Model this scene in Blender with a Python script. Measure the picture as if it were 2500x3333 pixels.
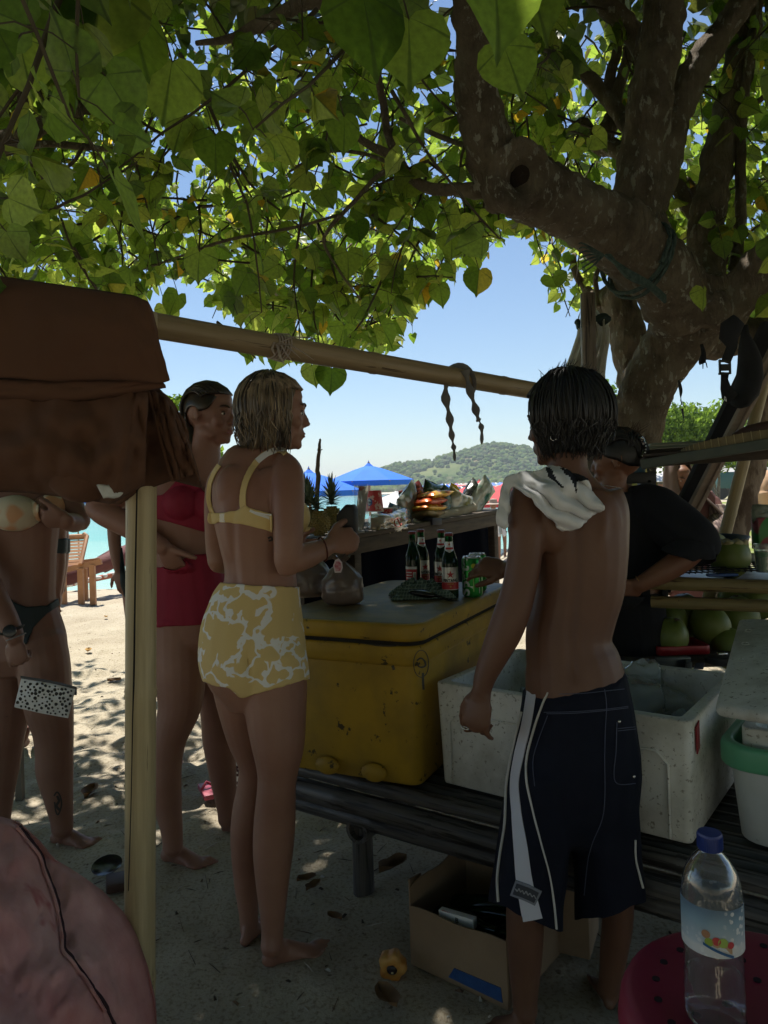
import bpy, bmesh, math, random
import numpy as np
from mathutils import Vector, Matrix, Quaternion, noise
from mathutils.bvhtree import BVHTree
random.seed(7); np.random.seed(7)
for o in list(bpy.data.objects): bpy.data.objects.remove(o)
SC = bpy.context.scene; COL = SC.collection
# ------------------------------------------------------------------ camera, sky, sun, exposure
F = 2407.0; HC = 1.36; ROLL = math.radians(1.8); CY = 1592.0
RX = Vector((math.cos(ROLL), 0, -math.sin(ROLL))); UP = Vector((math.sin(ROLL), 0, math.cos(ROLL))); FW = Vector((0, 1, 0))
CAMP = Vector((0, 0, HC))
cam = bpy.data.cameras.new('camera'); camo = bpy.data.objects.new('camera', cam); COL.objects.link(camo)
cam.sensor_fit = 'VERTICAL'; cam.sensor_height = 36.0; cam.lens = 36.0 * F / 3333.0
cam.shift_y = -(1666.5 - CY) / 3333.0
cam.clip_start = 0.05; cam.clip_end = 6000
camo.matrix_world = Matrix(((RX.x, UP.x, 0, 0), (0, 0, -1, 0), (RX.z, UP.z, 0, HC), (0, 0, 0, 1)))
SC.camera = camo
SUN_DIR = Vector((-0.16, 0.34, 0.93)).normalized()
W = bpy.data.worlds.new('World'); SC.world = W; W.use_nodes = True
wn = W.node_tree.nodes; wl = W.node_tree.links; wn.clear()
sky = wn.new('ShaderNodeTexSky'); sky.sky_type = 'NISHITA'; sky.sun_disc = False
sky.sun_elevation = math.asin(SUN_DIR.z); sky.sun_rotation = math.atan2(SUN_DIR.x, SUN_DIR.y)
sky.air_density = 1.1; sky.dust_density = 0.0; sky.ozone_density = 3.2; sky.altitude = 0
bg = wn.new('ShaderNodeBackground'); bg.inputs['Strength'].default_value = 0.076
wo = wn.new('ShaderNodeOutputWorld'); wl.new(sky.outputs[0], bg.inputs[0]); wl.new(bg.outputs[0], wo.inputs[0])
sl = bpy.data.lights.new('sun', 'SUN'); sl.energy = 4.4; sl.angle = math.radians(0.53); sl.color = (1.0, 0.95, 0.86)
so = bpy.data.objects.new('sun', sl); COL.objects.link(so); so.rotation_mode = 'QUATERNION'
so.rotation_quaternion = SUN_DIR.to_track_quat('Z', 'Y'); so.location = (0, 0, 20)
SC.view_settings.view_transform = 'Standard'; SC.view_settings.look = 'None'
SC.view_settings.exposure = 0.85; SC.view_settings.gamma = 1.0; SC.view_settings.use_curve_mapping = False
SC.cycles.max_bounces = 8; SC.cycles.diffuse_bounces = 4; SC.cycles.transparent_max_bounces = 12
SC.cycles.transmission_bounces = 8; SC.cycles.caustics_refractive = False; SC.cycles.caustics_reflective = False
SC.cycles.use_denoising = True
# ------------------------------------------------------------------ placing
def P(px, py, D):
    return CAMP + FW * D + RX * ((px - 1250) / F * D) + UP * ((CY - py) / F * D)
def proj(v):
    d = Vector(v) - CAMP; D = d.y
    return 1250 + d.dot(RX) / D * F, CY - d.dot(UP) / D * F, D
def GD(px, py, z=0.0):                       # distance at which the ray through a pixel meets height z
    s = (RX * ((px - 1250) / F) + UP * ((CY - py) / F)).z
    return (z - HC) / s
def G(px, py, z=0.0): return P(px, py, GD(px, py, z))
def sm(a, b, t):
    t = min(1, max(0, (t - a) / (b - a))); return t * t * (3 - 2 * t)
def interp(tab, x):
    if x <= tab[0][0]: return tab[0][1]
    for (a, b), (c, d) in zip(tab, tab[1:]):
        if x <= c: return b + (d - b) * (x - a) / (c - a)
    return tab[-1][1]
# ------------------------------------------------------------------ materials
class NT:
    def __init__(s, m): s.n = m.node_tree.nodes; s.l = m.node_tree.links
    def __call__(s, t, **k):
        nd = s.n.new('ShaderNode' + t)
        for a, b in k.items():
            if hasattr(nd, a): setattr(nd, a, b)
            else: nd.inputs[a].default_value = b
        return nd
def ramp(nt, fac, stops, inter='LINEAR'):
    r = nt('ValToRGB'); r.color_ramp.interpolation = inter; e = r.color_ramp.elements
    while len(e) < len(stops): e.new(0.5)
    for q, (p, c) in zip(e, stops):
        q.position = p; q.color = c if len(c) == 4 else (*c, 1)
    nt.l.new(fac, r.inputs[0]); return r.outputs[0]
def mat(name, col, rough=0.7, col2=None, scale=8.0, bump=0.0, bscale=None, bdist=0.01, stretch=(1, 1, 1), metal=0.0, spec=0.5,
        spots=None, spot_scale=20.0, spot_th=0.62, sub=0.0, trans=0.0, alpha=1.0, emit=None, thresh=(0.35, 0.65), coords='Object', sheen=0, detail=5.0, coat=0.0):
    m = bpy.data.materials.new(name); m.use_nodes = True; nt = NT(m); b = nt.n['Principled BSDF']
    b.inputs['Roughness'].default_value = rough; b.inputs['Metallic'].default_value = metal
    b.inputs['Specular IOR Level'].default_value = spec
    b.inputs['Base Color'].default_value = (*col, 1)
    tc = nt('TexCoord'); mp = nt('Mapping'); mp.inputs['Scale'].default_value = stretch; nt.l.new(tc.outputs[coords], mp.inputs[0])
    out = None
    if col2 or spots:
        n1 = nt('TexNoise', Scale=scale, Detail=detail, Roughness=0.6); nt.l.new(mp.outputs[0], n1.inputs['Vector'])
        out = ramp(nt, n1.outputs[0], [(thresh[0], col), (thresh[1], col2 or col)])
        if spots:
            n2 = nt('TexNoise', Scale=spot_scale, Detail=4.0, Roughness=0.65); nt.l.new(mp.outputs[0], n2.inputs['Vector'])
            f = ramp(nt, n2.outputs[0], [(spot_th, (0, 0, 0)), (spot_th + 0.05, (1, 1, 1))])
            mx = nt('MixRGB'); mx.inputs[2].default_value = (*spots, 1); nt.l.new(f, mx.inputs[0]); nt.l.new(out, mx.inputs[1]); out = mx.outputs[0]
        nt.l.new(out, b.inputs['Base Color'])
    if bump:
        n3 = nt('TexNoise', Scale=bscale or scale * 3, Detail=6.0, Roughness=0.65); nt.l.new(mp.outputs[0], n3.inputs['Vector'])
        bp = nt('Bump', Strength=bump, Distance=bdist); nt.l.new(n3.outputs[0], bp.inputs['Height']); nt.l.new(bp.outputs[0], b.inputs['Normal'])
    if sub:
        b.inputs['Subsurface Weight'].default_value = sub; b.inputs['Subsurface Radius'].default_value = (0.02, 0.008, 0.004); b.inputs['Subsurface Scale'].default_value = 0.5
    if trans: b.inputs['Transmission Weight'].default_value = trans
    if alpha < 1: b.inputs['Alpha'].default_value = alpha
    if sheen: b.inputs['Sheen Weight'].default_value = sheen
    if coat: b.inputs['Coat Weight'].default_value = coat
    m['nt'] = 1
    return m
def glass(name, col, rough=0.05, ior=1.45, thin=True, alpha=0.25):
    # thin clear plastic / glass: mostly see-through with a glossy skin
    m = bpy.data.materials.new(name); m.use_nodes = True; nt = NT(m); nt.n.clear()
    o = nt('OutputMaterial'); t = nt('BsdfTransparent'); t.inputs[0].default_value = (*col, 1)
    g = nt('BsdfGlossy', Roughness=rough); d = nt('BsdfDiffuse'); d.inputs[0].default_value = (*col, 1)
    lw = nt('LayerWeight', Blend=0.35); a = nt('MixShader'); c = nt('MixShader'); c.inputs[0].default_value = alpha
    nz = nt('TexNoise', Scale=9.0, Detail=3.0); bp = nt('Bump', Strength=0.5, Distance=0.01)
    tc = nt('TexCoord'); nt.l.new(tc.outputs['Object'], nz.inputs['Vector']); nt.l.new(nz.outputs[0], bp.inputs['Height']); nt.l.new(bp.outputs[0], g.inputs['Normal'])
    nt.l.new(t.outputs[0], c.inputs[1]); nt.l.new(d.outputs[0], c.inputs[2])
    nt.l.new(lw.outputs['Facing'], a.inputs[0]); nt.l.new(c.outputs[0], a.inputs[1]); nt.l.new(g.outputs[0], a.inputs[2]); nt.l.new(a.outputs[0], o.inputs[0])
    return m
# ------------------------------------------------------------------ mesh building
class MB:
    def __init__(s): s.v = []; s.f = []; s.m = []; s.cur = 0
    def add(s, vs, fs):
        b = len(s.v); s.v += [tuple(v) for v in vs]; s.f += [tuple(b + i for i in f) for f in fs]; s.m += [s.cur] * len(fs); return s
    def box(s, c, size, rot=None, taper=1.0):
        x, y, z = [q / 2 for q in size]; R = rot or Matrix.Identity(3)
        vs = []
        for k in (-1, 1):
            t = taper if k > 0 else 1
            for i, j in ((-1, -1), (1, -1), (1, 1), (-1, 1)): vs.append(Vector(c) + R @ Vector((i * x * t, j * y * t, k * z)))
        return s.add(vs, [(3, 2, 1, 0), (4, 5, 6, 7), (0, 1, 5, 4), (1, 2, 6, 5), (2, 3, 7, 6), (3, 0, 4, 7)])
    def tube(s, pts, rad, n=10, cap=True, flat=1.0, ref=None):
        pts = [Vector(p) for p in pts]; L = len(pts)
        if not hasattr(rad, '__len__'): rad = [rad] * L
        b = len(s.v); pn = None; vs = []
        for i, p in enumerate(pts):
            t = (pts[min(i + 1, L - 1)] - pts[max(i - 1, 0)]).normalized()
            if ref is not None: a = t.cross(Vector(ref))
            elif pn is None: a = t.cross(Vector((0, 0, 1)) if abs(t.z) < 0.9 else Vector((1, 0, 0)))
            else: a = pn - t * pn.dot(t)
            if a.length < 1e-6: a = t.orthogonal()
            a.normalize(); pn = a; c = a.cross(t)
            for k in range(n):
                q = 2 * math.pi * k / n
                vs.append(p + a * (rad[i] * math.cos(q)) + c * (rad[i] * flat * math.sin(q)))
        fs = []
        for i in range(L - 1):
            for k in range(n):
                fs.append((i * n + k, i * n + (k + 1) % n, (i + 1) * n + (k + 1) % n, (i + 1) * n + k))
        if cap: fs += [tuple(range(n - 1, -1, -1)), tuple((L - 1) * n + k for k in range(n))]
        return s.add(vs, fs)
    def lathe(s, prof, c=(0, 0, 0), n=24, rot=None, cap=True):
        R = rot or Matrix.Identity(3); vs = []; fs = []; L = len(prof)
        for r, z in prof:
            for k in range(n):
                q = 2 * math.pi * k / n; vs.append(Vector(c) + R @ Vector((r * math.cos(q), r * math.sin(q), z)))
        for i in range(L - 1):
            for k in range(n): fs.append((i * n + k, i * n + (k + 1) % n, (i + 1) * n + (k + 1) % n, (i + 1) * n + k))
        if cap: fs += [tuple(range(n - 1, -1, -1)), tuple((L - 1) * n + k for k in range(n))]
        return s.add(vs, fs)
    def ell(s, c, r, rot=None, n=16, m=10):
        prof = []
        R = rot or Matrix.Identity(3); vs = []; fs = []
        vs.append(Vector(c) + R @ Vector((0, 0, -r[2])))
        for j in range(1, m):
            a = -math.pi / 2 + math.pi * j / m
            for k in range(n):
                q = 2 * math.pi * k / n
                vs.append(Vector(c) + R @ Vector((r[0] * math.cos(a) * math.cos(q), r[1] * math.cos(a) * math.sin(q), r[2] * math.sin(a))))
        vs.append(Vector(c) + R @ Vector((0, 0, r[2])))
        for k in range(n): fs.append((0, 1 + (k + 1) % n, 1 + k))
        for j in range(m - 2):
            for k in range(n): a = 1 + j * n; fs.append((a + k, a + (k + 1) % n, a + n + (k + 1) % n, a + n + k))
        a = 1 + (m - 2) * n; e = len(vs) - 1
        for k in range(n): fs.append((a + k, a + (k + 1) % n, e))
        return s.add(vs, fs)
    def prism(s, poly, off):
        poly = [Vector(p) for p in poly]; off = Vector(off); n = len(poly)
        vs = poly + [p + off for p in poly]
        fs = [tuple(range(n - 1, -1, -1)), tuple(range(n, 2 * n))] + [(i, (i + 1) % n, n + (i + 1) % n, n + i) for i in range(n)]
        return s.add(vs, fs)
    def grid(s, fn, nu, nv):
        vs = [fn(i / nu, j / nv) for j in range(nv + 1) for i in range(nu + 1)]
        fs = [(j * (nu + 1) + i, j * (nu + 1) + i + 1, (j + 1) * (nu + 1) + i + 1, (j + 1) * (nu + 1) + i) for j in range(nv) for i in range(nu)]
        return s.add(vs, fs)
    def build(s, name, mats, parent=None, smooth=True, bevel=0, seg=2, solid=0, subd=0, base=None, angle=40, weld=False):
        me = bpy.data.meshes.new(name)
        off = Vector((0, 0, 0))
        if parent is not None: off = Vector(parent.get('base', (0, 0, 0)))
        elif base is not None: off = Vector(base)
        else:
            a = np.array(s.v); off = Vector(((a[:, 0].min() + a[:, 0].max()) / 2, (a[:, 1].min() + a[:, 1].max()) / 2, a[:, 2].min()))
        me.from_pydata([(v[0] - off.x, v[1] - off.y, v[2] - off.z) for v in s.v], [], s.f)
        if not isinstance(mats, (list, tuple)): mats = [mats]
        for q in mats: me.materials.append(q)
        me.polygons.foreach_set('material_index', s.m)
        o = bpy.data.objects.new(name, me); COL.objects.link(o)
        if parent is not None: o.parent = parent; o['base'] = tuple(off)
        else: o.location = off; o['base'] = tuple(off)
        bm = bmesh.new(); bm.from_mesh(me)
        if weld: bmesh.ops.remove_doubles(bm, verts=bm.verts, dist=1e-4)
        bmesh.ops.recalc_face_normals(bm, faces=bm.faces); bm.to_mesh(me); bm.free()
        if solid: q = o.modifiers.new('s', 'SOLIDIFY'); q.thickness = solid; q.offset = 0
        if bevel: q = o.modifiers.new('b', 'BEVEL'); q.width = bevel; q.segments = seg; q.limit_method = 'ANGLE'; q.angle_limit = math.radians(35)
        if subd: q = o.modifiers.new('u', 'SUBSURF'); q.levels = q.render_levels = subd
        if solid or bevel or subd: bake(o)
        if smooth:
            o.data.polygons.foreach_set('use_smooth', [True] * len(o.data.polygons))
            if angle < 180: o.data.set_sharp_from_angle(angle=math.radians(angle))
        return o
def bake(o):
    dg = bpy.context.evaluated_depsgraph_get(); dg.update()
    me = bpy.data.meshes.new_from_object(o.evaluated_get(dg)); old = o.data; nm = old.name
    o.modifiers.clear(); o.data = me; bpy.data.meshes.remove(old); me.name = nm
def remesh(o, vox, smooth=4, fac=0.5):
    q = o.modifiers.new('r', 'REMESH'); q.mode = 'VOXEL'; q.voxel_size = vox; q.adaptivity = 0
    if smooth: q = o.modifiers.new('s', 'SMOOTH'); q.iterations = smooth; q.factor = fac
    bake(o); o.data.polygons.foreach_set('use_smooth', [True] * len(o.data.polygons))
def tag(o, label=None, cat=None, group=None, kind=None):
    if label: o['label'] = label
    if cat: o['category'] = cat
    if group: o['group'] = group
    if kind: o['kind'] = kind
    return o
def thing(name, base, label, cat, group=None):
    o = bpy.data.objects.new(name, None); COL.objects.link(o); o.location = base; o['base'] = tuple(base); o.empty_display_size = 0.05
    return tag(o, label, cat, group)
def copy_tree(o, parent=None, loc=None, rotz=None, label=None):
    c = o.copy(); COL.objects.link(c)
    if parent is not None: c.parent = parent
    if loc is not None: c.location = loc; c['base'] = tuple(loc)
    if rotz is not None: c.rotation_euler = (0, 0, rotz)
    if label: c['label'] = label
    for ch in list(o.children): copy_tree(ch, c)
    return c
def spline(pts, n=6):                        # Catmull-Rom through tuples
    out = []; q = [pts[0]] + list(pts) + [pts[-1]]
    for i in range(1, len(q) - 2):
        for k in range(n):
            t = k / n
            out.append(tuple(0.5 * ((2 * b) + (-a + c) * t + (2 * a - 5 * b + 4 * c - d) * t * t + (-a + 3 * b - 3 * c + d) * t ** 3)
                             for a, b, c, d in zip(q[i - 1], q[i], q[i + 1], q[i + 2])))
    out.append(tuple(pts[-1])); return out
def ptube(mb, pts, n=12, sub=4, jit=0, **k):       # pts (px,py,D,halfwidth px)
    s = spline(pts, sub)
    ps = [P(a, b, c) for a, b, c, d in s]; rs = [max(0.001, d * c / F) for a, b, c, d in s]
    if jit: ps = [p + Vector((random.uniform(-jit, jit), random.uniform(-jit, jit), random.uniform(-jit, jit))) * r for p, r in zip(ps, rs)]
    mb.tube(ps, rs, n, **k); return ps
def bamboo(name, p0, p1, r0, r1, m, parent=None, nodes=None, label=None, cat=None, bend=0, seed=0, split=False):
    p0, p1 = Vector(p0), Vector(p1); L = (p1 - p0).length; mb = MB(); rs = random.Random(seed)
    zs = nodes or [i * 0.32 + rs.uniform(-.03, .03) for i in range(1, int(L / 0.32) + 1)]
    prof = [(0, .0)]
    for z in zs:
        if 0.03 < z < L - 0.03: prof += [(z - .012, 0), (z - .004, .07), (z + .001, .03), (z + .006, .06), (z + .016, 0)]
    prof.append((L, 0)); n = 20; vs = []; fs = []
    for i, (z, e) in enumerate(prof):
        t = z / L; r = (r0 + (r1 - r0) * t) * (1 + e)
        for k in range(n):
            q = 2 * math.pi * k / n; vs.append((r * math.cos(q) + bend * math.sin(math.pi * t), r * math.sin(q), z))
    Lp = len(prof)
    for i in range(Lp - 1):
        for k in range(n): fs.append((i * n + k, i * n + (k + 1) % n, (i + 1) * n + (k + 1) % n, (i + 1) * n + k))
    # hollow ends
    mb.add(vs, fs)
    for end, z, r in ((0, 0, r0), ((Lp - 1) * n, L, r1)):
        b = len(mb.v); dz = 0.03 if end == 0 else -0.03
        ring = [(0.72 * r * math.cos(2 * math.pi * k / n), 0.72 * r * math.sin(2 * math.pi * k / n), z) for k in range(n)]
        ring2 = [(x, y, z + dz) for x, y, _ in ring]
        mb.v += ring + ring2
        for k in range(n):
            mb.f.append((end + k, end + (k + 1) % n, b + (k + 1) % n, b + k)); mb.m.append(0)
            mb.f.append((b + k, b + (k + 1) % n, b + n + (k + 1) % n, b + n + k)); mb.m.append(0)
        mb.f.append(tuple(b + n + k for k in range(n))); mb.m.append(0)
    o = mb.build(name, m, None, base=(0, 0, 0), angle=50)
    d = (p1 - p0).normalized(); off = Vector(parent['base']) if parent is not None else Vector((0, 0, 0))
    o.rotation_mode = 'QUATERNION'; o.rotation_quaternion = d.to_track_quat('Z', 'Y'); o.location = p0 - off
    if parent is not None: o.parent = parent
    if label: tag(o, label, cat)
    return o
def text_obj(name, txt, size, m, parent=None, depth=0.0006, xf=None, bold=0.0, wrap=None, sx=1.0):
    cu = bpy.data.curves.new(name, 'FONT'); cu.body = txt; cu.size = size; cu.align_x = 'CENTER'; cu.align_y = 'CENTER'; cu.extrude = depth; cu.offset = bold
    t = bpy.data.objects.new(name, cu); COL.objects.link(t); dg = bpy.context.evaluated_depsgraph_get(); dg.update()
    me = bpy.data.meshes.new_from_object(t.evaluated_get(dg)); bpy.data.objects.remove(t); me.materials.append(m); me.name = name
    o = bpy.data.objects.new(name, me); COL.objects.link(o)
    off = Vector(parent['base']) if parent is not None else Vector((0, 0, 0))
    for v in me.vertices:
        q = Vector((v.co.x * sx, v.co.y, v.co.z)); v.co = Vector(xf(q)) - off
    if parent is not None: o.parent = parent
    return o
# ------------------------------------------------------------------ ground, sea, hill
M = {}
def sand_mat():
    m = bpy.data.materials.new('sand'); m.use_nodes = True; nt = NT(m); b = nt.n['Principled BSDF']; b.inputs['Roughness'].default_value = 0.95; b.inputs['Specular IOR Level'].default_value = 0.15
    tc = nt('TexCoord')
    n1 = nt('TexNoise', Scale=1.3, Detail=8.0, Roughness=0.6); nt.l.new(tc.outputs['Object'], n1.inputs['Vector'])
    c1 = ramp(nt, n1.outputs[0], [(0.3, (0.40, 0.34, 0.25)), (0.7, (0.52, 0.46, 0.35))])
    n2 = nt('TexNoise', Scale=90.0, Detail=3.0); nt.l.new(tc.outputs['Object'], n2.inputs['Vector'])
    c2 = ramp(nt, n2.outputs[0], [(0.30, (0.62, 0.58, 0.52)), (0.5, (1, 1, 1))])
    mx = nt('MixRGB', blend_type='MULTIPLY'); mx.inputs[0].default_value = 1; nt.l.new(c1, mx.inputs[1]); nt.l.new(c2, mx.inputs[2])
    # litter specks
    v = nt('TexNoise', Scale=24.0, Detail=2.0); nt.l.new(tc.outputs['Object'], v.inputs['Vector'])
    f = ramp(nt, v.outputs[0], [(0.70, (0, 0, 0)), (0.73, (0.75, 0.75, 0.75))]); mx2 = nt('MixRGB'); mx2.inputs[2].default_value = (0.10, 0.07, 0.045, 1)
    nt.l.new(f, mx2.inputs[0]); nt.l.new(mx.outputs[0], mx2.inputs[1])
    # grass patches far on the land side
    sx = nt('SeparateXYZ'); nt.l.new(tc.outputs['Object'], sx.inputs[0])
    n4 = nt('TexNoise', Scale=0.35, Detail=6.0, Roughness=0.7); nt.l.new(tc.outputs['Object'], n4.inputs['Vector'])
    g1 = nt('MapRange'); g1.inputs[1].default_value = 7; g1.inputs[2].default_value = 13; nt.l.new(sx.outputs[1], g1.inputs[0])
    sl_ = nt('Math', operation='MULTIPLY_ADD'); sl_.inputs[1].default_value = -0.38; sl_.inputs[2].default_value = 0.4; nt.l.new(sx.outputs[1], sl_.inputs[0])
    ad = nt('Math', operation='ADD'); nt.l.new(sx.outputs[0], ad.inputs[0]); nt.l.new(sl_.outputs[0], ad.inputs[1])
    g2 = nt('MapRange'); g2.inputs[1].default_value = 0; g2.inputs[2].default_value = 1.5; nt.l.new(ad.outputs[0], g2.inputs[0])
    gg = ramp(nt, n4.outputs[0], [(0.44, (0, 0, 0)), (0.54, (1, 1, 1))])
    q1 = nt('Math', operation='MULTIPLY'); q2 = nt('Math', operation='MULTIPLY'); nt.l.new(g1.outputs[0], q1.inputs[0]); nt.l.new(g2.outputs[0], q1.inputs[1]); nt.l.new(q1.outputs[0], q2.inputs[0]); nt.l.new(gg, q2.inputs[1])
    n5 = nt('TexNoise', Scale=14.0, Detail=4.0); nt.l.new(tc.outputs['Object'], n5.inputs['Vector'])
    gc = ramp(nt, n5.outputs[0], [(0.3, (0.10, 0.15, 0.03)), (0.7, (0.26, 0.30, 0.08))])
    mx3 = nt('MixRGB'); nt.l.new(q2.outputs[0], mx3.inputs[0]); nt.l.new(mx2.outputs[0], mx3.inputs[1]); nt.l.new(gc, mx3.inputs[2])
    nt.l.new(mx3.outputs[0], b.inputs['Base Color'])
    n3 = nt('TexNoise', Scale=38.0, Detail=9.0, Roughness=0.7); nt.l.new(tc.outputs['Object'], n3.inputs['Vector'])
    bp = nt('Bump', Strength=0.6, Distance=0.03); nt.l.new(n3.outputs[0], bp.inputs['Height']); nt.l.new(bp.outputs[0], b.inputs['Normal'])
    return m
M['sand'] = sand_mat()
def sea_side(x, y):      # 1 on the water side
    return sm(0.0, 3.0, (0.20 * y + 1.0) - x)
def gz(x, y):
    s = sm(9.0, 22.0, y) * sea_side(x, y)
    z = -1.15 * s
    if y > 22: z -= min(3, (y - 22) * 0.06) * sea_side(x, y)
    if y > 16: z += 0.5 * sm(16, 40, y) * (1 - sea_side(x, y))
    return z
feet_marks = []
def gdet(x, y):
    w = 1 - sm(9, 22, y)
    p = Vector((x * 4.2, y * 4.2, 3.1))
    n = noise.noise(p) * 0.5 + noise.noise(p * 2.3) * 0.32 + 0.12 * noise.noise(p * 5.1)
    # deeper trampled prints away from the stall
    k = 0.034 + 0.020 * sm(2.6, 4.2, y)
    cell = noise.voronoi(Vector((x * 3.3, y * 3.3, 0)))[0][0]
    n -= 0.55 * (1 - sm(0.1, 0.42, cell)) * (0.45 + 0.55 * sm(2.4, 3.6, y))
    return n * k * w
xs = [-400, -200, -100, -50, -25, -14, -9, -6.5]; x = -5.0
while x < 5.0: xs.append(x); x += 0.035
xs += [6.5, 9, 14, 25, 50, 100, 200, 400]
ys = [-30, -8, -3, -1]; y = 0.4
while y < 4.5: ys.append(y); y += 0.03
while y < 24: ys.append(y); y += 0.03 * (y / 4.5) ** 1.6
while y < 900: ys.append(y); y *= 1.25
ys.append(1500)
mb = MB(); nx = len(xs)
for yy in ys:
    for xx in xs:
        z = gz(xx, yy) + (gdet(xx, yy) if abs(xx) < 5.1 and yy > 0.3 else 0)
        mb.v.append((xx, yy, z))
for j in range(len(ys) - 1):
    for i in range(nx - 1): mb.f.append((j * nx + i, j * nx + i + 1, (j + 1) * nx + i + 1, (j + 1) * nx + i))
mb.m = [0] * len(mb.f)
ground = mb.build('ground', M['sand'], base=(0, 0, 0), angle=180); tag(ground, 'pale trampled beach sand with leaf litter', None, None, 'structure')
def sea_mat():
    m = bpy.data.materials.new('sea_water'); m.use_nodes = True; nt = NT(m); b = nt.n['Principled BSDF']; b.inputs['Roughness'].default_value = 0.12; b.inputs['IOR'].default_value = 1.33
    tc = nt('TexCoord'); sx = nt('SeparateXYZ'); nt.l.new(tc.outputs['Object'], sx.inputs[0])
    n0 = nt('TexNoise', Scale=0.05, Detail=4.0); mp0 = nt('Mapping'); mp0.inputs['Scale'].default_value = (0.4, 1.6, 1); nt.l.new(tc.outputs['Object'], mp0.inputs[0]); nt.l.new(mp0.outputs[0], n0.inputs['Vector'])
    md = nt('Math', operation='MULTIPLY_ADD'); md.inputs[1].default_value = 40; nt.l.new(n0.outputs[0], md.inputs[0]); nt.l.new(sx.outputs[1], md.inputs[2])
    mr = nt('MapRange'); mr.inputs[1].default_value = 40; mr.inputs[2].default_value = 400; nt.l.new(md.outputs[0], mr.inputs[0])
    c = ramp(nt, mr.outputs[0], [(0.0, (0.40, 0.62, 0.52)), (0.06, (0.13, 0.46, 0.42)), (0.35, (0.05, 0.32, 0.36)), (1.0, (0.03, 0.17, 0.27))])
    nt.l.new(c, b.inputs['Base Color'])
    n = nt('TexNoise', Scale=1.2, Detail=6.0, Roughness=0.6); mp = nt('Mapping'); mp.inputs['Scale'].default_value = (0.5, 1.6, 1); nt.l.new(tc.outputs['Object'], mp.inputs[0]); nt.l.new(mp.outputs[0], n.inputs['Vector'])
    bp = nt('Bump', Strength=0.5, Distance=0.25); nt.l.new(n.outputs[0], bp.inputs['Height']); nt.l.new(bp.outputs[0], b.inputs['Normal'])
    return m
mb = MB(); mb.add([(-1500, 14, -1.0), (1500, 14, -1.0), (1500, 1490, -1.0), (-1500, 1490, -1.0)], [(0, 1, 2, 3)])
tag(mb.build('sea', sea_mat(), base=(0, 0, 0)), 'turquoise sea with a pale shallow edge', None, None, 'structure')
# hill across the bay
HILL = [(-900, 1625), (200, 1618), (700, 1610), (860, 1606), (1000, 1600), (1120, 1580), (1250, 1540), (1400, 1514), (1480, 1492), (1560, 1468), (1640, 1460), (1700, 1470), (1740, 1486), (1900, 1520), (2100, 1550), (2300, 1560), (2700, 1570), (3600, 1580)]
HD = 420.0
def hill_h(x, y):
    px, _, _ = proj((x, HD, 0)); zt = P(px, interp(HILL, px), HD).z + 1.2
    t = sm(330, 430, y) * (1 - sm(430, 620, y) * 0.9)
    u = Vector((x * 0.02, y * 0.02, 0))
    return -1.6 + max(0, zt) * t * (1 + 0.10 * noise.noise(u)) + 3.0 * sm(318, 345, y) + 1.2 * noise.noise(u * 3) * t
mb = MB(); hx = np.arange(-420, 520, 5.0); hy = np.arange(312, 640, 6.0)
for yy in hy:
    for xx in hx: mb.v.append((xx, yy, hill_h(xx, yy) if yy > 313 else -3))
nx = len(hx)
for j in range(len(hy) - 1):
    for i in range(nx - 1): mb.f.append((j * nx + i, j * nx + i + 1, (j + 1) * nx + i + 1, (j + 1) * nx + i)); mb.m.append(0)
hm = mat('hill_scrub', (0.065, 0.10, 0.03), 1.0, (0.15, 0.17, 0.06), scale=0.035, thresh=(0.42, 0.60), spots=(0.33, 0.24, 0.14), spot_scale=0.018, spot_th=0.60, spec=0.1)
tag(mb.build('hill', hm, base=(0, 0, 0), angle=180), 'green scrubby hill across the bay', None, None, 'structure')
# wood and scrub on the hill: bushy clumps
def clump_mesh(seed, n=7, m=5):
    rs = random.Random(seed); b = MB(); b.ell((0, 0, 0), (1, 1, 0.8), n=n, m=m)
    return [Vector(v) * (1 + 0.30 * noise.noise(Vector(v) * 1.7 + Vector((seed, 0, 0))) + 0.22 * noise.noise(Vector(v) * 4.1 + Vector((seed, 5, 0)))) for v in b.v], b.f
cl = [clump_mesh(i) for i in range(5)]
mb = MB(); rs = random.Random(3)
for i in range(17000):
    y = 322 + 110 * rs.random() ** 1.4; x = rs.uniform(-150, 420)
    dens = noise.noise(Vector((x * 0.018, y * 0.03, 1))) + (0.8 if y < 352 else 0.5)
    if dens < rs.uniform(-0.25, 0.35): continue
    s = rs.uniform(0.6, 1.9) * (1.6 if y < 352 else 1.0); v, f = rs.choice(cl); a = rs.random() * 6.28; ca, sa = math.cos(a), math.sin(a)
    z = hill_h(x, y) + s * 0.4; hs = rs.uniform(0.8, 1.5)
    mb.cur = rs.choice((0, 0, 1, 2))
    mb.add([(x + s * (p.x * ca - p.y * sa), y + s * (p.x * sa + p.y * ca), z + s * hs * p.z) for p in v], f)
fm = [mat('hill_tree_a', (0.035, 0.070, 0.018), 1, (0.085, 0.135, 0.035), scale=0.7, spec=0.1), mat('hill_tree_b', (0.055, 0.10, 0.02), 1, (0.15, 0.19, 0.05), scale=0.7, spec=0.1), mat('hill_tree_c', (0.05, 0.085, 0.03), 1, (0.14, 0.15, 0.07), scale=0.7, spec=0.1)]
tag(mb.build('hillside_wood', fm, base=(0, 0, 0), angle=180), 'dense green scrub and palms covering the far hill', None, None, 'stuff')
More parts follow.
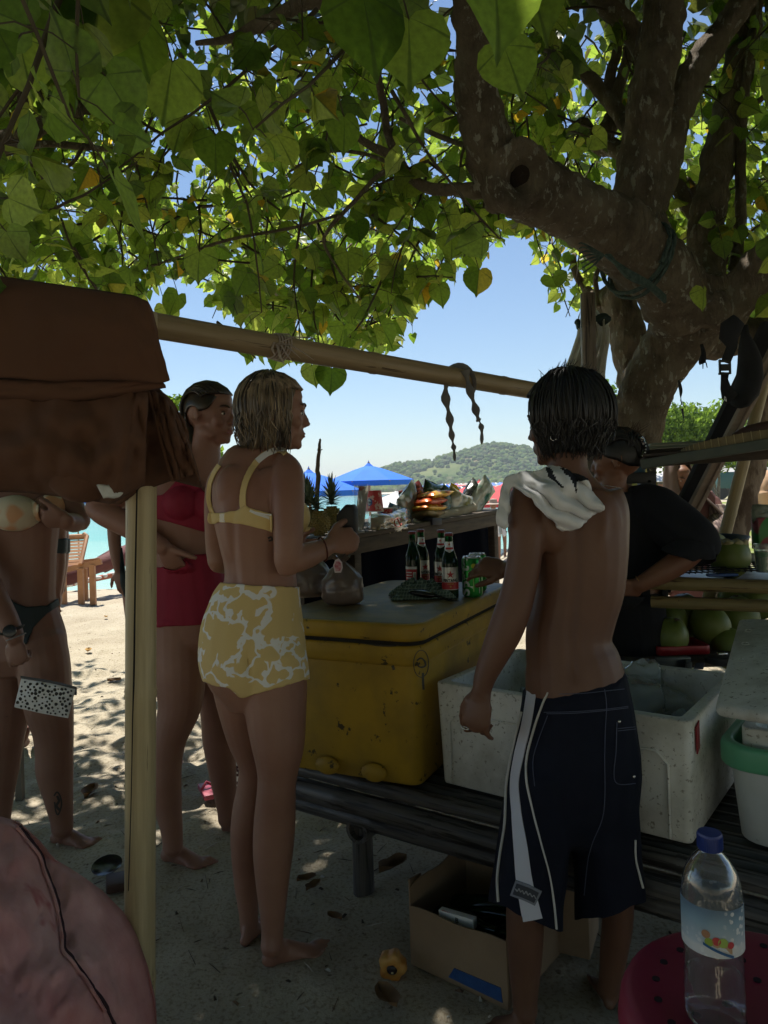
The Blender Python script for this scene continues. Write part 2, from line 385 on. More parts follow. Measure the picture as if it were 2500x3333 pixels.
# far beach strip with rows of parasols seen only as a mass
mb = MB(); mb.add([(-200, 312, -0.95), (500, 300, -0.95), (500, 330, 0.7), (-200, 330, 0.7)], [(0, 1, 2, 3)])
mb.v[0] = (20, 309, -0.95)
tag(mb.build('far_beach', mat('far_sand', (0.55, 0.5, 0.4), 1), base=(0, 0, 0)), 'pale strip of beach under the far hill', None, None, 'structure')
mb = MB()
for i in range(620):
    px = rs.uniform(1330, 2480); D = rs.uniform(255, 318); p = P(px, 1597, D); z = -0.2 + rs.uniform(0, 1.4)
    mb.cur = rs.choice((0, 0, 1, 2, 3)); r = rs.uniform(1.2, 2.0)
    mb.lathe([(r, 0), (r * 0.5, 0.4), (0.03, 0.75)], (p.x, D, z + 0.9), n=6); mb.box((p.x, D, z), (0.12, 0.12, 1.8))
tag(mb.build('far_parasols', [mat('far_blue', (0.08, 0.2, 0.6)), mat('far_white', (0.75, 0.75, 0.72)), mat('far_red', (0.6, 0.09, 0.08)), mat('far_grey', (0.4, 0.36, 0.3))], base=(0, 0, 0), smooth=False), 'rows of tiny blue, red and white parasols along the far beach', None, None, 'stuff')

mb = MB(); mb.box((0, 735, 10), (3100, 1560, 120)); mb.v = [(v[0], v[1], -6 if v[2] < 0 else 46) for v in mb.v]
hz = bpy.data.materials.new('haze'); hz.use_nodes = True; nt = NT(hz); nt.n.clear(); o_ = nt('OutputMaterial'); pv = nt('VolumePrincipled'); pv.inputs['Color'].default_value = (0.85, 0.93, 1, 1); pv.inputs['Density'].default_value = 0.0007; nt.l.new(pv.outputs[0], o_.inputs['Volume'])
tag(mb.build('haze', hz, base=(0, 0, 0), smooth=False), 'thin pale sea haze', None, None, 'stuff')
# twigs, bark crumbs and shell bits scattered on the sand
mb = MB(); rs = random.Random(61)
for i in range(900):
    y = rs.uniform(1.3, 7.5); x = rs.uniform(-.45, .45) * y * 1.1; z = gz(x, y) + gdet(x, y) + .002; a = rs.uniform(0, 3.14); L = rs.uniform(.006, .05) if i % 3 else rs.uniform(.004, .012); w = .0012 if i % 3 else L * .5
    d = Vector((math.cos(a), math.sin(a), rs.uniform(-.1, .2))); n = Vector((-d.y, d.x, 0)); p = Vector((x, y, z)); mb.cur = rs.choice((0, 0, 1, 2)); mb.add([p - d * L - n * w, p - d * L + n * w, p + d * L + n * w * .5, p + d * L - n * w * .5, p + Vector((0, 0, w + .002))], [(0, 1, 4), (1, 2, 4), (2, 3, 4), (3, 0, 4)])
tag(mb.build('sand_litter', [mat('litter_dark', (0.05, 0.035, 0.025), .9), mat('litter_brown', (0.15, 0.09, 0.05), .9), mat('litter_shell', (0.5, 0.46, 0.4), .7)], base=(0, 0, 0), smooth=False), 'twigs, bark crumbs and shell bits on the sand', None, None, 'stuff')
# ------------------------------------------------------------------ the big shade tree
def bark_mat():
    m = bpy.data.materials.new('bark'); m.use_nodes = True; nt = NT(m); b = nt.n['Principled BSDF']; b.inputs['Roughness'].default_value = 0.9; b.inputs['Specular IOR Level'].default_value = 0.2
    tc = nt('TexCoord')
    n1 = nt('TexNoise', Scale=6.0, Detail=8.0, Roughness=0.65); nt.l.new(tc.outputs['Object'], n1.inputs['Vector'])
    c = ramp(nt, n1.outputs[0], [(0.3, (0.14, 0.105, 0.075)), (0.55, (0.33, 0.265, 0.195)), (0.75, (0.45, 0.38, 0.29))])
    mp = nt('Mapping'); mp.inputs['Scale'].default_value = (1, 1, 0.45); nt.l.new(tc.outputs['Object'], mp.inputs[0])
    v = nt('TexNoise', Scale=30.0, Detail=3.5, Roughness=0.65); nt.l.new(mp.outputs[0], v.inputs['Vector'])
    v2 = nt('TexNoise', Scale=4.0, Detail=2.0); nt.l.new(tc.outputs['Object'], v2.inputs['Vector'])
    f = ramp(nt, v.outputs[0], [(0.575, (0, 0, 0)), (0.62, (1, 1, 1))]); f2 = ramp(nt, v2.outputs[0], [(0.36, (0, 0, 0)), (0.56, (0.95, 0.95, 0.95))])
    mu = nt('MixRGB', blend_type='MULTIPLY'); mu.inputs[0].default_value = 1; nt.l.new(f, mu.inputs[1]); nt.l.new(f2, mu.inputs[2])
    mx = nt('MixRGB'); mx.inputs[2].default_value = (0.62, 0.59, 0.50, 1); nt.l.new(mu.outputs[0], mx.inputs[0]); nt.l.new(c, mx.inputs[1]); nt.l.new(mx.outputs[0], b.inputs['Base Color'])
    mp2 = nt('Mapping'); mp2.inputs['Scale'].default_value = (2.2, 2.2, 0.35); nt.l.new(tc.outputs['Object'], mp2.inputs[0])
    n3 = nt('TexNoise', Scale=26.0, Detail=8.0, Roughness=0.7, Distortion=0.6); nt.l.new(mp2.outputs[0], n3.inputs['Vector'])
    bp = nt('Bump', Strength=1.0, Distance=0.05); nt.l.new(n3.outputs[0], bp.inputs['Height']); nt.l.new(bp.outputs[0], b.inputs['Normal'])
    return m
M['bark'] = bark_mat()
TB = Vector(G(2010, 2440)); TB = Vector((TB.x, 3.9, 0))
tree = thing('beach_tree', TB, 'large shade tree with spreading limbs and heart-shaped leaves over the stall', 'tree')
mb = MB()
MAIN = {
 'trunk': [(2000, 2600, 3.9, 175), (2000, 2250, 3.9, 130), (1998, 1950, 3.85, 112), (2010, 1650, 3.8, 98), (2050, 1450, 3.75, 92), (2085, 1310, 3.7, 88), (2150, 1190, 3.65, 86), (2220, 1095, 3.6, 100), (2255, 1010, 3.55, 118), (2250, 940, 3.5, 118)],
 'limb_a': [(2230, 1030, 3.5, 112), (2170, 920, 3.4, 112), (2080, 820, 3.3, 108), (1990, 745, 3.2, 108), (1880, 690, 3.1, 98), (1780, 640, 3.0, 100), (1700, 600, 2.95, 105), (1640, 575, 2.9, 95)],
 'limb_a2': [(1660, 620, 2.92, 78), (1620, 560, 2.9, 84), (1585, 470, 2.85, 80), (1562, 340, 2.8, 68), (1542, 180, 2.7, 58), (1528, 20, 2.6, 54), (1520, -160, 2.5, 52), (1540, -500, 2.4, 45)],
 'limb_b': [(2150, 900, 3.4, 80), (2095, 790, 3.35, 92), (2075, 660, 3.35, 80), (2090, 520, 3.35, 72), (2118, 330, 3.3, 69), (2150, 130, 3.3, 68), (2172, -40, 3.25, 66), (2200, -400, 3.2, 55)],
 'limb_b2': [(2100, 700, 3.38, 50), (2140, 590, 3.4, 52), (2180, 430, 3.42, 50), (2225, 300, 3.45, 50), (2290, 190, 3.45, 47), (2360, 95, 3.45, 44), (2430, -10, 3.4, 42), (2560, -250, 3.4, 38)],
 'limb_c': [(2290, 1010, 3.6, 95), (2292, 900, 3.7, 64), (2298, 780, 3.75, 56), (2315, 640, 3.8, 52), (2345, 480, 3.85, 50), (2378, 330, 3.9, 46), (2410, 180, 3.9, 42), (2440, 0, 3.9, 40), (2470, -250, 3.9, 36)],
 'limb_d': [(2290, 1010, 3.5, 80), (2360, 1000, 3.45, 78), (2420, 940, 3.4, 70), (2470, 880, 3.35, 66), (2560, 800, 3.3, 60), (2750, 640, 3.2, 50)],
 'limb_e': [(2230, 1090, 3.7, 60), (2330, 1110, 3.75, 58), (2420, 1095, 3.8, 50), (2520, 1075, 3.85, 44), (2800, 1010, 3.9, 38)],
 'limb_f': [(2090, 1290, 4.0, 60), (2068, 1190, 4.05, 58), (2040, 1080, 4.1, 58), (2015, 990, 4.15, 56), (1990, 950, 4.2, 40)],
 'limb_f2': [(2030, 1040, 4.1, 52), (2025, 960, 4.1, 50), (2045, 880, 4.15, 46), (2080, 800, 4.2, 40), (2110, 650, 4.3, 36)],
 'burl': [(1670, 640, 2.86, 90), (1655, 600, 2.84, 92), (1690, 560, 2.84, 84), (1740, 560, 2.88, 70)],
 'knob': [(2310, 1060, 3.36, 40), (2330, 1020, 3.34, 58), (2320, 990, 3.36, 50)],
}
for k, v in MAIN.items(): ptube(mb, v, n=16, sub=4, jit=0.05)
trunk = mb.build('trunk', M['bark'], tree); remesh(trunk, 0.013, 5, 0.6)
co = np.empty(len(trunk.data.vertices) * 3); trunk.data.vertices.foreach_get('co', co); co = co.reshape(-1, 3)
no = np.array([v.normal[:] for v in trunk.data.vertices])
HOLE = P(1690, 566, 2.76) - TB
for i in range(len(co)):
    p = Vector(co[i]); d = 0.020 * noise.noise(p * 7) + 0.010 * noise.noise(p * 19) + 0.013 * abs(noise.noise(Vector((p.x * 16, p.y * 16, p.z * 4)))) + 0.008 * noise.noise(Vector((p.x * 45, p.y * 45, p.z * 14)))
    h = (p - HOLE).length
    if h < 0.14: d -= 0.10 * (1 - sm(0.045, 0.10, h)); d += 0.022 * math.exp(-((h - 0.105) / 0.02) ** 2)
    co[i] += no[i] * d
trunk.data.vertices.foreach_set('co', co.ravel()); trunk.data.update()
# near-black ellipsoid filling the hollow
mb = MB(); mb.ell(P(1692, 566, 2.845), (0.064, 0.05, 0.074)); mb.build('hollow', mat('hollow_dark', (0.018, 0.012, 0.01), 1, (0.035, 0.022, 0.015), bump=1), tree)
BR = [
 [(1600, 620, 2.9, 34), (1500, 618, 2.95, 22), (1396, 611, 3.0, 19), (1335, 575, 3.0, 17), (1294, 522, 3.0, 17), (1200, 470, 3.0, 13), (1120, 420, 3.0, 9), (1000, 360, 3.1, 6)],
 [(1294, 522, 3.0, 15), (1262, 430, 3.0, 13), (1250, 350, 3.0, 13), (1231, 235, 2.95, 11), (1238, 90, 2.9, 10), (1245, -100, 2.8, 9)],
 [(1293, 541, 2.95, 11), (1225, 578, 2.95, 8), (1140, 670, 2.95, 7), (1066, 752, 2.95, 6), (1058, 800, 3, 5), (1110, 890, 3, 4), (1175, 975, 3, 3)],
 [(1100, 700, 3.0, 5), (960, 740, 3.1, 5), (745, 780, 3.2, 5), (600, 830, 3.3, 4), (455, 880, 3.4, 3)],
 [(1290, 540, 3.1, 7), (1180, 500, 3.2, 6), (1060, 495, 3.3, 5), (940, 560, 3.3, 4)],
 [(1200, 0, 2.3, 20), (1011, 5, 2.4, 24), (900, 60, 2.45, 24), (823, 94, 2.5, 21), (744, 128, 2.55, 14), (640, 140, 2.6, 8)],
 [(-120, 500, 2.7, 38), (0, 462, 2.75, 32), (118, 418, 2.8, 27), (200, 375, 2.85, 24), (259, 352, 2.9, 22), (330, 350, 2.95, 15), (460, 300, 3.0, 9)],
 [(-40, 490, 2.72, 22), (118, 470, 2.8, 12), (200, 470, 2.85, 11), (265, 478, 2.9, 11), (400, 490, 3, 6)],
 [(80, 410, 2.8, 16), (74, 330, 2.8, 17), (72, 260, 2.8, 14), (66, 120, 2.8, 12), (60, -60, 2.7, 12)],
 [(60, 440, 2.8, 7), (90, 520, 2.9, 6), (130, 560, 3, 5), (170, 610, 3, 4)],
 [(260, 340, 2.85, 8), (210, 280, 2.85, 8), (190, 200, 2.8, 8), (240, 460, 2.85, 4)][:3],
 [(1900, -80, 3.5, 38), (1960, 0, 3.5, 36), (2020, 60, 3.5, 34), (2080, 140, 3.5, 36), (2110, 200, 3.45, 30)],
 [(1790, 130, 3.7, 14), (1850, 196, 3.7, 20), (1905, 240, 3.7, 22), (1952, 290, 3.7, 24), (2030, 392, 3.6, 26), (2070, 440, 3.5, 26)],
 [(1860, 420, 3.9, 14), (1900, 400, 3.9, 20), (1922, 445, 3.9, 24), (1960, 475, 3.8, 30), (2010, 490, 3.7, 26), (2070, 520, 3.6, 30)],
 [(1970, 330, 3.85, 20), (1985, 250, 3.85, 18), (2010, 150, 3.85, 16), (2020, 0, 3.85, 15)],
 [(1940, 480, 3.8, 26), (1990, 400, 3.8, 30), (2005, 330, 3.8, 20), (2060, 120, 3.8, 18)],
 [(1300, 385, 3.4, 6), (1400, 430, 3.4, 8), (1500, 470, 3.3, 9), (1590, 500, 3.1, 10)],
 [(2270, 650, 4.0, 22), (2230, 600, 4.0, 24), (2195, 590, 4.0, 18), (2150, 520, 4.1, 12)],
 [(2290, 740, 3.9, 24), (2240, 660, 3.9, 28), (2200, 600, 3.95, 22)],
 [(2390, 880, 3.7, 20), (2410, 700, 3.75, 18), (2410, 500, 3.8, 17), (2425, 300, 3.8, 15), (2450, 100, 3.8, 13)],
 [(2370, 400, 3.85, 16), (2430, 370, 3.85, 10), (2480, 320, 3.85, 9), (2560, 260, 3.9, 8)],
 [(2000, 1050, 4.2, 26), (1940, 980, 4.3, 20), (1900, 930, 4.4, 14), (1870, 880, 4.4, 12), (1868, 830, 4.5, 9)],
 [(1950, 1000, 4.2, 10), (1940, 900, 4.2, 8), (1985, 820, 4.2, 7), (2030, 750, 4.2, 6)],
]
for i, b in enumerate(BR):
    mb = MB(); ptube(mb, b, n=10, sub=5, jit=0.12); mb.build('branch', M['bark'], tree, angle=180)
# rope knotted round the limb
mb = MB(); rp = []
for i in range(90):
    a = i / 90 * math.pi * 2 * 2.3; c = P(2055, 830, 3.28); ax = (P(2160, 900, 3.4) - P(1990, 745, 3.2)).normalized(); u = ax.cross(Vector((0, 1, 0))).normalized(); w = ax.cross(u)
    rp.append(c + ax * (0.03 * math.sin(a * 0.4) + 0.05) + (u * math.cos(a) + w * math.sin(a)) * (0.168 + 0.01 * math.sin(a * 3)))
for k in range(3): mb.tube([p + Vector((0.006 * math.cos(i * 0.9 + k * 2.1), 0.006 * math.sin(i * 0.9 + k * 2.1), 0.003 * math.sin(i + k))) for i, p in enumerate(rp)], 0.0065, 6)
for k in range(4): ptube(mb, [(1970 + 5 * k, 830, 3.1, 6), (2040, 880 + 6 * k, 3.08, 8), (2110, 920 + 4 * k, 3.15, 8), (2165, 965 + 6 * k, 3.22, 6)], n=6)
for k in range(7): ptube(mb, [(1965, 830, 3.1, 4), (1930 - 5 * k, 845 - 12 * k + 20, 3.1, 3), (1895 - 2 * k, 850 - 16 * k + 40, 3.1, 2)], n=5)
rope = mb.build('knotted_rope', mat('rope', (0.03, 0.06, 0.055), 0.9, (0.10, 0.14, 0.12), scale=60)); tag(rope, 'dark green rope knotted round the thick limb with frayed ends', 'rope')
# ---- leaves
def leaf_mat(name, tr=0.5, hue=0):
    m = bpy.data.materials.new(name); m.use_nodes = True; nt = NT(m); nt.n.clear(); o = nt('OutputMaterial')
    g = nt('NewGeometry'); oi = nt('ObjectInfo'); ad = nt('Math', operation='ADD'); fr = nt('Math', operation='FRACT'); nt.l.new(g.outputs['Random Per Island'], ad.inputs[0]); nt.l.new(oi.outputs['Random'], ad.inputs[1]); nt.l.new(ad.outputs[0], fr.inputs[0])
    R = fr.outputs[0]
    top = ramp(nt, R, [(0.0, (0.035, 0.062, 0.014)), (0.5, (0.062, 0.095, 0.022)), (0.965, (0.095, 0.12, 0.035)), (0.985, (0.35, 0.24, 0.03))])
    thr = ramp(nt, R, [(0.0, (0.20, 0.34, 0.03)), (0.5, (0.40, 0.58, 0.07)), (0.965, (0.72, 0.82, 0.14)), (0.985, (0.85, 0.55, 0.04))])
    uv = nt('UVMap'); uv.uv_map = 'UVMap'; sp = nt('SeparateXYZ'); nt.l.new(uv.outputs[0], sp.inputs[0])
    at = nt('Math', operation='ARCTAN2'); nt.l.new(sp.outputs[0], at.inputs[0]); yy = nt('Math', operation='ADD'); yy.inputs[1].default_value = 0.02; nt.l.new(sp.outputs[1], yy.inputs[0]); nt.l.new(yy.outputs[0], at.inputs[1])
    s = nt('Math', operation='MULTIPLY'); s.inputs[1].default_value = 5.2; nt.l.new(at.outputs[0], s.inputs[0]); c = nt('Math', operation='COSINE'); nt.l.new(s.outputs[0], c.inputs[0])
    vn = ramp(nt, c.outputs[0], [(0.965, (0, 0, 0)), (0.995, (1, 1, 1))])
    nz = nt('TexNoise', Scale=9.0, Detail=5.0); nt.l.new(uv.outputs[0], nz.inputs['Vector'])
    mt = nt('MixRGB', blend_type='MULTIPLY'); mt.inputs[0].default_value = 0.8; nt.l.new(thr, mt.inputs[1]); nt.l.new(ramp(nt, nz.outputs[0], [(0.3, (0.6, 0.6, 0.6)), (0.65, (1.1, 1.1, 1))]), mt.inputs[2])
    mv = nt('MixRGB'); mv.inputs[2].default_value = (0.05, 0.10, 0.01, 1); mf = nt('Math', operation='MULTIPLY'); mf.inputs[1].default_value = 0.7; nt.l.new(vn, mf.inputs[0]); nt.l.new(mf.outputs[0], mv.inputs[0]); nt.l.new(mt.outputs[0], mv.inputs[1])
    mc = nt('MixRGB'); mc.inputs[2].default_value = (0.13, 0.17, 0.06, 1); nt.l.new(mf.outputs[0], mc.inputs[0]); nt.l.new(top, mc.inputs[1])
    # underside paler and greyer
    bk = nt('MixRGB'); bk.inputs[2].default_value = (0.16, 0.19, 0.12, 1); bf = nt('Math', operation='MULTIPLY'); bf.inputs[1].default_value = 0.55; nt.l.new(g.outputs['Backfacing'], bf.inputs[0]); nt.l.new(bf.outputs[0], bk.inputs[0]); nt.l.new(mc.outputs[0], bk.inputs[1])
    p = nt('BsdfPrincipled', Roughness=0.42); p.inputs['Specular IOR Level'].default_value = 0.35; nt.l.new(bk.outputs[0], p.inputs['Base Color'])
    bp = nt('Bump', Strength=0.35, Distance=0.004); nt.l.new(c.outputs[0], bp.inputs['Height']); nt.l.new(bp.outputs[0], p.inputs['Normal'])
    t = nt('BsdfTranslucent'); nt.l.new(mv.outputs[0], t.inputs[0]); x = nt('MixShader'); x.inputs[0].default_value = tr
    nt.l.new(p.outputs[0], x.inputs[1]); nt.l.new(t.outputs[0], x.inputs[2]); nt.l.new(x.outputs[0], o.inputs[0]); return m
M['leaf'] = leaf_mat('leaf', 0.6); M['leaf_added'] = leaf_mat('leaf_added_shade', 0.10)  # leaves of the added crown pass little light, for darker shade
LO = [(0.0, 0.0), (0.11, -0.13), (0.29, -0.18), (0.47, -0.08), (0.57, 0.13), (0.55, 0.35), (0.43, 0.57), (0.25, 0.74), (0.08, 0.87), (0.0, 1.02)]
def leaf_geo(fold, curl, wave, holes=None):
    v = []; uv = []
    rows = [0.0, 0.33, 0.66, 1.0]
    def z(x, y): return -fold * abs(x) - curl * (y - 0.1) ** 2 + wave * math.sin(y * 9 + abs(x) * 5) * abs(x)
    side = []
    for sgn in (1, -1):
        idx = []
        for (x, y) in LO:
            cx, cy = 0.0, max(0.0, min(1.0, y * 0.9 + 0.04)); rr = []
            for t in (0.0, 0.55, 1.0):
                X = sgn * (cx + (x - cx) * t); Y = cy + (y - cy) * t; rr.append(len(v)); v.append((X, Y, z(X, Y))); uv.append((X, Y))
            idx.append(rr)
        side.append(idx)
    f = []; rs = random.Random(holes or 0)
    for s_, idx in enumerate(side):
        for i in range(len(idx) - 1):
            for t in range(2):
                if holes and rs.random() < 0.26: continue
                q = (idx[i][t], idx[i][t + 1], idx[i + 1][t + 1], idx[i + 1][t]); f.append(q if s_ == 0 else q[::-1])
    return np.array(v), f, np.array(uv)
LV = [leaf_geo(0.15, 0.15, 0.05), leaf_geo(0.5, 0.1, 0.08), leaf_geo(0.2, 0.5, 0.2), leaf_geo(-0.3, 0.3, 0.16), leaf_geo(0.5, 0.9, 0.12), leaf_geo(0.2, 0.3, 0.1, holes=5)]
# coarse version for distant leaves
def coarse(fold, curl):
    o = [(0, 0.02), (0.26, -0.15), (0.5, 0.14), (0.38, 0.55), (0.0, 1.06), (-0.38, 0.55), (-0.5, 0.14), (-0.26, -0.15)]
    v = [(x, y, -fold * abs(x) - curl * (y - .1) ** 2) for x, y in o] + [(0, 0.5, -curl * .16)]
    return np.array(v), [(0, 1, 2, 8), (8, 2, 3, 4), (8, 4, 5, 6), (0, 8, 6, 7)], np.array([(x, y) for x, y in o] + [(0, 0.5)])
CV = [coarse(0.3, 0.2), coarse(0.6, 0.4), coarse(-0.1, 0.5), coarse(0.15, 0.8)]
CB = [(-4000, 1000), (440, 985), (500, 960), (530, 900), (640, 900), (690, 1040), (730, 1140), (850, 1165), (1050, 1170), (1330, 1120), (1375, 1010), (1420, 905), (1500, 890), (1600, 870), (1650, 740), (1690, 760), (1760, 860), (1820, 1050), (1900, 1050), (1960, 860), (2080, 900), (2150, 980), (2400, 1060), (2500, 1000), (6000, 980)]
rs = random.Random(21)
near, far, twigs = [], [], MB()
def allowed(p, margin=0):
    px, py, D = proj(p)
    if D < 0.75: return p.y < -0.3
    if -60 < px < 2560 and py > -100:
        if py > interp(CB, px) - margin: return False
        if 1440 < px < 1720 and -100 < py < 700 and D < 3.2 and D > 1.32: return False
        if 1950 < px < 2480 and -150 < py < 1100 and D < 3.45 and D > 1.4: return False
        if 1720 < px < 2100 and 520 < py < 800 and D < 3.3: return False
        if 1440 < px < 1850 and 200 < py < 1100 and D > 5: return True
    return True
for t in range(5600):
    y = rs.uniform(0.7, 7.4); xw = 1.2 + 0.75 * max(y, 1.5); x = rs.uniform(-xw - 1.2, xw + 1.6)
    zlo = 2.15; z = zlo + (2.6 if y > 2 else 1.6) * rs.random() ** 1.25
    if y < 1.6 and z > 3.2: continue
    p0 = Vector((x, y, z))
    q0 = proj(p0)
    if q0[2] < 2.0:
        if q0[1] > 120 or rs.random() < 0.86: continue
    elif q0[2] < 3.0 and (q0[1] > 700 or rs.random() < 0.55): continue
    if not allowed(p0, 40): continue
    # sky gaps: patchy density
    if noise.noise(Vector((x * 1.1, y * 1.1, z * 1.1)) * 1.2) < -0.12 and y > 2: continue
    L = rs.uniform(0.45, 0.9); d = Vector((rs.uniform(-1, 1), rs.uniform(-1, 1), rs.uniform(-0.9, 0.1))).normalized()
    pts = [p0 - d * L * 0.3]; n = 7
    for k in range(n):
        d = (d + Vector((rs.uniform(-.25, .25), rs.uniform(-.25, .25), rs.uniform(-.28, .14)))).normalized(); pts.append(pts[-1] + d * L / n)
    pts = [p for p in pts if allowed(p, -10)]
    if len(pts) < 3: continue
    twigs.tube(pts, [0.007 * (1 - 0.75 * i / len(pts)) for i in range(len(pts))], 5)
    for p in pts[1:]:
        for _ in range(rs.choice((1, 2, 2))):
            s = rs.uniform(0.055, 0.108)
            od = Vector((rs.gauss(0, 1), rs.gauss(0, 1), rs.gauss(0, .5))).normalized()
            base = p + od * rs.uniform(0.04, 0.09) + Vector((0, 0, -0.015))
            tip = (od * 0.75 + Vector((0, 0, -rs.uniform(0.0, 1.25)))).normalized()
            c = base + tip * s * 0.5
            if not allowed(c, -15): continue
            nn = Vector((rs.gauss(0, .8), rs.gauss(-0.1, .8), rs.gauss(0.45, .7))); nn = (nn - tip * nn.dot(tip)).normalized()
            xx = tip.cross(nn).normalized()
            T = (xx, tip, nn, base, s)
            twigs.tube([p, (p + base) / 2 + Vector((0, 0, .008)), base], 0.0016, 3, cap=False)
            pr = proj(c)
            inview = -50 < pr[0] < 2550 and -80 < pr[1] < 1300 and pr[2] > 0.5
            (near if inview and pr[2] < 4.2 else far).append((pr[2] / s if inview else 99, T))
# hand-placed leaves that the photograph shows singly: (px, py base, D, size m, tip angle deg from straight down, tilt)
HP = [(1600, -110, 1.05, .125, 8, .15), (1700, -90, 1.25, .12, 25, .5), (1180, -20, 1.3, .15, 10, .2), (1330, 60, 1.35, .13, 0, .3), (420, 20, 1.35, .14, 15, .2), (330, -60, 1.3, .15, -10, .3), (160, -50, 1.3, .13, 20, .2),
      (60, 120, 1.4, .12, 10, .8), (560, 200, 1.5, .13, -10, .3), (1120, 380, 1.9, .10, 0, .2), (1640, 150, 1.35, .10, 20, .5), (840, 340, 2.0, .10, 10, .0), (600, 380, 2.2, .12, -20, .2), (700, 440, 2.2, .12, 0, .2), (900, 440, 2.0, .1, 30, .1),
      (1560, 880, 2.9, .105, -8, .1), (1430, 930, 3.2, .10, 10, .3), (1130, 820, 3.0, .11, 5, .2), (650, 820, 2.5, .11, -8, .1), (540, 1000, 3.3, .1, 5, .3), (580, 960, 3.2, .11, -30, .2), (800, 1110, 3.0, .09, 20, .2), (1240, 1060, 3.0, .10, 30, .1), (1120, 1060, 3.2, .10, -15, .3), (1360, 880, 3.3, .09, 15, .3), (1260, 930, 3.4, .09, -20, .3),
      (1080, 1200, 2.6, .095, -4, .1), (1015, 1190, 2.6, .08, 10, .7), (2290, 940, 3.0, .095, 0, .1), (780, 1010, 3.4, .07, -20, .2), (2350, 780, 3.2, .09, 10, .4), (1470, 760, 3.1, .11, 0, .2), (1380, 680, 3.1, .1, 20, .2), (1280, 650, 3.2, .11, -20, .2), (1500, 700, 3.2, .1, -10, .4)]
hp = []
for i, (a, b, D, s, an, ti) in enumerate(HP):
    base = P(a, b, D); an = math.radians(an); tip = (Vector((math.sin(an), 0, -math.cos(an)))).normalized(); nn = Vector((0.1, -1, ti)).normalized()
    nn = Quaternion(tip, rs.uniform(-.5, .5)) @ (nn - tip * nn.dot(tip)).normalized(); hp.append((0, (tip.cross(nn).normalized(), tip, nn, base, s)))
    q = P(a - 40, b - 120, D + .1); twigs.tube([q, (q + base) / 2 + Vector((0, 0, .01)), base], 0.0018, 4)
near.sort(key=lambda q: q[0]); singles = hp + near[:263]; rest = near[263:]
lm = []
for k, (v, f, uv) in enumerate(LV):
    me = bpy.data.meshes.new('leaf'); me.from_pydata([tuple(q) for q in v], [], f); ul = me.uv_layers.new(name='UVMap')
    for l in me.loops: ul.data[l.index].uv = uv[l.vertex_index]
    me.polygons.foreach_set('use_smooth', [True] * len(f)); me.materials.append(M['leaf']); lm.append(me)
for i, (_, (a, b, c, base, s)) in enumerate(singles):
    k = 5 if i in (29,) or (i > 40 and i % 23 == 0) else rs.choice((0, 0, 1, 2, 3, 4, 5) if i > 40 else (0, 0, 1, 3))
    o = bpy.data.objects.new('leaf', lm[k]); COL.objects.link(o); o.parent = tree
    w = rs.uniform(0.85, 1.12)
    o.matrix_local = Matrix(((a.x * s * w, b.x * s, c.x * s, base.x - TB.x), (a.y * s * w, b.y * s, c.y * s, base.y - TB.y), (a.z * s * w, b.z * s, c.z * s, base.z - TB.z), (0, 0, 0, 1)))
def joined(name, lst, geos, parent, matr, kind='stuff', smooth=True):
    vs = []; fs = []; uvs = []; b = 0
    for i, (_, (a, bb, c, base, s)) in enumerate(lst):
        v, f, uv = geos[i % len(geos)]; Mx = np.array([a, bb, c]) * s
        vs.append(v @ Mx + np.array(base)); fs += [tuple(q + b for q in g) for g in f]; uvs.append(uv); b += len(v)
    vs = np.concatenate(vs) - np.array(parent['base'] if parent is not None else (0, 0, 0)); uvs = np.concatenate(uvs)
    me = bpy.data.meshes.new(name); me.from_pydata(vs.tolist(), [], fs); ul = me.uv_layers.new(name='UVMap')
    li = np.empty(len(me.loops), dtype=np.int32); me.loops.foreach_get('vertex_index', li); ul.data.foreach_set('uv', uvs[li].astype(np.float32).ravel())
    me.polygons.foreach_set('use_smooth', [True] * len(fs)); me.materials.append(matr); o = bpy.data.objects.new(name, me); COL.objects.link(o)
    if parent is not None: o.parent = parent
    o['kind'] = kind; return o
joined('foliage', rest, LV[:5], tree, M['leaf']); joined('crown', far, CV, tree, M['leaf'])
# extra leaves, mostly out of view, added overhead and behind the viewer for shade
up = []
for i in range(41000):
    y = rs.uniform(-3.4, 4.9); x = rs.uniform(-5.8, 6.6); z = rs.uniform(3.6, 5.6) if y > 1.5 else rs.uniform(2.6, 4.6)
    big = 21000 < i < 36001
    if big: y = rs.uniform(-9, 4.6); x = rs.uniform(-9, 9); z = rs.uniform(4.4, 5.8) if y > -3 else rs.uniform(1.6, 5.2)
    if i > 36000: y = rs.uniform(2.2, 4.9); x = rs.uniform(-3, 3.5); z = rs.uniform(4.2, 5.6)
    if y > 3.6 and z < 4.2: continue
    z += 0.25 * noise.noise(Vector((x, y, 0)))
    p = Vector((x, y, z)); s = rs.uniform(0.09, 0.15) * (1.9 if big else 1)
    if noise.noise(Vector((x * 0.9, y * 0.9, 7))) < -0.45: continue
    tip = Vector((rs.gauss(0, 1), rs.gauss(0, 1), rs.uniform(-1.2, 0.2))).normalized(); nn = Vector((rs.gauss(0, .6), rs.gauss(0, .6), 1)); nn = (nn - tip * nn.dot(tip)).normalized()
    if not allowed(p, 10): continue
    up.append((0, (tip.cross(nn).normalized(), tip, nn, p, s)))
joined('added_shade_crown', up, CV, tree, M['leaf_added'])
tw = twigs.build('twigs', mat('twig', (0.07, 0.05, 0.035), 0.9, (0.12, 0.10, 0.06)), tree, angle=180); tw['kind'] = 'stuff'
print('leaves', len(singles), len(rest), len(far))
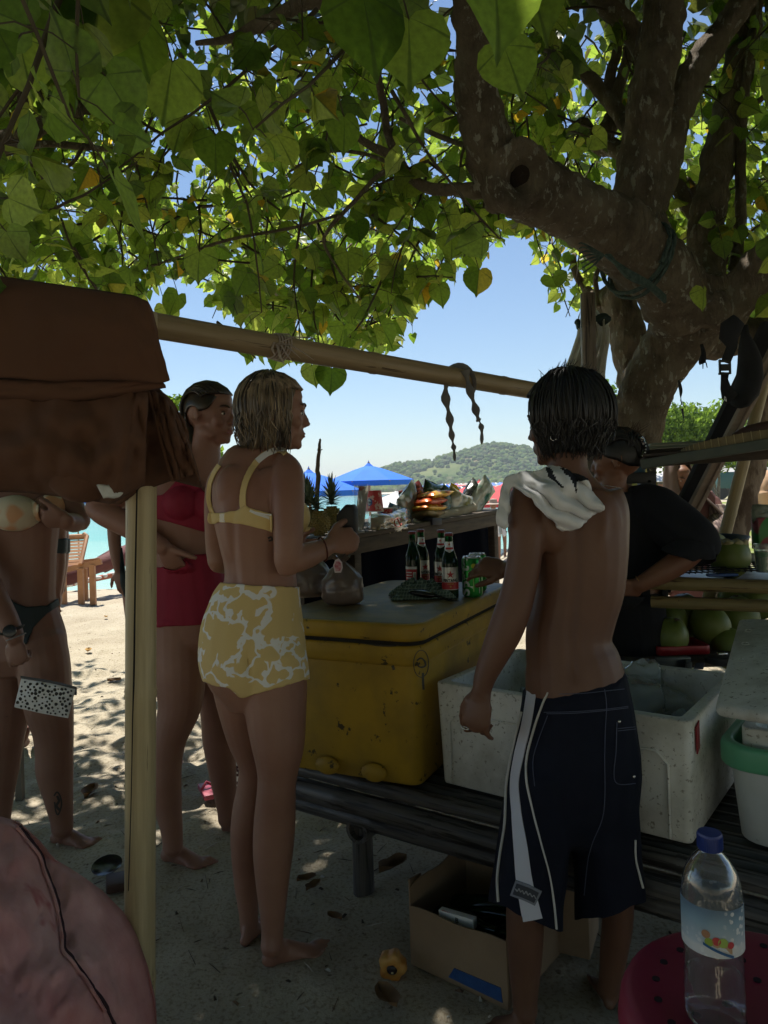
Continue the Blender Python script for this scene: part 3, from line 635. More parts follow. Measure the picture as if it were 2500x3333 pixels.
# ------------------------------------------------------------------ people
def skin_mat(name, c, c2):
    m = mat(name, c, 0.5, tuple(q * k for q, k in zip(c2, (.85, .72, .70))), scale=3.5, bump=0.25, bscale=260, bdist=0.0012, spec=0.5, thresh=(0.30, 0.75), spots=tuple(q * .6 for q in c2), spot_scale=34, spot_th=.70, detail=8.0); return m
class Body:
    """one person's body: closed lofts traced in the picture plane at a distance, fused into one surface"""
    def __init__(s, name, base, label, vox=0.005, cat='person', group=None):
        s.r = thing(name, base, label, cat, group); s.mb = MB(); s.vox = vox; s.label = label
    def loft(s, pts, k=1.0, n=20, sub=4, dim=None, e=2.0, yoff=0):
        # pts: (px, py, D, halfwidth px[, halfdepth m]); depth = halfwidth * k when not given
        pts = [tuple(p) if len(p) == 5 else (*p, p[3] * p[2] / F * k) for p in pts]; q = spline(pts, sub)
        c = [P(a, b, d) for a, b, d, w, h in q]; L = len(c); vs = []; fs = []
        for i in range(L):
            t = (c[min(i + 1, L - 1)] - c[max(i - 1, 0)]); t.normalize()
            a = FW.cross(t); 
            if a.length < 0.2: a = Vector((1, 0, 0)) - t * t.x
            a.normalize(); d = t.cross(a).normalized(); w = max(0.002, q[i][3] * q[i][2] / F); h = max(0.002, q[i][4])
            for j in range(n):
                g = 2 * math.pi * j / n; cg, sg = math.cos(g), math.sin(g)
                cx = math.copysign(abs(cg) ** (2 / e), cg); sx = math.copysign(abs(sg) ** (2 / e), sg)
                vs.append(c[i] + a * (w * cx) + d * (h * sx))
        for i in range(L - 1):
            for j in range(n): fs.append((i * n + j, i * n + (j + 1) % n, (i + 1) * n + (j + 1) % n, (i + 1) * n + j))
        # rounded caps
        for end, dr in ((0, -1), (L - 1, 1)):
            t = (c[min(end + 1, L - 1)] - c[max(end - 1, 0)]).normalized() * dr; b = len(vs); cc = c[end]; w = min(q[end][3] * q[end][2] / F, q[end][4])
            ring = [vs[end * n + j] for j in range(n)]
            vs += [cc + (v - cc) * 0.72 + t * w * 0.55 for v in ring]; vs.append(cc + t * w * 0.8)
            for j in range(n):
                fs.append((end * n + j, end * n + (j + 1) % n, b + (j + 1) % n, b + j)); fs.append((b + j, b + (j + 1) % n, b + n))
        s.mb.add(vs, fs)
    def ell(s, c, r, rot=None): s.mb.ell(c, r, rot)
    def head(s, c, yaw, size=1.0, pitch=0.0, roll=0.0, male=False, open_mouth=False):
        # c = centre between the ears; yaw 0 faces +y (away from the viewer), 90 faces +x (right)
        R = Matrix.Rotation(-math.radians(yaw), 3, 'Z') @ Matrix.Rotation(math.radians(roll), 3, 'Y') @ Matrix.Rotation(math.radians(pitch), 3, 'X')
        s.hc, s.hR, s.hs = Vector(c), R, size
        def E(p, r, rot=None): s.mb.ell(s.hc + R @ (Vector(p) * size), [q * size for q in r], R @ rot if rot else R)
        rx = lambda a: Matrix.Rotation(math.radians(a), 3, 'X'); ry = lambda a: Matrix.Rotation(math.radians(a), 3, 'Y'); rz = lambda a: Matrix.Rotation(math.radians(a), 3, 'Z')
        E((0, -0.008, 0.028), (0.074, 0.093, 0.088)); E((0, 0.030, 0.010), (0.064, 0.062, 0.075))
        E((0, 0.030, -0.045), (0.054, 0.056, 0.058)); E((0, 0.044, -0.080), (0.036, 0.036, 0.026)); E((0, 0.068, -0.092), (0.017, 0.014, 0.014))
        for sg in (-1, 1):
            E((sg * 0.036, 0.060, -0.026), (0.022, 0.022, 0.022)); E((sg * 0.026, 0.083, 0.020), (0.026, 0.010, 0.007), rz(-sg * 14))
            E((sg * 0.046, 0.012, -0.062), (0.014, 0.040, 0.020), rx(-24))
            E((sg * 0.011, 0.092, -0.032), (0.008, 0.010, 0.007))
            # ears: rim and lobe
            for a in range(9):
                t = a / 8 * 4.6 - 1.2; E((sg * (0.079 + 0.006 * math.cos(t * .5)), -0.012 - 0.016 * math.cos(t - .3), 0.002 + 0.026 * math.sin(t)), (0.0045, 0.005, 0.005))
            E((sg * 0.075, -0.004, 0.0), (0.006, 0.012, 0.020)); E((sg * 0.077, 0.0, -0.024), (0.005, 0.007, 0.008))
        E((0, 0.084, 0.006), (0.007, 0.010, 0.022), rx(12)); E((0, 0.092, -0.014), (0.0075, 0.012, 0.020), rx(20)); E((0, 0.100, -0.029), (0.009, 0.0095, 0.008))
        E((0, 0.073, -0.060), (0.027, 0.017, 0.019))
        E((0, 0.0845, -0.0575), (0.020, 0.0075, 0.0052)); E((0, 0.0830, -0.0665), (0.017, 0.0075, 0.0055))
        E((0, 0.018, 0.055), (0.062, 0.070, 0.052))
    def eyes(s, dark=(0.03, 0.02, 0.015), brow=(0.05, 0.03, 0.02), skin=None):
        R = s.hR; z = s.hs
        for sg in (-1, 1):
            b = MB(); b.ell(s.hc + R @ (Vector((sg * 0.030, 0.0718, 0.001)) * z), (0.0105 * z, 0.0115 * z, 0.0062 * z), R); e = b.build('eye', M['eyewhite'], s.r)
            b = MB(); b.ell(s.hc + R @ (Vector((sg * 0.030, 0.0805, 0.001)) * z), (0.0055 * z, 0.0042 * z, 0.0055 * z), R); b.build('iris', mat('iris', dark, 0.15), e)
            b = MB(); pts = [s.hc + R @ (Vector((sg * (0.014 + 0.034 * t), 0.094 - 0.018 * t * t, 0.0225 + 0.007 * math.sin(t * 2.6))) * z) for t in (0, .25, .5, .75, 1)]; b.tube(pts, [0.002, 0.0034, 0.0034, 0.0028, 0.001], 6); b.build('eyebrow', mat('brow', brow, 0.9), s.r)
            b = MB(); pts = [s.hc + R @ (Vector((sg * (0.018 + 0.025 * t), 0.0865 - 0.008 * t, 0.0045 + 0.005 * math.sin(t * 3.1))) * z) for t in (0, .25, .5, .75, 1)]; b.tube(pts, [0.001, 0.0022, 0.0026, 0.0022, 0.001], 6); b.build('eyelid', mat('lashes', brow, 0.9), s.r)
    def lips(s, col):
        R = s.hR; z = s.hs; b = MB()
        for zz, yy, h in ((-0.0585, 0.0850, 0.0042), (-0.0665, 0.0840, 0.0046)): b.ell(s.hc + R @ (Vector((0, yy, zz)) * z), (0.0195 * z, 0.0075 * z, h * z), R)
        b.build('lips', mat('lips', col, 0.5), s.r)
    def hand(s, wrist, d, nrm, size=1.0, curl=(0.4, 0.5, 0.55, 0.6), spread=0.12, thumb=(0.9, 0.2), side=1, thick=1.0, th_curl=0.3):
        # wrist point, direction of the palm, normal of the BACK of the hand; thumb grows on side*(d x nrm)
        d = Vector(d).normalized(); n = Vector(nrm); n = (n - d * n.dot(d)).normalized(); u = d.cross(n) * side; w = Vector(wrist); z = size
        R = Matrix((u, d, n)).transposed()
        s.mb.ell(w + d * 0.045 * z, (0.038 * z, 0.052 * z, 0.0165 * z * thick), R); s.mb.ell(w + d * 0.062 * z, (0.041 * z, 0.030 * z, 0.0145 * z * thick), R)
        s.mb.ell(w + d * 0.03 * z + u * 0.022 * z - n * 0.008 * z, (0.018 * z, 0.030 * z, 0.015 * z), R); s.mb.ell(w + d * 0.006 * z, (0.027 * z, 0.03 * z, 0.018 * z), R)
        tips = []
        for i, (off, ln, rd) in enumerate(((0.029, 0.072, 0.0088), (0.010, 0.080, 0.0090), (-0.010, 0.074, 0.0086), (-0.028, 0.058, 0.0076))):
            c = curl[i]; p = w + d * (0.078 - 0.004 * i) * z + u * off * z; a = 0.0; pts = [p - d * 0.02 * z, p]; dd = (d + u * spread * (1.5 - i) * 0.5).normalized()
            for j, seg in enumerate((0.46, 0.30, 0.24)):
                a += c * (1.25, 1.45, 0.9)[j]
                p = p + (dd * math.cos(a) - n * math.sin(a)) * ln * seg * z; pts.append(p)
            s.mb.tube(pts, [rd * z, rd * 1.05 * z, rd * 0.98 * z, rd * 0.9 * z, rd * 0.72 * z], 10); s.mb.ell(pts[-1], [rd * 0.74 * z] * 3, n=10, m=8); tips.append(p)
        p = w + d * 0.022 * z + u * 0.026 * z; ta = thumb[0]; dd = (d * math.cos(ta) + u * math.sin(ta) - n * thumb[1]).normalized(); pts = [p, p + dd * 0.035 * z]
        d2 = (dd + d * th_curl - n * th_curl * 0.6 - u * th_curl * .5).normalized(); pts.append(pts[-1] + d2 * 0.030 * z); d3 = (d2 + d * th_curl * .6 - n * th_curl * 0.6).normalized(); pts.append(pts[-1] + d3 * 0.024 * z)
        s.mb.tube(pts, [0.014 * z, 0.012 * z, 0.0108 * z, 0.0085 * z], 10); s.mb.ell(pts[-1], [0.0086 * z] * 3, n=10, m=8)
        return tips
    def foot(s, heel, toe, ankle, size=1.0, up=(0, 0, 1)):
        # heel / toe = points on the ground under heel back and big toe; ankle = joint centre
        h, t, a = Vector(heel), Vector(toe), Vector(ankle); h.z -= .009; t.z -= .009; d = (t - h); L = d.length; d.normalize(); upv = Vector((0, 0, 1)); side = d.cross(upv)
        R = Matrix((side, d, upv)).transposed(); z = L / 0.25
        s.mb.ell(h + d * 0.030 * z + upv * 0.026 * z, (0.027 * z, 0.034 * z, 0.030 * z), R)
        for k in range(9):
            f = k / 8; hh = 0.046 * (1 - f) ** 1.1 + 0.017; c = h + d * (0.045 + f * 0.13) * z + upv * (hh * 0.72) * z
            s.mb.ell(c, ((0.027 + 0.015 * f) * z, 0.032 * z, hh * z * 0.80), R)
        s.loft3([a + upv * 0.03, a, h + d * 0.062 * z + upv * 0.045 * z], [0.031 * z, 0.033 * z, 0.034 * z])
        for i in range(5):
            x = (-0.034, -0.012, 0.006, 0.023, 0.039)[i]; ln = (0.052, 0.050, 0.044, 0.037, 0.030)[i]; r = (0.0125, 0.0080, 0.0076, 0.0072, 0.0070)[i]; st = 0.182 - 0.007 * i
            sg = getattr(s, 'bigtoe', 1)
            b = h + d * st * z + side * x * sg * z + upv * 0.014 * z; s.mb.tube([b - d * .01 * z, b + upv * 0.005 * z + d * ln * .4 * z, b + d * ln * 0.8 * z - upv * 0.003 * z, b + d * ln * z - upv * .004 * z], [r * z, r * z, r * z, r * .8 * z], 8)
            s.mb.ell(b + d * ln * z - upv * 0.003 * z, [r * z * 0.9] * 3, n=8, m=6)
    def loft3(s, pts, rad): s.mb.tube(pts, rad, 14)
    def finish(s, skin, smooth=3, grooves=()):
        b = s.mb.build('body', skin, s.r, angle=180); remesh(b, s.vox, smooth, 0.5); s.body = b; me = b.data
        s.base = Vector(s.r['base'])
        if grooves:
            nn = [v.normal.copy() for v in me.vertices]
            for v, n in zip(me.vertices, nn):
                if n.y > -.2: continue
                x, y = pp(v.co + s.base)
                for path, w, dep in grooves:
                    if path[0][0] < y < path[-1][0]:
                        f = min(1, (y - path[0][0]) / 60, (path[-1][0] - y) / 60); v.co -= n * dep * f * math.exp(-((x - interp(path, y)) / w) ** 2)
        pass; s.bvh = BVHTree.FromPolygons([v.co + s.base for v in me.vertices], [tuple(p.vertices) for p in me.polygons]); return b
    def ray(s, px, py, off=0.0, D0=0.4, back=False):
        o = P(px, py, 8.0 if back else D0); d = (P(px, py, 3) - P(px, py, 2)).normalized() * (-1 if back else 1)
        h = s.bvh.ray_cast(o, d, 12)
        if h[0] is None: return None, None
        n = h[1]; n = n if n.dot(d) < 0 else -n
        return h[0] + n * off, n
    def garment(s, name, pred, m, off=0.004, label=None, smooth=3, noise_amp=0.0, fn=None, mats=None, matfn=None):
        me = s.body.data; B = s.base
        keep = [p for p in me.polygons if pred(p.center + B, p.normal)]
        if not keep: print('EMPTY garment', name); return None
        idx = {}; vs = []; fs = []
        for p in keep:
            f = []
            for i in p.vertices:
                if i not in idx:
                    idx[i] = len(vs); v = me.vertices[i]; q = v.co + B
                    o = off + (noise_amp * noise.noise(q * 16) if noise_amp else 0)
                    nq = q + v.normal * o
                    if fn: nq = fn(q, v.normal, nq)
                    vs.append(nq)
                f.append(idx[i])
            fs.append(tuple(f))
        # smooth the free edge
        from collections import defaultdict
        ec = defaultdict(int)
        for f in fs:
            for a, b in zip(f, f[1:] + f[:1]): ec[(min(a, b), max(a, b))] += 1
        nb = defaultdict(list)
        for (a, b), c in ec.items():
            if c == 1: nb[a].append(b); nb[b].append(a)
        for _ in range(6):
            new = {i: (vs[i] * 0.4 + sum((vs[j] for j in ns), Vector()) * (0.6 / len(ns))) for i, ns in nb.items() if len(ns) == 2}
            for i, v in new.items(): vs[i] = v
        g = MB(); g.add(vs, fs)
        if matfn: g.m = [matfn(sum((vs[i] for i in f), Vector()) / len(f)) for f in fs]
        o = g.build(name, mats or m, s.r, angle=180)
        q = o.modifiers.new('s', 'SOLIDIFY'); q.thickness = 0.0035; q.offset = 0.6; q.use_rim = True; bake(o); o.data.polygons.foreach_set('use_smooth', [True] * len(o.data.polygons))
        if label: o['label'] = label
        return o
    def ribbon(s, name, pts, w, m, off=0.006, parent=None, thick=0.003, wl=None, sub=6, build=True, mb=None, back=False):
        # a flat strap lying on the body; pts (px,py), w = width px
        q = spline([tuple(p) for p in pts], sub); L = len(q); row = []
        last = None
        for i, c in enumerate(q):
            t = Vector((q[min(i + 1, L - 1)][0] - q[max(i - 1, 0)][0], q[min(i + 1, L - 1)][1] - q[max(i - 1, 0)][1])); t.normalize(); nn = Vector((-t.y, t.x)); ww = (interp([(k / (len(wl) - 1), q_) for k, q_ in enumerate(wl)], i / (L - 1)) if wl else w) / 2
            r = []
            for k in (-1, 0, 1):
                h, n = s.ray(c[0] + nn.x * ww * k, c[1] + nn.y * ww * k, off, back=back)
                if h is None:
                    h = last and P(c[0] + nn.x * ww * k, c[1] + nn.y * ww * k, last.y)
                if h: last = h; r.append(h)
            if len(r) == 3: row.append(r)
        b = mb or MB()
        if len(row) > 1:
            vs = [v for r in row for v in r]; fs = [(i * 3 + k, i * 3 + k + 1, (i + 1) * 3 + k + 1, (i + 1) * 3 + k) for i in range(len(row) - 1) for k in (0, 1)]
            b.add(vs, fs)
        if build and b.v: return b.build(name, m, parent or s.r, solid=thick, angle=60)
    def tube(s, name, pts, r, m, parent=None, n=8):
        b = MB(); b.tube(pts, r, n); return b.build(name, m, parent or s.r, angle=180)
M['eyewhite'] = mat('eyewhite', (0.75, 0.72, 0.68), 0.25)
def strands(mb, c, R, size, n, seed, start, flow, r=0.0022, segs=6):
    """hair strands: start(u) gives a local point on the skull, flow(p, t) the local path"""
    rs = random.Random(seed)
    for i in range(n):
        pts = flow(rs)
        if pts is None: continue
        w = [c + R @ (Vector(p) * size) for p in pts]; L = len(w)
        mb.tube(w, [r * rs.uniform(.7, 1.4) * (1 - 0.75 * (k / (L - 1)) ** 1.5) for k in range(L)], 5, cap=True)
def inpoly(pt, poly):
    x, y = pt; c = False; n = len(poly)
    for i in range(n):
        x1, y1 = poly[i]; x2, y2 = poly[i - 1]
        if (y1 > y) != (y2 > y) and x < (x2 - x1) * (y - y1) / (y2 - y1) + x1: c = not c
    return c
def pp(v): a = proj(v); return a[0], a[1]
def hair_strands(name, B, m, mode, n=300, L=0.1, r=0.0028, seed=1, az=(60, 300), thick=0.010, zend=-0.09, up=0.0, shell=True, wave=0.004, lims=None):
    R, c, S = B.hR, B.hc, B.hs; rs = random.Random(seed); mb = MB()
    A = (0.077 + thick, 0.097 + thick, 0.094 + thick); C = Vector((0, -0.009, 0.028))
    def W(p): return c + R @ (Vector(p) * S)
    def el(az_, th, k=1.0): return C + Vector((A[0] * k * math.sin(th) * math.sin(az_), A[1] * k * math.sin(th) * math.cos(az_), A[2] * k * math.cos(th)))
    for i in range(n):
        if mode in ('bob', 'mop'):
            a0 = math.radians(rs.uniform(*az)); th0 = math.radians(rs.uniform(2, 55)); part = rs.uniform(-0.15, .15)
            pts = []; k = rs.uniform(0.97, 1.05)
            for j in range(7):
                t = j / 6; pts.append(el(a0 + part * (1 - t), th0 + (math.radians(100) - th0) * t, k))
            e = pts[-1]; ze = zend * rs.uniform(0.6 if mode == 'mop' else 0.78, 1.15); w1 = rs.uniform(-1, 1) * wave; w2 = rs.uniform(-1, 1) * wave
            m_ = 5
            for j in range(1, m_ + 1):
                t = j / m_; q = e.copy(); q.z = e.z + (ze - e.z) * t
                tk = .32 if mode == 'mop' else .16; q.x += w1 * math.sin(t * 6 + i) - e.x * tk * t; q.y += w2 * math.cos(t * 5 + i) - e.y * tk * t; pts.append(q)
            if mode == 'mop' and i % 4 == 0:
                a0 = math.radians(rs.uniform(0, 360)); th = math.radians(rs.uniform(0, 42)); p0 = el(a0, th, .98); d = (p0 - C).normalized() + Vector((rs.uniform(-1.1, 1.1), rs.uniform(-1.2, .5), rs.uniform(-.2, .5))); lift = 1 if i % 28 == 0 else .25; d = (d * lift + ((R.transposed() @ Vector((0, 0, -1))) * .2 + Vector((0, -.5, -.35))) * (1 - lift)).normalized(); pts = [p0 + d * up * t for t in (0, .35, .7, 1)]
                rr = 0.0011
                mb.tube([W(p) for p in pts], [rr, rr, rr * .7, rr * .3], 4); continue
        else:   # slick: combed back from the brow
            x = rs.uniform(-0.98, 0.98); k = rs.uniform(0.97, 1.03); pts = []; a1 = math.radians(rs.uniform(28, 50)); hi = 1 - abs(x) ** 2.6 * .42
            for j in range(9):
                t = j / 8; al = math.radians(90) - math.radians(64) * hi + (math.radians(64) * hi + math.radians(100)) * t
                xx = x * (1 - 0.25 * t); rr = math.sqrt(max(0, 1 - xx * xx * .86)); pts.append(C + Vector((A[0] * xx * k, A[1] * rr * k * math.cos(math.pi - al) * -1 if False else A[1] * rr * k * -math.cos(math.pi - al) , A[2] * rr * k * math.sin(al))))
            pts = [Vector((p.x, p.y, p.z)) for p in pts]
            e = pts[-1]; ze = zend * rs.uniform(0.85, 1.1)
            if mode == 'slick' and e.z > ze:
                for j in range(1, 5):
                    t = j / 4; pts.append(Vector((e.x * (1 - .1 * t) + wave * math.sin(t * 5 + i), e.y + 0.012 * t, e.z + (ze - e.z) * t)))
        Lp = len(pts); mb.tube([W(p) for p in pts], [r * rs.uniform(.8, 1.25) * (1 - 0.72 * (j / (Lp - 1)) ** 2) for j in range(Lp)], 5)
    if shell:
        s2 = MB(); 
        # cap over the scalp, open at the face
        def fn(u, v):
            a = 2 * math.pi * u; dg = abs((math.degrees(a) + 180) % 360 - 180)
            if mode in ('slick', 'bun'): lim = interp([(0, 60), (30, 64), (45, 76), (60, 96), (82, 102), (95, 90), (112, 92), (130, 110), (180, 114)], dg)
            elif mode == 'mop': lim = interp([(0, 62), (35, 66), (az[0] - 5, 84), (az[0] + 8, 100), (180, 104)], dg)
            else: lim = interp([(0, 58), (35, 62), (az[0] - 12, 76), (az[0] + 5, 100), (180, 104)], dg)
            if lims: lim = interp(lims, dg)
            lim = math.radians(lim)
            p = el(a, lim * v, 0.93)
            return W(p)
        s2.grid(fn, 56, 14)
        if mode == 'bob' or mode == 'slick' or mode == 'mop':
            lo, hi = (az[0] + 12, az[1] - 12) if mode != 'slick' else (125, 235)
            def fn2(u, v):
                a = math.radians(lo + (hi - lo) * u); p = el(a, math.radians(98), 0.94); p.z = p.z + (zend * 0.86 - p.z) * v; tk = .30 if mode == 'mop' else .14; p.x *= 1 - tk * v; p.y *= 1 - tk * v; return W(p)
            s2.grid(fn2, 30, 6)
        o = s2.build('scalp_hair', m, B.r, solid=0.006, angle=180)
    return mb.build(name, m, B.r, angle=180)
def hair_mat(name, c1, c2, rough=0.4): return mat(name, c1, rough, c2, scale=38.0, stretch=(1, 1, .25), spec=0.6)
M['hair_blonde'] = hair_mat('wet_blonde_hair', (0.055, 0.038, 0.024), (0.42, 0.31, 0.19), 0.35)
M['hair_dark'] = hair_mat('wet_dark_hair', (0.02, 0.013, 0.009), (0.06, 0.038, 0.022), 0.3)
M['hair_black'] = hair_mat('black_hair', (0.006, 0.006, 0.007), (0.018, 0.015, 0.014), 0.45)
SK = {'a': skin_mat('skin_tan', (0.36, 0.19, 0.13), (0.29, 0.145, 0.10)), 'b': skin_mat('skin_tan_b', (0.37, 0.195, 0.14), (0.30, 0.15, 0.105)), 'c': skin_mat('skin_tan_c', (0.28, 0.15, 0.11), (0.23, 0.12, 0.085)),
      'm': skin_mat('skin_brown', (0.17, 0.080, 0.046), (0.12, 0.056, 0.032)), 'w': skin_mat('skin_brown_b', (0.27, 0.13, 0.07), (0.2, 0.09, 0.05))}
# ---------------- woman in the yellow patterned bikini
B = Body('person', G(880, 3110), 'woman seen from behind in yellow bikini top and white-patterned yellow shorts, wet bobbed hair', 0.005); W2 = B
B.head(P(893, 1351, 2.17), 78, 0.97)
B.loft([(888, 1385, 2.17, 46, .05), (880, 1425, 2.17, 48, .052), (874, 1465, 2.17, 54, .056), (862, 1500, 2.16, 88, .066), (838, 1535, 2.16, 128, .082), (834, 1590, 2.15, 142, .100), (838, 1650, 2.15, 142, .108), (840, 1705, 2.15, 139, .11), (842, 1770, 2.15, 126, .102), (846, 1835, 2.15, 115, .095), (848, 1905, 2.15, 120, .10), (834, 1980, 2.15, 144, .115), (823, 2070, 2.15, 162, .13), (826, 2150, 2.15, 164, .135), (838, 2210, 2.15, 148, .12)], e=2.15)
B.loft([(893, 2120, 2.12, 96, .10), (893, 2224, 2.12, 107, .10), (900, 2340, 2.11, 97, .095), (906, 2430, 2.10, 85, .085), (904, 2510, 2.10, 67, .068), (900, 2570, 2.10, 63, .062), (894, 2680, 2.12, 68, .066), (889, 2775, 2.13, 65, .064), (887, 2870, 2.13, 54, .055), (888, 2969, 2.13, 42, .044), (887, 3030, 2.13, 36, .038), (884, 3085, 2.12, 36, .04)])
B.loft([(770, 2130, 2.18, 92, .10), (780, 2240, 2.20, 84, .09), (805, 2386, 2.22, 68, .078), (830, 2483, 2.24, 54, .06), (822, 2560, 2.25, 50, .052), (808, 2650, 2.26, 53, .056), (802, 2742, 2.27, 51, .055), (803, 2870, 2.28, 41, .045), (809, 2969, 2.28, 31, .036), (812, 3025, 2.28, 30, .034)])
B.loft([(925, 1500, 2.12, 34), (936, 1540, 2.09, 52), (938, 1610, 2.06, 54), (938, 1690, 2.04, 51), (938, 1770, 2.03, 48), (935, 1825, 2.03, 44), (934, 1850, 2.03, 36)])
B.loft([(930, 1836, 2.03, 36), (960, 1822, 2.04, 44), (1000, 1808, 2.08, 43), (1040, 1792, 2.12, 35), (1072, 1776, 2.15, 28)], k=.9)
B.loft([(735, 1525, 2.20, 30), (712, 1570, 2.24, 38), (702, 1640, 2.26, 37), (704, 1710, 2.28, 38), (708, 1780, 2.30, 38), (712, 1830, 2.30, 36)])
B.loft([(708, 1830, 2.30, 34), (760, 1836, 2.37, 33), (840, 1820, 2.46, 29), (920, 1800, 2.5, 24), (955, 1795, 2.5, 20)])
B.hand(P(950, 1795, 2.5), (0.9, 0.1, .1), (0, 1, 0.3), 0.95, side=1)
for px, py, D, r in ((760, 1590, 2.085, .05), (880, 1600, 2.08, .052)): B.ell(P(px, py, D), (r, .03, r * 1.35))
B.ell(P(755, 2130, 2.115), (.080, .068, .095)); B.ell(P(868, 2140, 2.105), (.092, .07, .10)); B.ell(P(950, 1682, 2.22), (.050, .062, .052)); B.ell(P(900, 1690, 2.28), (.05, .055, .05))
t_ = B.hand(P(1072, 1774, 2.15), (0.80, 0.42, 0.16), (0.1, -0.9, .35), 1.03, curl=(1.0, 1.05, 1.1, 1.15), thumb=(0.80, 0.25), side=-1, th_curl=0.4)
B.foot(G(855, 3140), G(1092, 3082), P(884, 3072, 2.12))
B.foot(G(788, 3078), P(850, 3040, 2.42) + Vector((0, 0, 0)) if False else G(880, 2985), P(812, 3030, 2.28))
B.finish(SK['a'], grooves=[([(1470, 838), (1560, 790), (1700, 757), (1830, 758), (1930, 772)], 15, .007), ([(1560, 880), (1640, 872), (1720, 885)], 14, -.003), ([(2090, 800), (2200, 812), (2250, 822)], 12, .010)])
B.eyes(brow=(0.12, 0.07, 0.04)); B.lips((0.30, 0.12, 0.10))
hair_strands('hair', B, M['hair_blonde'], 'bob', n=760, az=(60, 300), zend=-0.098, r=0.0023, seed=4, thick=0.007, wave=0.010)
hair_strands('loose_locks', B, M['hair_dark'], 'bob', n=60, az=(64, 296), zend=-0.108, r=0.0026, seed=41, thick=0.010, wave=0.018, shell=False); hair_strands('wet_locks', B, M['hair_blonde'], 'bob', n=80, az=(58, 302), zend=-0.112, r=0.0030, seed=43, thick=0.011, wave=0.02, shell=False)
hair_strands('fringe_hair', B, M['hair_blonde'], 'bun', n=150, r=0.003, seed=14, thick=0.008, shell=False)
YEL = mat('yellow_cloth', (0.66, 0.48, 0.19), 0.8, (0.74, 0.55, 0.24), scale=4, bump=0.15, bscale=260, bdist=0.001)
WHT = mat('white_print', (0.8, 0.79, 0.78), 0.8)
def floral():
    m = mat('yellow_floral_cloth', (0.50, 0.37, 0.13), 0.8, bump=0.15, bscale=260, bdist=0.001); nt = NT(m); b = nt.n['Principled BSDF']
    tc = nt('TexCoord'); n0 = nt('TexNoise', Scale=9.0, Detail=3.0, Roughness=0.55); nt.l.new(tc.outputs['Object'], n0.inputs['Vector'])
    mx = nt('MixRGB'); mx.inputs[0].default_value = 0.13; nt.l.new(tc.outputs['Object'], mx.inputs[1]); nt.l.new(n0.outputs['Color'], mx.inputs[2])
    v = nt('TexVoronoi', feature='DISTANCE_TO_EDGE', Scale=20.0, Randomness=1.0); nt.l.new(mx.outputs[0], v.inputs['Vector'])
    n1 = nt('TexNoise', Scale=13.0, Detail=1.0); nt.l.new(tc.outputs['Object'], n1.inputs['Vector'])
    f = ramp(nt, v.outputs['Distance'], [(0.082, (1, 1, 1)), (0.094, (0, 0, 0))]); g = ramp(nt, n1.outputs[0], [(0.47, (0, 0, 0)), (0.485, (1, 1, 1))])
    q = nt('MixRGB', blend_type='MULTIPLY'); q.inputs[0].default_value = 1; nt.l.new(f, q.inputs[1]); nt.l.new(g, q.inputs[2])
    c = nt('MixRGB'); nt.l.new(q.outputs[0], c.inputs[0]); c.inputs[1].default_value = (0.70, 0.52, 0.22, 1); c.inputs[2].default_value = (0.82, 0.81, 0.80, 1); nt.l.new(c.outputs[0], b.inputs['Base Color']); return m
FLO = floral()
hemL = [(640, 2200), (700, 2228), (749, 2234), (784, 2268), (830, 2258), (900, 2238), (1010, 2206)]
def wp(p, n):
    x, y = pp(p); return 1900 + (x - 720) * 0.05 < y < interp(hemL, x) and 640 < x < 1012
B.garment('shorts', wp, FLO, off=0.005, label='yellow high-waisted shorts with white brush-stroke flowers', noise_amp=0.002)
def bt(p, n):
    x, y = pp(p)
    if x > 992 - 0 and False: return False
    if proj(p)[2] < 2.125 and x > 890: return False
    top = interp([(690, 1668), (730, 1668), (780, 1662), (800, 1642), (815, 1655), (880, 1670), (905, 1672), (930, 1640), (1010, 1630)], x); bot = interp([(690, 1704), (735, 1698), (790, 1706), (860, 1722), (900, 1738), (960, 1736), (1010, 1730)], x)
    return top < y < bot and 680 < x < 1012
B.garment('bikini_top', bt, FLO if False else YEL, off=0.004, label='yellow bikini top with a back clasp')
B.ribbon('strap', [(797, 1668), (792, 1640), (793, 1600), (803, 1562), (822, 1524), (850, 1490), (880, 1472), (915, 1466), (930, 1478)], 19, YEL, off=0.003)
B.ribbon('strap', [(694, 1672), (686, 1650), (681, 1620), (686, 1575), (700, 1540), (716, 1515)], 13, YEL, off=0.003)
B.ribbon('strap_twist', [(838, 1503), (868, 1480), (900, 1468), (924, 1466)], 17, WHT, off=0.007)
b = MB()
h, n_ = B.ray(797, 1638, 0.008); 
if h: MB().tube([h + Vector((0.009 * math.cos(a), 0, 0.008 * math.sin(a))) for a in np.linspace(0, 6.28, 14)], 0.0016, 6, cap=False)
h, n_ = B.ray(731, 1685, 0.008)
if h: b.box(h, (0.015, 0.003, 0.024))
b.build('clasp', mat('clear_metal', (0.7, 0.7, 0.68), 0.2, metal=0.6), B.r)
B.ribbon('print', [(815, 1662), (835, 1672), (860, 1680), (885, 1688)], 8, WHT, off=0.0065); B.ribbon('print', [(830, 1668), (870, 1675), (890, 1676)], 5, WHT, off=0.0065)
ring = lambda c, ax, r, n=16: [Vector(c) + (Quaternion(Vector(ax).normalized(), 2 * math.pi * i / n) @ (Vector(ax).orthogonal().normalized() * r)) for i in range(n + 1)]
B.tube('bracelet', ring(P(1050, 1787, 2.13), (0.8, .4, .15), .0345), 0.0022, mat('bracelet_cord', (0.12, 0.03, 0.02), .8))
B.ribbon('tattoo', [(872, 1752), (882, 1748), (885, 1757), (874, 1760)], 6, mat('tattoo_ink', (0.05, 0.045, 0.045), .6), off=0.0012, thick=0.0006)
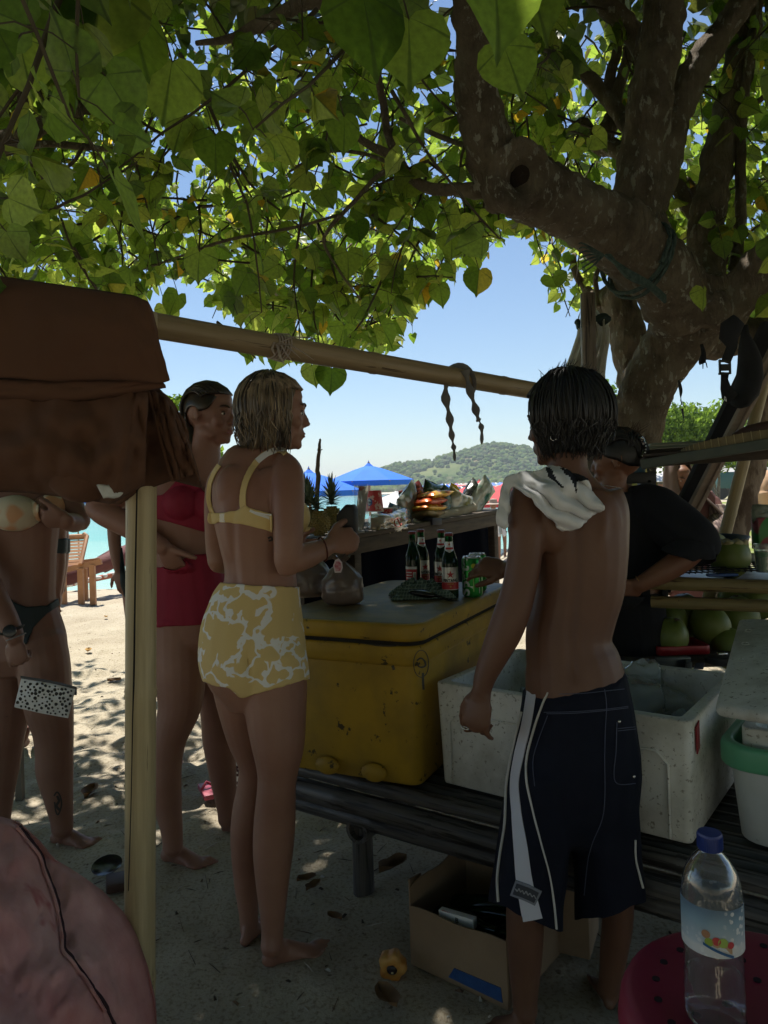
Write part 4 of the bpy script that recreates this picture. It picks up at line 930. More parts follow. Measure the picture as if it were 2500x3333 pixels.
# black wallet held in her fist: a thing of its own
b = MB(); c = P(1122, 1690, 2.235)
b.prism([c + Vector((x, 0, z)) for x, z in ((-.028, -.04), (.030, -.045), (.030, .028), (.022, .046), (.014, .040), (0.004, .046), (-.012, .03), (-.026, .012))], (0.012, 0.03, 0.0))
wl_ = b.build('wallet', mat('black_leather', (0.008, 0.008, 0.009), .5, bump=.3), bevel=0.006); tag(wl_, 'black folded pouch gripped in the fist of the woman in yellow', 'pouch')
# ---------------- woman in the red swimwear
B = Body('person', G(600, 2790), 'woman in crimson bikini top and high-waisted bottoms, dark slicked hair, hand on hip', 0.0055); W1 = B
B.head(P(684, 1354, 2.75), 112, 1.02); B.bigtoe = 1
B.loft([(676, 1385, 2.75, 42, .05), (672, 1430, 2.75, 44, .05), (668, 1470, 2.75, 52, .055), (650, 1505, 2.75, 90, .065), (618, 1545, 2.75, 130, .085), (604, 1610, 2.75, 138, .105), (602, 1690, 2.75, 128, .115), (604, 1760, 2.75, 112, .105), (606, 1830, 2.75, 108, .10), (612, 1910, 2.75, 122, .115), (620, 1990, 2.75, 134, .13), (625, 2060, 2.76, 134, .13)], e=2.15)
for px, D in ((592, 2.66), (676, 2.68)): B.ell(P(px, 1640, D), (.062, .062, .058))
B.loft([(585, 2010, 2.72, 84, .10), (584, 2100, 2.72, 84, .10), (587, 2200, 2.71, 82, .098), (585, 2300, 2.70, 70, .085), (555, 2395, 2.69, 56, .066), (544, 2470, 2.69, 49, .058), (542, 2550, 2.70, 47, .058), (547, 2620, 2.71, 44, .052), (557, 2685, 2.71, 37, .042), (562, 2735, 2.71, 33, .038), (562, 2760, 2.71, 33, .04)])
B.loft([(680, 2010, 2.82, 84, .10), (690, 2120, 2.86, 78, .095), (702, 2220, 2.90, 66, .085), (707, 2330, 2.93, 53, .066), (712, 2410, 2.95, 52, .062), (728, 2540, 2.98, 42, .052), (737, 2630, 2.99, 31, .038), (739, 2670, 3.0, 29, .036)])
B.loft([(545, 1545, 2.74, 44), (480, 1572, 2.72, 46), (420, 1600, 2.70, 42), (350, 1632, 2.68, 40), (308, 1650, 2.67, 34)])
B.loft([(305, 1652, 2.67, 32), (340, 1672, 2.66, 40), (400, 1702, 2.64, 40), (470, 1744, 2.62, 34), (532, 1782, 2.60, 28)])
B.hand(P(530, 1782, 2.60), (0.42, 0.30, -0.85), (-0.25, -1, -.1), 1.0, curl=(.3, .3, .3, .35), thumb=(0.95, -0.2), side=-1, th_curl=0.1)
B.loft([(712, 1560, 2.80, 36), (735, 1640, 2.84, 38), (742, 1720, 2.88, 34), (760, 1800, 2.9, 30), (800, 1900, 2.85, 22)]); B.hand(P(800, 1900, 2.85), (0.2, 0, -1), (0, 1, 0), .95)
B.foot(G(528, 2792), G(700, 2822), P(560, 2745, 2.71)); B.foot(G(722, 2700), G(850, 2706), P(739, 2660, 3.0))
B.finish(SK['b'])
B.eyes(brow=(0.06, 0.035, 0.02)); B.lips((0.36, 0.13, 0.12))
hair_strands('hair', B, M['hair_dark'], 'slick', n=300, zend=-0.135, r=0.0032, seed=9, thick=0.004)
CRI = mat('crimson_cloth', (0.27, 0.008, 0.032), 0.75, (0.32, 0.012, 0.042), scale=5, bump=0.35, bscale=60, bdist=0.002, stretch=(6, 6, .6))
def r1(p, n):
    x, y = pp(p)
    if x < 545 and y < 1600 and x < 500: return False
    if proj(p)[2] > 2.79 and x > 700: return False
    if x < 478: return False
    if not (x < 728): return False
    v = interp([(470, 1620), (540, 1610), (580, 1560), (608, 1520), (632, 1520), (660, 1600), (690, 1620), (740, 1625)], x); return v < y < interp([(480, 1680), (560, 1700), (660, 1730), (740, 1735)], x) and proj(p)[2] < 2.9
B.garment('bikini_top', r1, CRI, off=0.005, label='crimson ribbed bikini top')
B.ribbon('strap', [(596, 1545), (600, 1520), (610, 1490), (622, 1476)], 26, CRI, off=0.004)
B.garment('bikini_bottoms', lambda p, n: (lambda a: interp([(490, 1850), (560, 1842), (620, 1806), (700, 1800)], a[0]) < a[1] < 2036 - (a[0] - 600) * .05 and a[0] > 478 and not (a[1] < 1860 and proj(p)[2] < 2.62))(pp(p)), CRI, off=0.005, label='crimson high-waisted bikini bottoms', noise_amp=.001)
# ---------------- woman at the left edge, head hidden by the hanging cloth
B = Body('person', G(180, 2730), 'woman at the left edge in cream bikini top and dark briefs, holding a spotted pouch', 0.0055); W0 = B
B.head(P(95, 1440, 2.95), 150, 0.98)
B.loft([(90, 1470, 2.95, 42, .05), (85, 1530, 2.94, 48, .055), (75, 1568, 2.93, 100, .075), (66, 1610, 2.92, 132, .09), (66, 1680, 2.9, 124, .105), (70, 1740, 2.9, 116, .10), (74, 1810, 2.9, 105, .09), (73, 1880, 2.9, 103, .09), (68, 1940, 2.9, 108, .098), (66, 2000, 2.9, 122, .11), (70, 2070, 2.9, 138, .12), (75, 2130, 2.9, 140, .12)], e=2.2)
B.ell(P(50, 1672, 2.80), (.075, .07, .062)); B.ell(P(160, 1655, 2.84), (.058, .07, .055))
B.loft([(128, 2080, 2.88, 80, .10), (142, 2160, 2.87, 81, .10), (150, 2240, 2.86, 79, .095), (163, 2320, 2.86, 73, .085), (173, 2380, 2.86, 64, .07), (177, 2450, 2.87, 59, .066), (178, 2510, 2.88, 58, .066), (190, 2590, 2.89, 46, .055), (200, 2660, 2.9, 37, .042), (203, 2700, 2.9, 34, .04)])
B.loft([(10, 2080, 2.95, 80, .10), (18, 2180, 2.95, 80, .10), (26, 2300, 2.94, 70, .085), (14, 2400, 2.94, 62, .07), (2, 2480, 2.95, 62, .066), (-5, 2580, 2.96, 50, .055), (-8, 2700, 2.97, 36, .04)])
B.loft([(-40, 1575, 2.9, 40), (-66, 1640, 2.86, 44), (-70, 1740, 2.8, 42), (-66, 1830, 2.75, 42), (-58, 1860, 2.74, 34)])
B.loft([(-60, 1850, 2.74, 34), (-40, 1900, 2.7, 42), (-2, 1975, 2.67, 40), (30, 2030, 2.65, 34), (50, 2078, 2.64, 29)])
B.hand(P(50, 2080, 2.64), (0.12, 0, -1), (-0.15, -1, 0), 1.0, curl=(.75, .8, .85, .9), thumb=(0.5, .3), side=1)
B.loft([(165, 1562, 2.92, 36), (205, 1600, 2.9, 42), (235, 1650, 2.88, 38), (262, 1690, 2.86, 31), (264, 1706, 2.85, 26)]); B.loft([(262, 1700, 2.85, 26), (240, 1702, 2.82, 32), (215, 1696, 2.77, 28)], k=1)
B.hand(P(222, 1694, 2.76), (-0.95, -.12, 0.10), (0.0, -.8, -.45), 1.02, curl=(.6, .65, .7, .75), thumb=(0.7, .15), side=1)
B.foot(G(168, 2738), G(335, 2752), P(203, 2695, 2.9)); B.foot(G(-30, 2745), G(60, 2780), P(-8, 2690, 2.97))
B.finish(SK['c']); hair_strands('hair', B, M['hair_dark'], 'slick', n=120, zend=-0.12, r=0.004, seed=2)
CRM = mat('cream_peach_cloth', (0.66, 0.58, 0.44), .8, (0.66, 0.36, 0.20), scale=9, thresh=(0.50, 0.54), detail=1.0); TEA = mat('dark_teal_cloth', (0.016, 0.030, 0.036), .6, (0.022, 0.040, 0.046), scale=6)
B.garment('bikini_top', lambda p, n: (lambda a: proj(p)[2] < 2.94 and a[0] < 212 and ((a[0] - 48) ** 2 / 92 ** 2 + (a[1] - 1670) ** 2 / 52 ** 2 < 1 or ((a[0] - 172) ** 2 / 40 ** 2 + (a[1] - 1650) ** 2 / 42 ** 2 < 1) or (a[0] < 0 and 1690 < a[1] < 1726)) and (proj(p)[2] > 2.79 or a[0] < 130))(pp(p)) if True else False, CRM, off=0.006, label='cream and peach bikini top')
B.garment('bikini_briefs', lambda p, n: (lambda a: interp([(-80, 1890), (20, 1948), (90, 1978), (150, 1972), (182, 1950)], a[0]) < a[1] < interp([(-90, 1960), (0, 2060), (70, 2100), (92, 2096), (110, 2040), (150, 1998), (186, 1972)], a[0]) and proj(p)[2] > 2.7 and a[0] > -75)(pp(p)), TEA, off=0.005)
b = MB(); wc = P(40, 2052, 2.64); ax = Vector((.35, 0, -1)).normalized()
b.tube(ring(wc, ax, .036), .009, 8, cap=False, flat=.35); b.build('watch_band', mat('watch_rubber', (0.012, 0.014, 0.018), .6), B.r)
b = MB(); b.lathe([(0.021, -.005), (0.023, 0), (0.022, .006), (.019, .007), (0.0, .0065)], wc + Vector((0.010, -.037, 0.004)), 24, Matrix.Rotation(math.radians(80), 3, 'X') @ Matrix.Rotation(0.2, 3, 'Y')); b.build('watch_case', mat('watch_case', (0.01, 0.012, 0.016), .25), B.r)
B.tube('bracelet', ring(P(52, 2073, 2.64), ax, .033), 0.0025, mat('bracelet_grey', (0.25, 0.25, 0.25), .6))
B.ribbon('tattoo', [(176, 2590), (186, 2578), (196, 2592), (200, 2620), (190, 2650), (182, 2640), (178, 2610)], 5, mat('tattoo_ink', (0.05, 0.045, 0.045), .6), off=0.001, thick=0.0005)
B.ribbon('tattoo', [(186, 2590), (192, 2606), (184, 2622), (194, 2636)], 8, mat('tattoo_ink', (0.05, 0.045, 0.045), .6), off=0.001, thick=0.0005)
B.ell_ = None
# ---------------- two people mostly hidden behind the others
def simple_person(cx, D, label, skin, arm, seed, yaw, cloth, faces=1):
    s = 2407 / D; base = P(cx, 1600, D); base.z = 0; bx = base.x; B = Body('person', base, label, 0.008); zz = lambda z: 1592 + (HC - z) * s - (cx - 1250) * math.sin(ROLL)
    B.head(Vector((bx, D, 1.53)), yaw, .97)
    B.loft([(cx, zz(1.5), D, .05 * s, .05), (cx, zz(1.40), D, .06 * s, .055), (cx, zz(1.36), D, .14 * s, .08), (cx, zz(1.25), D, .16 * s, .10), (cx, zz(1.05), D, .125 * s, .09), (cx, zz(.92), D, .155 * s, .12), (cx, zz(.82), D, .155 * s, .12)])
    for sg in (-1, 1):
        B.loft([(cx + sg * .085 * s, zz(.85), D, .085 * s, .09), (cx + sg * .07 * s, zz(.5), D, .058 * s, .06), (cx + sg * .065 * s, zz(.3), D, .052 * s, .055), (cx + sg * .06 * s, zz(.07), D, .034 * s, .036)])
        f = Vector((bx + sg * .06, D + .04, 0)); B.foot(f, f + Vector((sg * .05, -.23, 0)), f + Vector((0, -.04, .08)))
    B.loft(arm[0]); B.hand(P(*arm[1]), arm[2], (-.2, -1, 0), .95, curl=(.3, .35, .4, .4), side=1)
    B.loft([(cx + .16 * s, zz(1.33), D, .045 * s), (cx + .19 * s, zz(1.1), D, .04 * s), (cx + .17 * s, zz(.85), D + .05, .03 * s)]); B.hand(P(cx + .17 * s, zz(.86), D + .05), (0, 0, -1), (1, 0, 0), .95)
    B.finish(skin); hair_strands('hair', B, M['hair_dark'], 'slick', n=90, zend=-.12, r=.005, seed=seed)
    B.garment('swimsuit', lambda p, n: 0.84 < p.z < 1.30 and abs(p.x - bx) < .155, cloth, off=.005)
    return B
simple_person(505, 3.9, 'bather hidden behind the bamboo post, only a bare arm and hand hanging in view', SK['b'], ([(420, 1600, 3.85, 26), (378, 1660, 3.83, 25), (372, 1730, 3.82, 22), (377, 1800, 3.8, 19), (388, 1855, 3.8, 16)], (388, 1856, 3.8), (.15, 0, -1)), 5, 150, TEA)
B = simple_person(90, 4.1, 'bather hidden behind the woman with the spotted pouch, one arm with a dark band showing', SK['c'], ([(170, 1640, 4.0, 26), (190, 1700, 4.0, 25), (192, 1780, 4.0, 22), (193, 1850, 4.0, 19), (184, 1930, 4.0, 15)], (184, 1932, 4.0), (-.2, 0, -1)), 6, 170, TEA)
B.garment('arm_band', lambda p, n: (lambda a: 165 < a[0] < 225 and 1752 < a[1] < 1800)(pp(p)), TEA, off=.004)
def drape_poly(name, B, poly, cell, off, m, fold, label=None, cat=None, smooth_it=12, thick=0.005, matfn=None, mats=None, maxjump=0.12, holes=None, base=None, parent=None):
    xs_ = [p[0] for p in poly]; ys_ = [p[1] for p in poly]; x0, x1, y0, y1 = min(xs_), max(xs_), min(ys_), max(ys_)
    nx_, ny_ = int((x1 - x0) / cell) + 2, int((y1 - y0) / cell) + 2; Dg = np.full((ny_, nx_), np.nan); D0 = np.full((ny_, nx_), np.nan)
    for j in range(ny_):
        for i in range(nx_):
            h, n = B.ray(x0 + i * cell, y0 + j * cell, 0)
            if h is not None: Dg[j, i] = h.y
    D0[:] = Dg; med = np.nanmedian(Dg)
    for _ in range(400):
        bad = np.isnan(Dg)
        if not bad.any(): break
        pad = np.pad(Dg, 1, constant_values=np.nan); nb = np.stack([pad[:-2, 1:-1], pad[2:, 1:-1], pad[1:-1, :-2], pad[1:-1, 2:]])
        with np.errstate(all='ignore'):
            import warnings; warnings.simplefilter('ignore'); mean = np.nanmean(nb, 0)
        Dg[bad] = mean[bad]
    S = Dg.copy()
    for _ in range(smooth_it):
        pad = np.pad(S, 1, mode='edge'); S = 0.2 * (pad[:-2, 1:-1] + pad[2:, 1:-1] + pad[1:-1, :-2] + pad[1:-1, 2:] + S)
        S = np.where(np.isnan(D0), S, np.minimum(S, D0))
    ids = {}; mb = MB(); pos = {}
    def vid(i, j):
        if (i, j) not in ids:
            x, y = x0 + i * cell, y0 + j * cell; ids[(i, j)] = len(mb.v); mb.v.append(tuple(P(x, y, S[j, i] - off - fold(x, y)))); pos[(i, j)] = (x, y)
        return ids[(i, j)]
    for j in range(ny_ - 1):
        for i in range(nx_ - 1):
            cx, cy = x0 + (i + .5) * cell, y0 + (j + .5) * cell
            if not inpoly((cx, cy), poly): continue
            if max(S[j:j + 2, i:i + 2].ravel()) - min(S[j:j + 2, i:i + 2].ravel()) > maxjump: continue
            mb.f.append((vid(i, j), vid(i + 1, j), vid(i + 1, j + 1), vid(i, j + 1))); mb.m.append(matfn(cx, cy) if matfn else 0)
    # round off the stepped outline
    from collections import defaultdict
    ec = defaultdict(int)
    for f in mb.f:
        for a, b in zip(f, f[1:] + f[:1]): ec[(min(a, b), max(a, b))] += 1
    nb = defaultdict(list)
    for (a, b), c in ec.items():
        if c == 1: nb[a].append(b); nb[b].append(a)
    V = [Vector(v) for v in mb.v]
    for _ in range(5):
        new = {i: V[i] * 0.4 + sum((V[k] for k in ns), Vector()) * (0.6 / len(ns)) for i, ns in nb.items() if len(ns) == 2}
        for i, v in new.items(): V[i] = v
    mb.v = [tuple(v) for v in V]
    o = mb.build(name, mats or m, parent, solid=thick, angle=180)
    if label: tag(o, label, cat)
    return o
# ---------------- the man with the towel
B = Body('person', G(1860, 3325), 'barefoot man from behind, shirtless with black hair, navy board shorts, towel over one shoulder', 0.005); MAN = B
B.head(P(1838, 1382, 1.9), -52, 0.97)
B.loft([(1850, 1430, 1.9, 54, .055), (1850, 1480, 1.9, 58, .056), (1848, 1530, 1.9, 66, .06), (1848, 1575, 1.9, 104, .066), (1850, 1620, 1.9, 160, .082), (1868, 1680, 1.9, 176, .098), (1880, 1750, 1.9, 163, .105), (1885, 1830, 1.9, 152, .106), (1883, 1910, 1.9, 144, .102), (1866, 1990, 1.9, 137, .098), (1850, 2060, 1.9, 136, .098), (1852, 2110, 1.9, 140, .102), (1864, 2165, 1.9, 153, .11), (1872, 2240, 1.9, 160, .118), (1876, 2350, 1.9, 160, .12), (1876, 2440, 1.9, 155, .12)], e=2.2)
B.ell(P(1800, 1690, 1.82), (.065, .028, .085)); B.ell(P(1945, 1700, 1.83), (.062, .026, .085))
B.loft([(1715, 1585, 1.88, 40), (1712, 1630, 1.85, 58), (1712, 1690, 1.83, 62), (1713, 1760, 1.82, 57), (1702, 1850, 1.82, 56), (1688, 1920, 1.82, 56), (1668, 1990, 1.82, 58), (1642, 2060, 1.82, 56), (1610, 2130, 1.82, 47), (1580, 2200, 1.82, 37), (1567, 2255, 1.82, 30)])
B.hand(P(1566, 2256, 1.82), (-.22, .02, -1), (-.62, -.78, .1), 1.04, curl=(.55, .75, .6, .35), thumb=(0.55, .35), side=1, th_curl=.4)
B.loft([(1985, 1640, 1.93, 50), (1985, 1700, 2.0, 52), (1965, 1790, 2.1, 48), (1940, 1870, 2.2, 42), (1920, 1895, 2.24, 38)]); B.loft([(1925, 1890, 2.24, 38), (1840, 1888, 2.36, 38), (1760, 1875, 2.5, 34), (1690, 1862, 2.62, 30), (1650, 1850, 2.68, 26)])
B.hand(P(1648, 1850, 2.68), (-1, .12, .10), (.1, -.85, .5), 1.08, curl=(.35, .4, .5, .55), thumb=(0.6, .45), side=-1, th_curl=.5)
B.loft([(1790, 2420, 1.89, 95, .10), (1760, 2600, 1.88, 88, .095), (1725, 2800, 1.87, 68, .075), (1712, 2900, 1.87, 60, .066), (1709, 2990, 1.87, 61, .062), (1708, 3080, 1.87, 58, .056), (1708, 3170, 1.87, 50, .046), (1708, 3250, 1.87, 41, .038), (1710, 3290, 1.87, 40, .04)])
B.loft([(1950, 2420, 1.91, 92, .10), (1975, 2600, 1.89, 84, .09), (2000, 2800, 1.88, 62, .068), (2010, 2900, 1.89, 50, .058), (2010, 2990, 1.90, 46, .055), (1998, 3090, 1.92, 42, .048), (1986, 3180, 1.94, 34, .038), (1980, 3230, 1.95, 32, .038)])
B.bigtoe = 1
B.foot(G(1745, 3352), G(1560, 3318), P(1712, 3285, 1.87), 1); B.foot(G(1990, 3285), G(1935, 3165), P(1980, 3225, 1.96), 1)
B.finish(SK['m'], grooves=[([(1600, 1868), (1750, 1876), (1900, 1874), (2050, 1856), (2240, 1868)], 17, .008), ([(1640, 1790), (1700, 1782), (1800, 1800)], 16, -.005), ([(1620, 1962), (1700, 1968), (1810, 1950)], 16, -.006)]); B.eyes()
hair_strands('hair', B, M['hair_black'], 'mop', n=900, az=(56, 304), zend=-0.086, r=0.0021, seed=8, thick=0.021, wave=0.012, up=0.035)
hair_strands('tufts', B, M['hair_black'], 'mop', n=150, az=(56, 304), zend=-0.072, r=0.0030, seed=51, thick=0.027, wave=0.022, up=0.03, shell=False)
hair_strands('crown_hair', B, M['hair_black'], 'bun', n=150, r=0.003, seed=15, thick=0.018, shell=False)
SILV = mat('silver', (0.6, 0.6, 0.58), .25, metal=1)
B.tube('earring', ring(B.hc + B.hR @ Vector((-.080, -.006, -.036)), (0.2, 1, 0), .008, 12), .0012, SILV); B.tube('finger_ring', ring(P(1515, 2370, 1.80), (-.3, 0, -1), .0095, 12), .0016, SILV)
# board shorts
S = Body.__new__(Body); S.r = B.r; S.mb = MB(); S.vox = 0.006
S.loft([(1871, 2236, 1.9, 167, .126), (1873, 2250, 1.9, 170, .128), (1877, 2330, 1.9, 182, .138), (1875, 2440, 1.9, 200, .146), (1868, 2560, 1.885, 210, .135), (1864, 2640, 1.875, 208, .12)], e=2.2, sub=6)
S.loft([(1770, 2500, 1.89, 108, .13), (1752, 2640, 1.88, 110, .125), (1734, 2780, 1.87, 108, .122), (1716, 2900, 1.865, 113, .122), (1712, 3000, 1.86, 117, .12), (1712, 3110, 1.86, 117, .12)], e=2.2)
S.loft([(1960, 2500, 1.90, 110, .12), (1964, 2640, 1.88, 108, .11), (1975, 2780, 1.87, 106, .105), (1982, 2880, 1.87, 108, .10), (1984, 2980, 1.87, 106, .10), (1984, 3080, 1.87, 104, .10)], e=2.2)
sh = S.mb.build('board_shorts', None or mat('navy_cloth', (0.0035, 0.005, 0.014), .85, (0.007, 0.009, 0.020), scale=7, bump=.3, bscale=120, bdist=.002, spec=.25), B.r, angle=180); remesh(sh, .006, 6, .6)
bm = bmesh.new(); bm.from_mesh(sh.data); bsv = Vector(B.r['base'])
kill = [f for f in bm.faces if (lambda a: a[1] > interp([(1590, 2934), (1640, 2950), (1700, 2986), (1760, 3008), (1822, 3034), (1838, 3030), (1850, 2996), (1900, 2990), (1970, 2986), (2030, 2968), (2100, 2935)], a[0]))(pp(f.calc_center_median() + bsv))]
bmesh.ops.delete(bm, geom=kill, context='FACES')
for _ in range(8):
    nw = {}
    if _ == 0: bv_ = [v for v in bm.verts if v.is_boundary]
    for v in bv_:
        ns = [e.other_vert(v).co for e in v.link_edges if len(e.link_faces) == 1]
        if len(ns) == 2: nw[v] = v.co * .4 + (ns[0] + ns[1]) * .3
    for v, c in nw.items(): v.co = c
bm.to_mesh(sh.data); bm.free()
bs = Vector(B.r['base'])
nrm_ = [v.normal.copy() for v in sh.data.vertices]
for v, n_ in zip(sh.data.vertices, nrm_):
    q = v.co + bs; x, y = pp(q); k = sm(2300, 2500, y)
    v.co += n_ * (0.007 * k * noise.noise(Vector((q.x * 17, q.y * 17, q.z * 3.2))) + .004 * noise.noise(q * 14) * k)
S.body = sh; S.base = bs; S.bvh = BVHTree.FromPolygons([v.co + bs for v in sh.data.vertices], [tuple(p.vertices) for p in sh.data.polygons])
sh['label'] = 'navy knee-length board shorts with white side stripe'
z7 = lambda L: [(1500 + a * .603, 2100 + b * .603) for a, b in L]
WH2 = mat('grey_white_cloth', (0.62, 0.62, 0.70), .8); PIP = mat('piping', (0.6, 0.58, 0.55), .8)
st = z7([(385, 246), (372, 340), (352, 450), (318, 590), (293, 740), (303, 900), (326, 1100), (345, 1280), (370, 1400), (388, 1482)])
S.ribbon('side_stripe', st, 30, WH2, off=.002, parent=sh, wl=[30, 30, 30, 31, 27, 30, 44, 52, 60, 64], thick=.002, sub=8)
S.ribbon('piping', z7([(475, 256), (440, 330), (400, 450), (362, 600), (358, 720), (385, 870), (430, 1050), (480, 1250), (500, 1400), (512, 1530)]), 5, PIP, off=.003, parent=sh); S.ribbon('piping', z7([(333, 360), (300, 490), (272, 620), (250, 760), (242, 960), (216, 1130), (202, 1260), (208, 1385)]), 5, PIP, off=.003, parent=sh)
S.ribbon('piping', z7([(938, 1050), (940, 1150), (962, 1250), (978, 1310)]), 4, PIP, off=.003, parent=sh)
STI = mat('stitching', (0.07, 0.08, 0.13), .8)
for L in ([(450, 362), (620, 358), (780, 345), (900, 330)], [(465, 370), (620, 366), (780, 352), (900, 338)], [(420, 262), (640, 262), (880, 236)], [(775, 240), (785, 330), (778, 460), (775, 600), (770, 900), (700, 1100), (668, 1350)], [(840, 415), (836, 560), (830, 735), (940, 745)], [(845, 450), (940, 440)], [(846, 462), (942, 452)], [(470, 380), (395, 600), (400, 760)]):
    S.ribbon('stitching', z7(L), 2.2, STI, off=.0018, parent=sh, thick=.001)
for bb in ((852, 412), (930, 708)):
    h, n = S.ray(*z7([bb])[0], .002)
    if h: b = MB(); b.ell(h, (.004, .003, .004), n=8, m=6); b.build('rivet', SILV, sh)
b1 = S.ribbon('badge', z7([(290, 1308), (350, 1330), (418, 1362)]), 52, mat('badge_grey', (0.20, 0.21, 0.25), .6), off=.005, parent=sh, thick=.004)
S.ribbon('badge_face', z7([(300, 1312), (350, 1330), (408, 1357)]), 36, mat('badge_dark', (0.02, 0.025, 0.04), .5), off=.0085, parent=sh, thick=.002)
S.ribbon('badge_script', z7([(304, 1310), (312, 1322), (320, 1308), (328, 1326), (338, 1318), (346, 1336), (356, 1322), (364, 1342), (374, 1332), (384, 1350), (394, 1342), (404, 1360)]), 3, mat('badge_thread', (0.28, 0.28, 0.30), .6), off=.010, parent=sh, thick=.001, sub=4)
# towel over the shoulder
TW = [(1639, 1561), (1660, 1548), (1694, 1539), (1740, 1534), (1770, 1528), (1798, 1517), (1825, 1520), (1860, 1538), (1890, 1552), (1911, 1558), (1913, 1570), (1922, 1592), (1933, 1614), (1956, 1638), (1969, 1652), (1956, 1664), (1933, 1671), (1914, 1684), (1906, 1694), (1890, 1714), (1861, 1725), (1829, 1725), (1811, 1711), (1806, 1690), (1784, 1680), (1757, 1654), (1730, 1622), (1700, 1596), (1668, 1580), (1659, 1600), (1656, 1660), (1652, 1722), (1636, 1712), (1619, 1706), (1618, 1670), (1628, 1610)]
S2 = [(1776, 1528), (1790, 1524), (1815, 1560), (1842, 1588), (1820, 1582), (1796, 1560)]; S3 = [(1822, 1524), (1845, 1532), (1912, 1560), (1880, 1566), (1872, 1576), (1878, 1602), (1866, 1590), (1854, 1562), (1832, 1542)]
def twf(x, y):
    d = (x - 1640) * .55 + (y - 1520) * -.83; q = (x - 1640) * .83 + (y - 1520) * .55
    return 0.015 * math.sin(d * .12 + 3.0 * noise.noise(Vector((x * .012, y * .012, 0)))) * sm(0, 160, q) + .014 * noise.noise(Vector((x * .02, y * .02, 2))) + .006
tw_ = drape_poly('towel', MAN, TW, 5, .012, None, twf, 'white cloth with black bands thrown over the shirtless man\'s left shoulder', 'towel', mats=[mat('white_cotton', (0.74, 0.74, 0.75), .9, (0.80, 0.80, 0.81), scale=5, bump=.3, bscale=50, bdist=.003), mat('black_print', (0.012, 0.014, 0.022), .9)], matfn=lambda x, y: 1 if inpoly((x, y), S2) or inpoly((x, y), S3) else 0, smooth_it=60, thick=.010)
# ---------------- vendor in the dark shirt behind the coolers
B = Body('person', G(2040, 2430), 'vendor in loose black shirt behind the white boxes, hair in a bun, hand on hip', 0.0065); W3 = B
bx = P(2040, 1600, 2.88).x
B.head(P(2010, 1503, 2.85), -65, 0.98)
B.loft([(2000, 1545, 2.85, 40, .05), (1996, 1580, 2.85, 44, .05), (2000, 1612, 2.86, 82, .07), (2014, 1650, 2.87, 118, .09), (2030, 1720, 2.88, 125, .11), (2036, 1800, 2.88, 118, .11), (2036, 1890, 2.88, 110, .11), (2044, 1980, 2.88, 106, .12), (2052, 2060, 2.88, 108, .125), (2055, 2160, 2.88, 106, .12)], e=2.1)
for sg in (-1, 1): B.loft([(2050 + sg * 50, 2120, 2.88, 66, .09), (2048 + sg * 48, 2250, 2.88, 48, .06), (2046 + sg * 44, 2380, 2.88, 34, .04), (2046 + sg * 44, 2415, 2.88, 30, .035)]); f = Vector((P(2046 + sg * 44, 1592, 2.88).x, 2.93, 0)); B.foot(f, f + Vector((.03, -.22, 0)), f + Vector((0, -.05, .08)))
B.loft([(2080, 1632, 2.83, 50), (2140, 1668, 2.78, 56), (2205, 1715, 2.72, 50), (2262, 1760, 2.66, 42), (2282, 1780, 2.65, 34)]); B.loft([(2275, 1778, 2.65, 34), (2230, 1815, 2.64, 40), (2170, 1855, 2.64, 38), (2110, 1888, 2.65, 30), (2080, 1905, 2.66, 26)])
B.hand(P(2082, 1904, 2.66), (-.62, .25, -.5), (.2, -1, .25), .95, curl=(.3, .35, .4, .45), thumb=(.9, -.1), side=1)
B.loft([(1950, 1625, 2.85, 40), (1920, 1700, 2.8, 40), (1900, 1800, 2.78, 34), (1860, 1870, 2.72, 28)]); B.hand(P(1860, 1870, 2.72), (-.9, 0, -.2), (0, 0, 1), .9)
B.finish(SK['w'])
hair_strands('hair', B, M['hair_black'], 'bun', n=520, r=0.0024, seed=22, thick=0.012, lims=[(0, 60), (30, 66), (50, 84), (70, 98), (90, 104), (115, 118), (180, 122)])
rs = random.Random(5); b = MB(); bc = P(2052, 1440, 2.80)
for i in range(90):
    a = rs.uniform(0, 6.28); ax = Vector((rs.gauss(0, 1), rs.gauss(0, 1), rs.gauss(0, 1))).normalized(); u = ax.orthogonal().normalized(); rr = rs.uniform(.03, .046)
    b.tube([bc + (Quaternion(ax, t) @ u) * rr for t in np.linspace(0, rs.uniform(1.5, 3.4), 8)], [.004] * 7 + [.001], 5)
b.build('hair_bun', M['hair_black'], B.r, angle=180)
b = MB()
for i in range(70):
    p = bc + Vector((rs.gauss(0, .02), rs.gauss(0, .015), .02 + rs.gauss(0, .012))); d = Vector((rs.gauss(.1, .7), rs.gauss(0, .4), abs(rs.gauss(.5, .4)))).normalized()
    b.tube([p, p + d * .03, p + d * .05 + Vector((rs.uniform(-.02, .02), 0, .005))], [.0012, .0009, .0004], 4)
b.build('loose_hair', mat('brown_stray_hair', (0.10, 0.05, 0.025), .6), B.r, angle=180)
b = MB(); cc = P(2082, 1455, 2.76); b.tube([cc + Vector((.026 * math.sin(t) * .6, 0, .034 * math.cos(t))) for t in np.linspace(-.3, 3.4, 12)], .010, 8); b.build('hair_clip', mat('glossy_black', (0.01, 0.01, 0.012), .08, coat=1), B.r)
b = MB()
for t in np.linspace(0, 3, 9): b.ell(cc + Vector((.016 * math.sin(t) + .004, -.011, .034 * math.cos(t))), (.003, .002, .003), n=6, m=5)
b.build('clip_stones', mat('clear_stone', (0.8, 0.8, 0.8), .05), B.r)['kind'] = 'stuff'
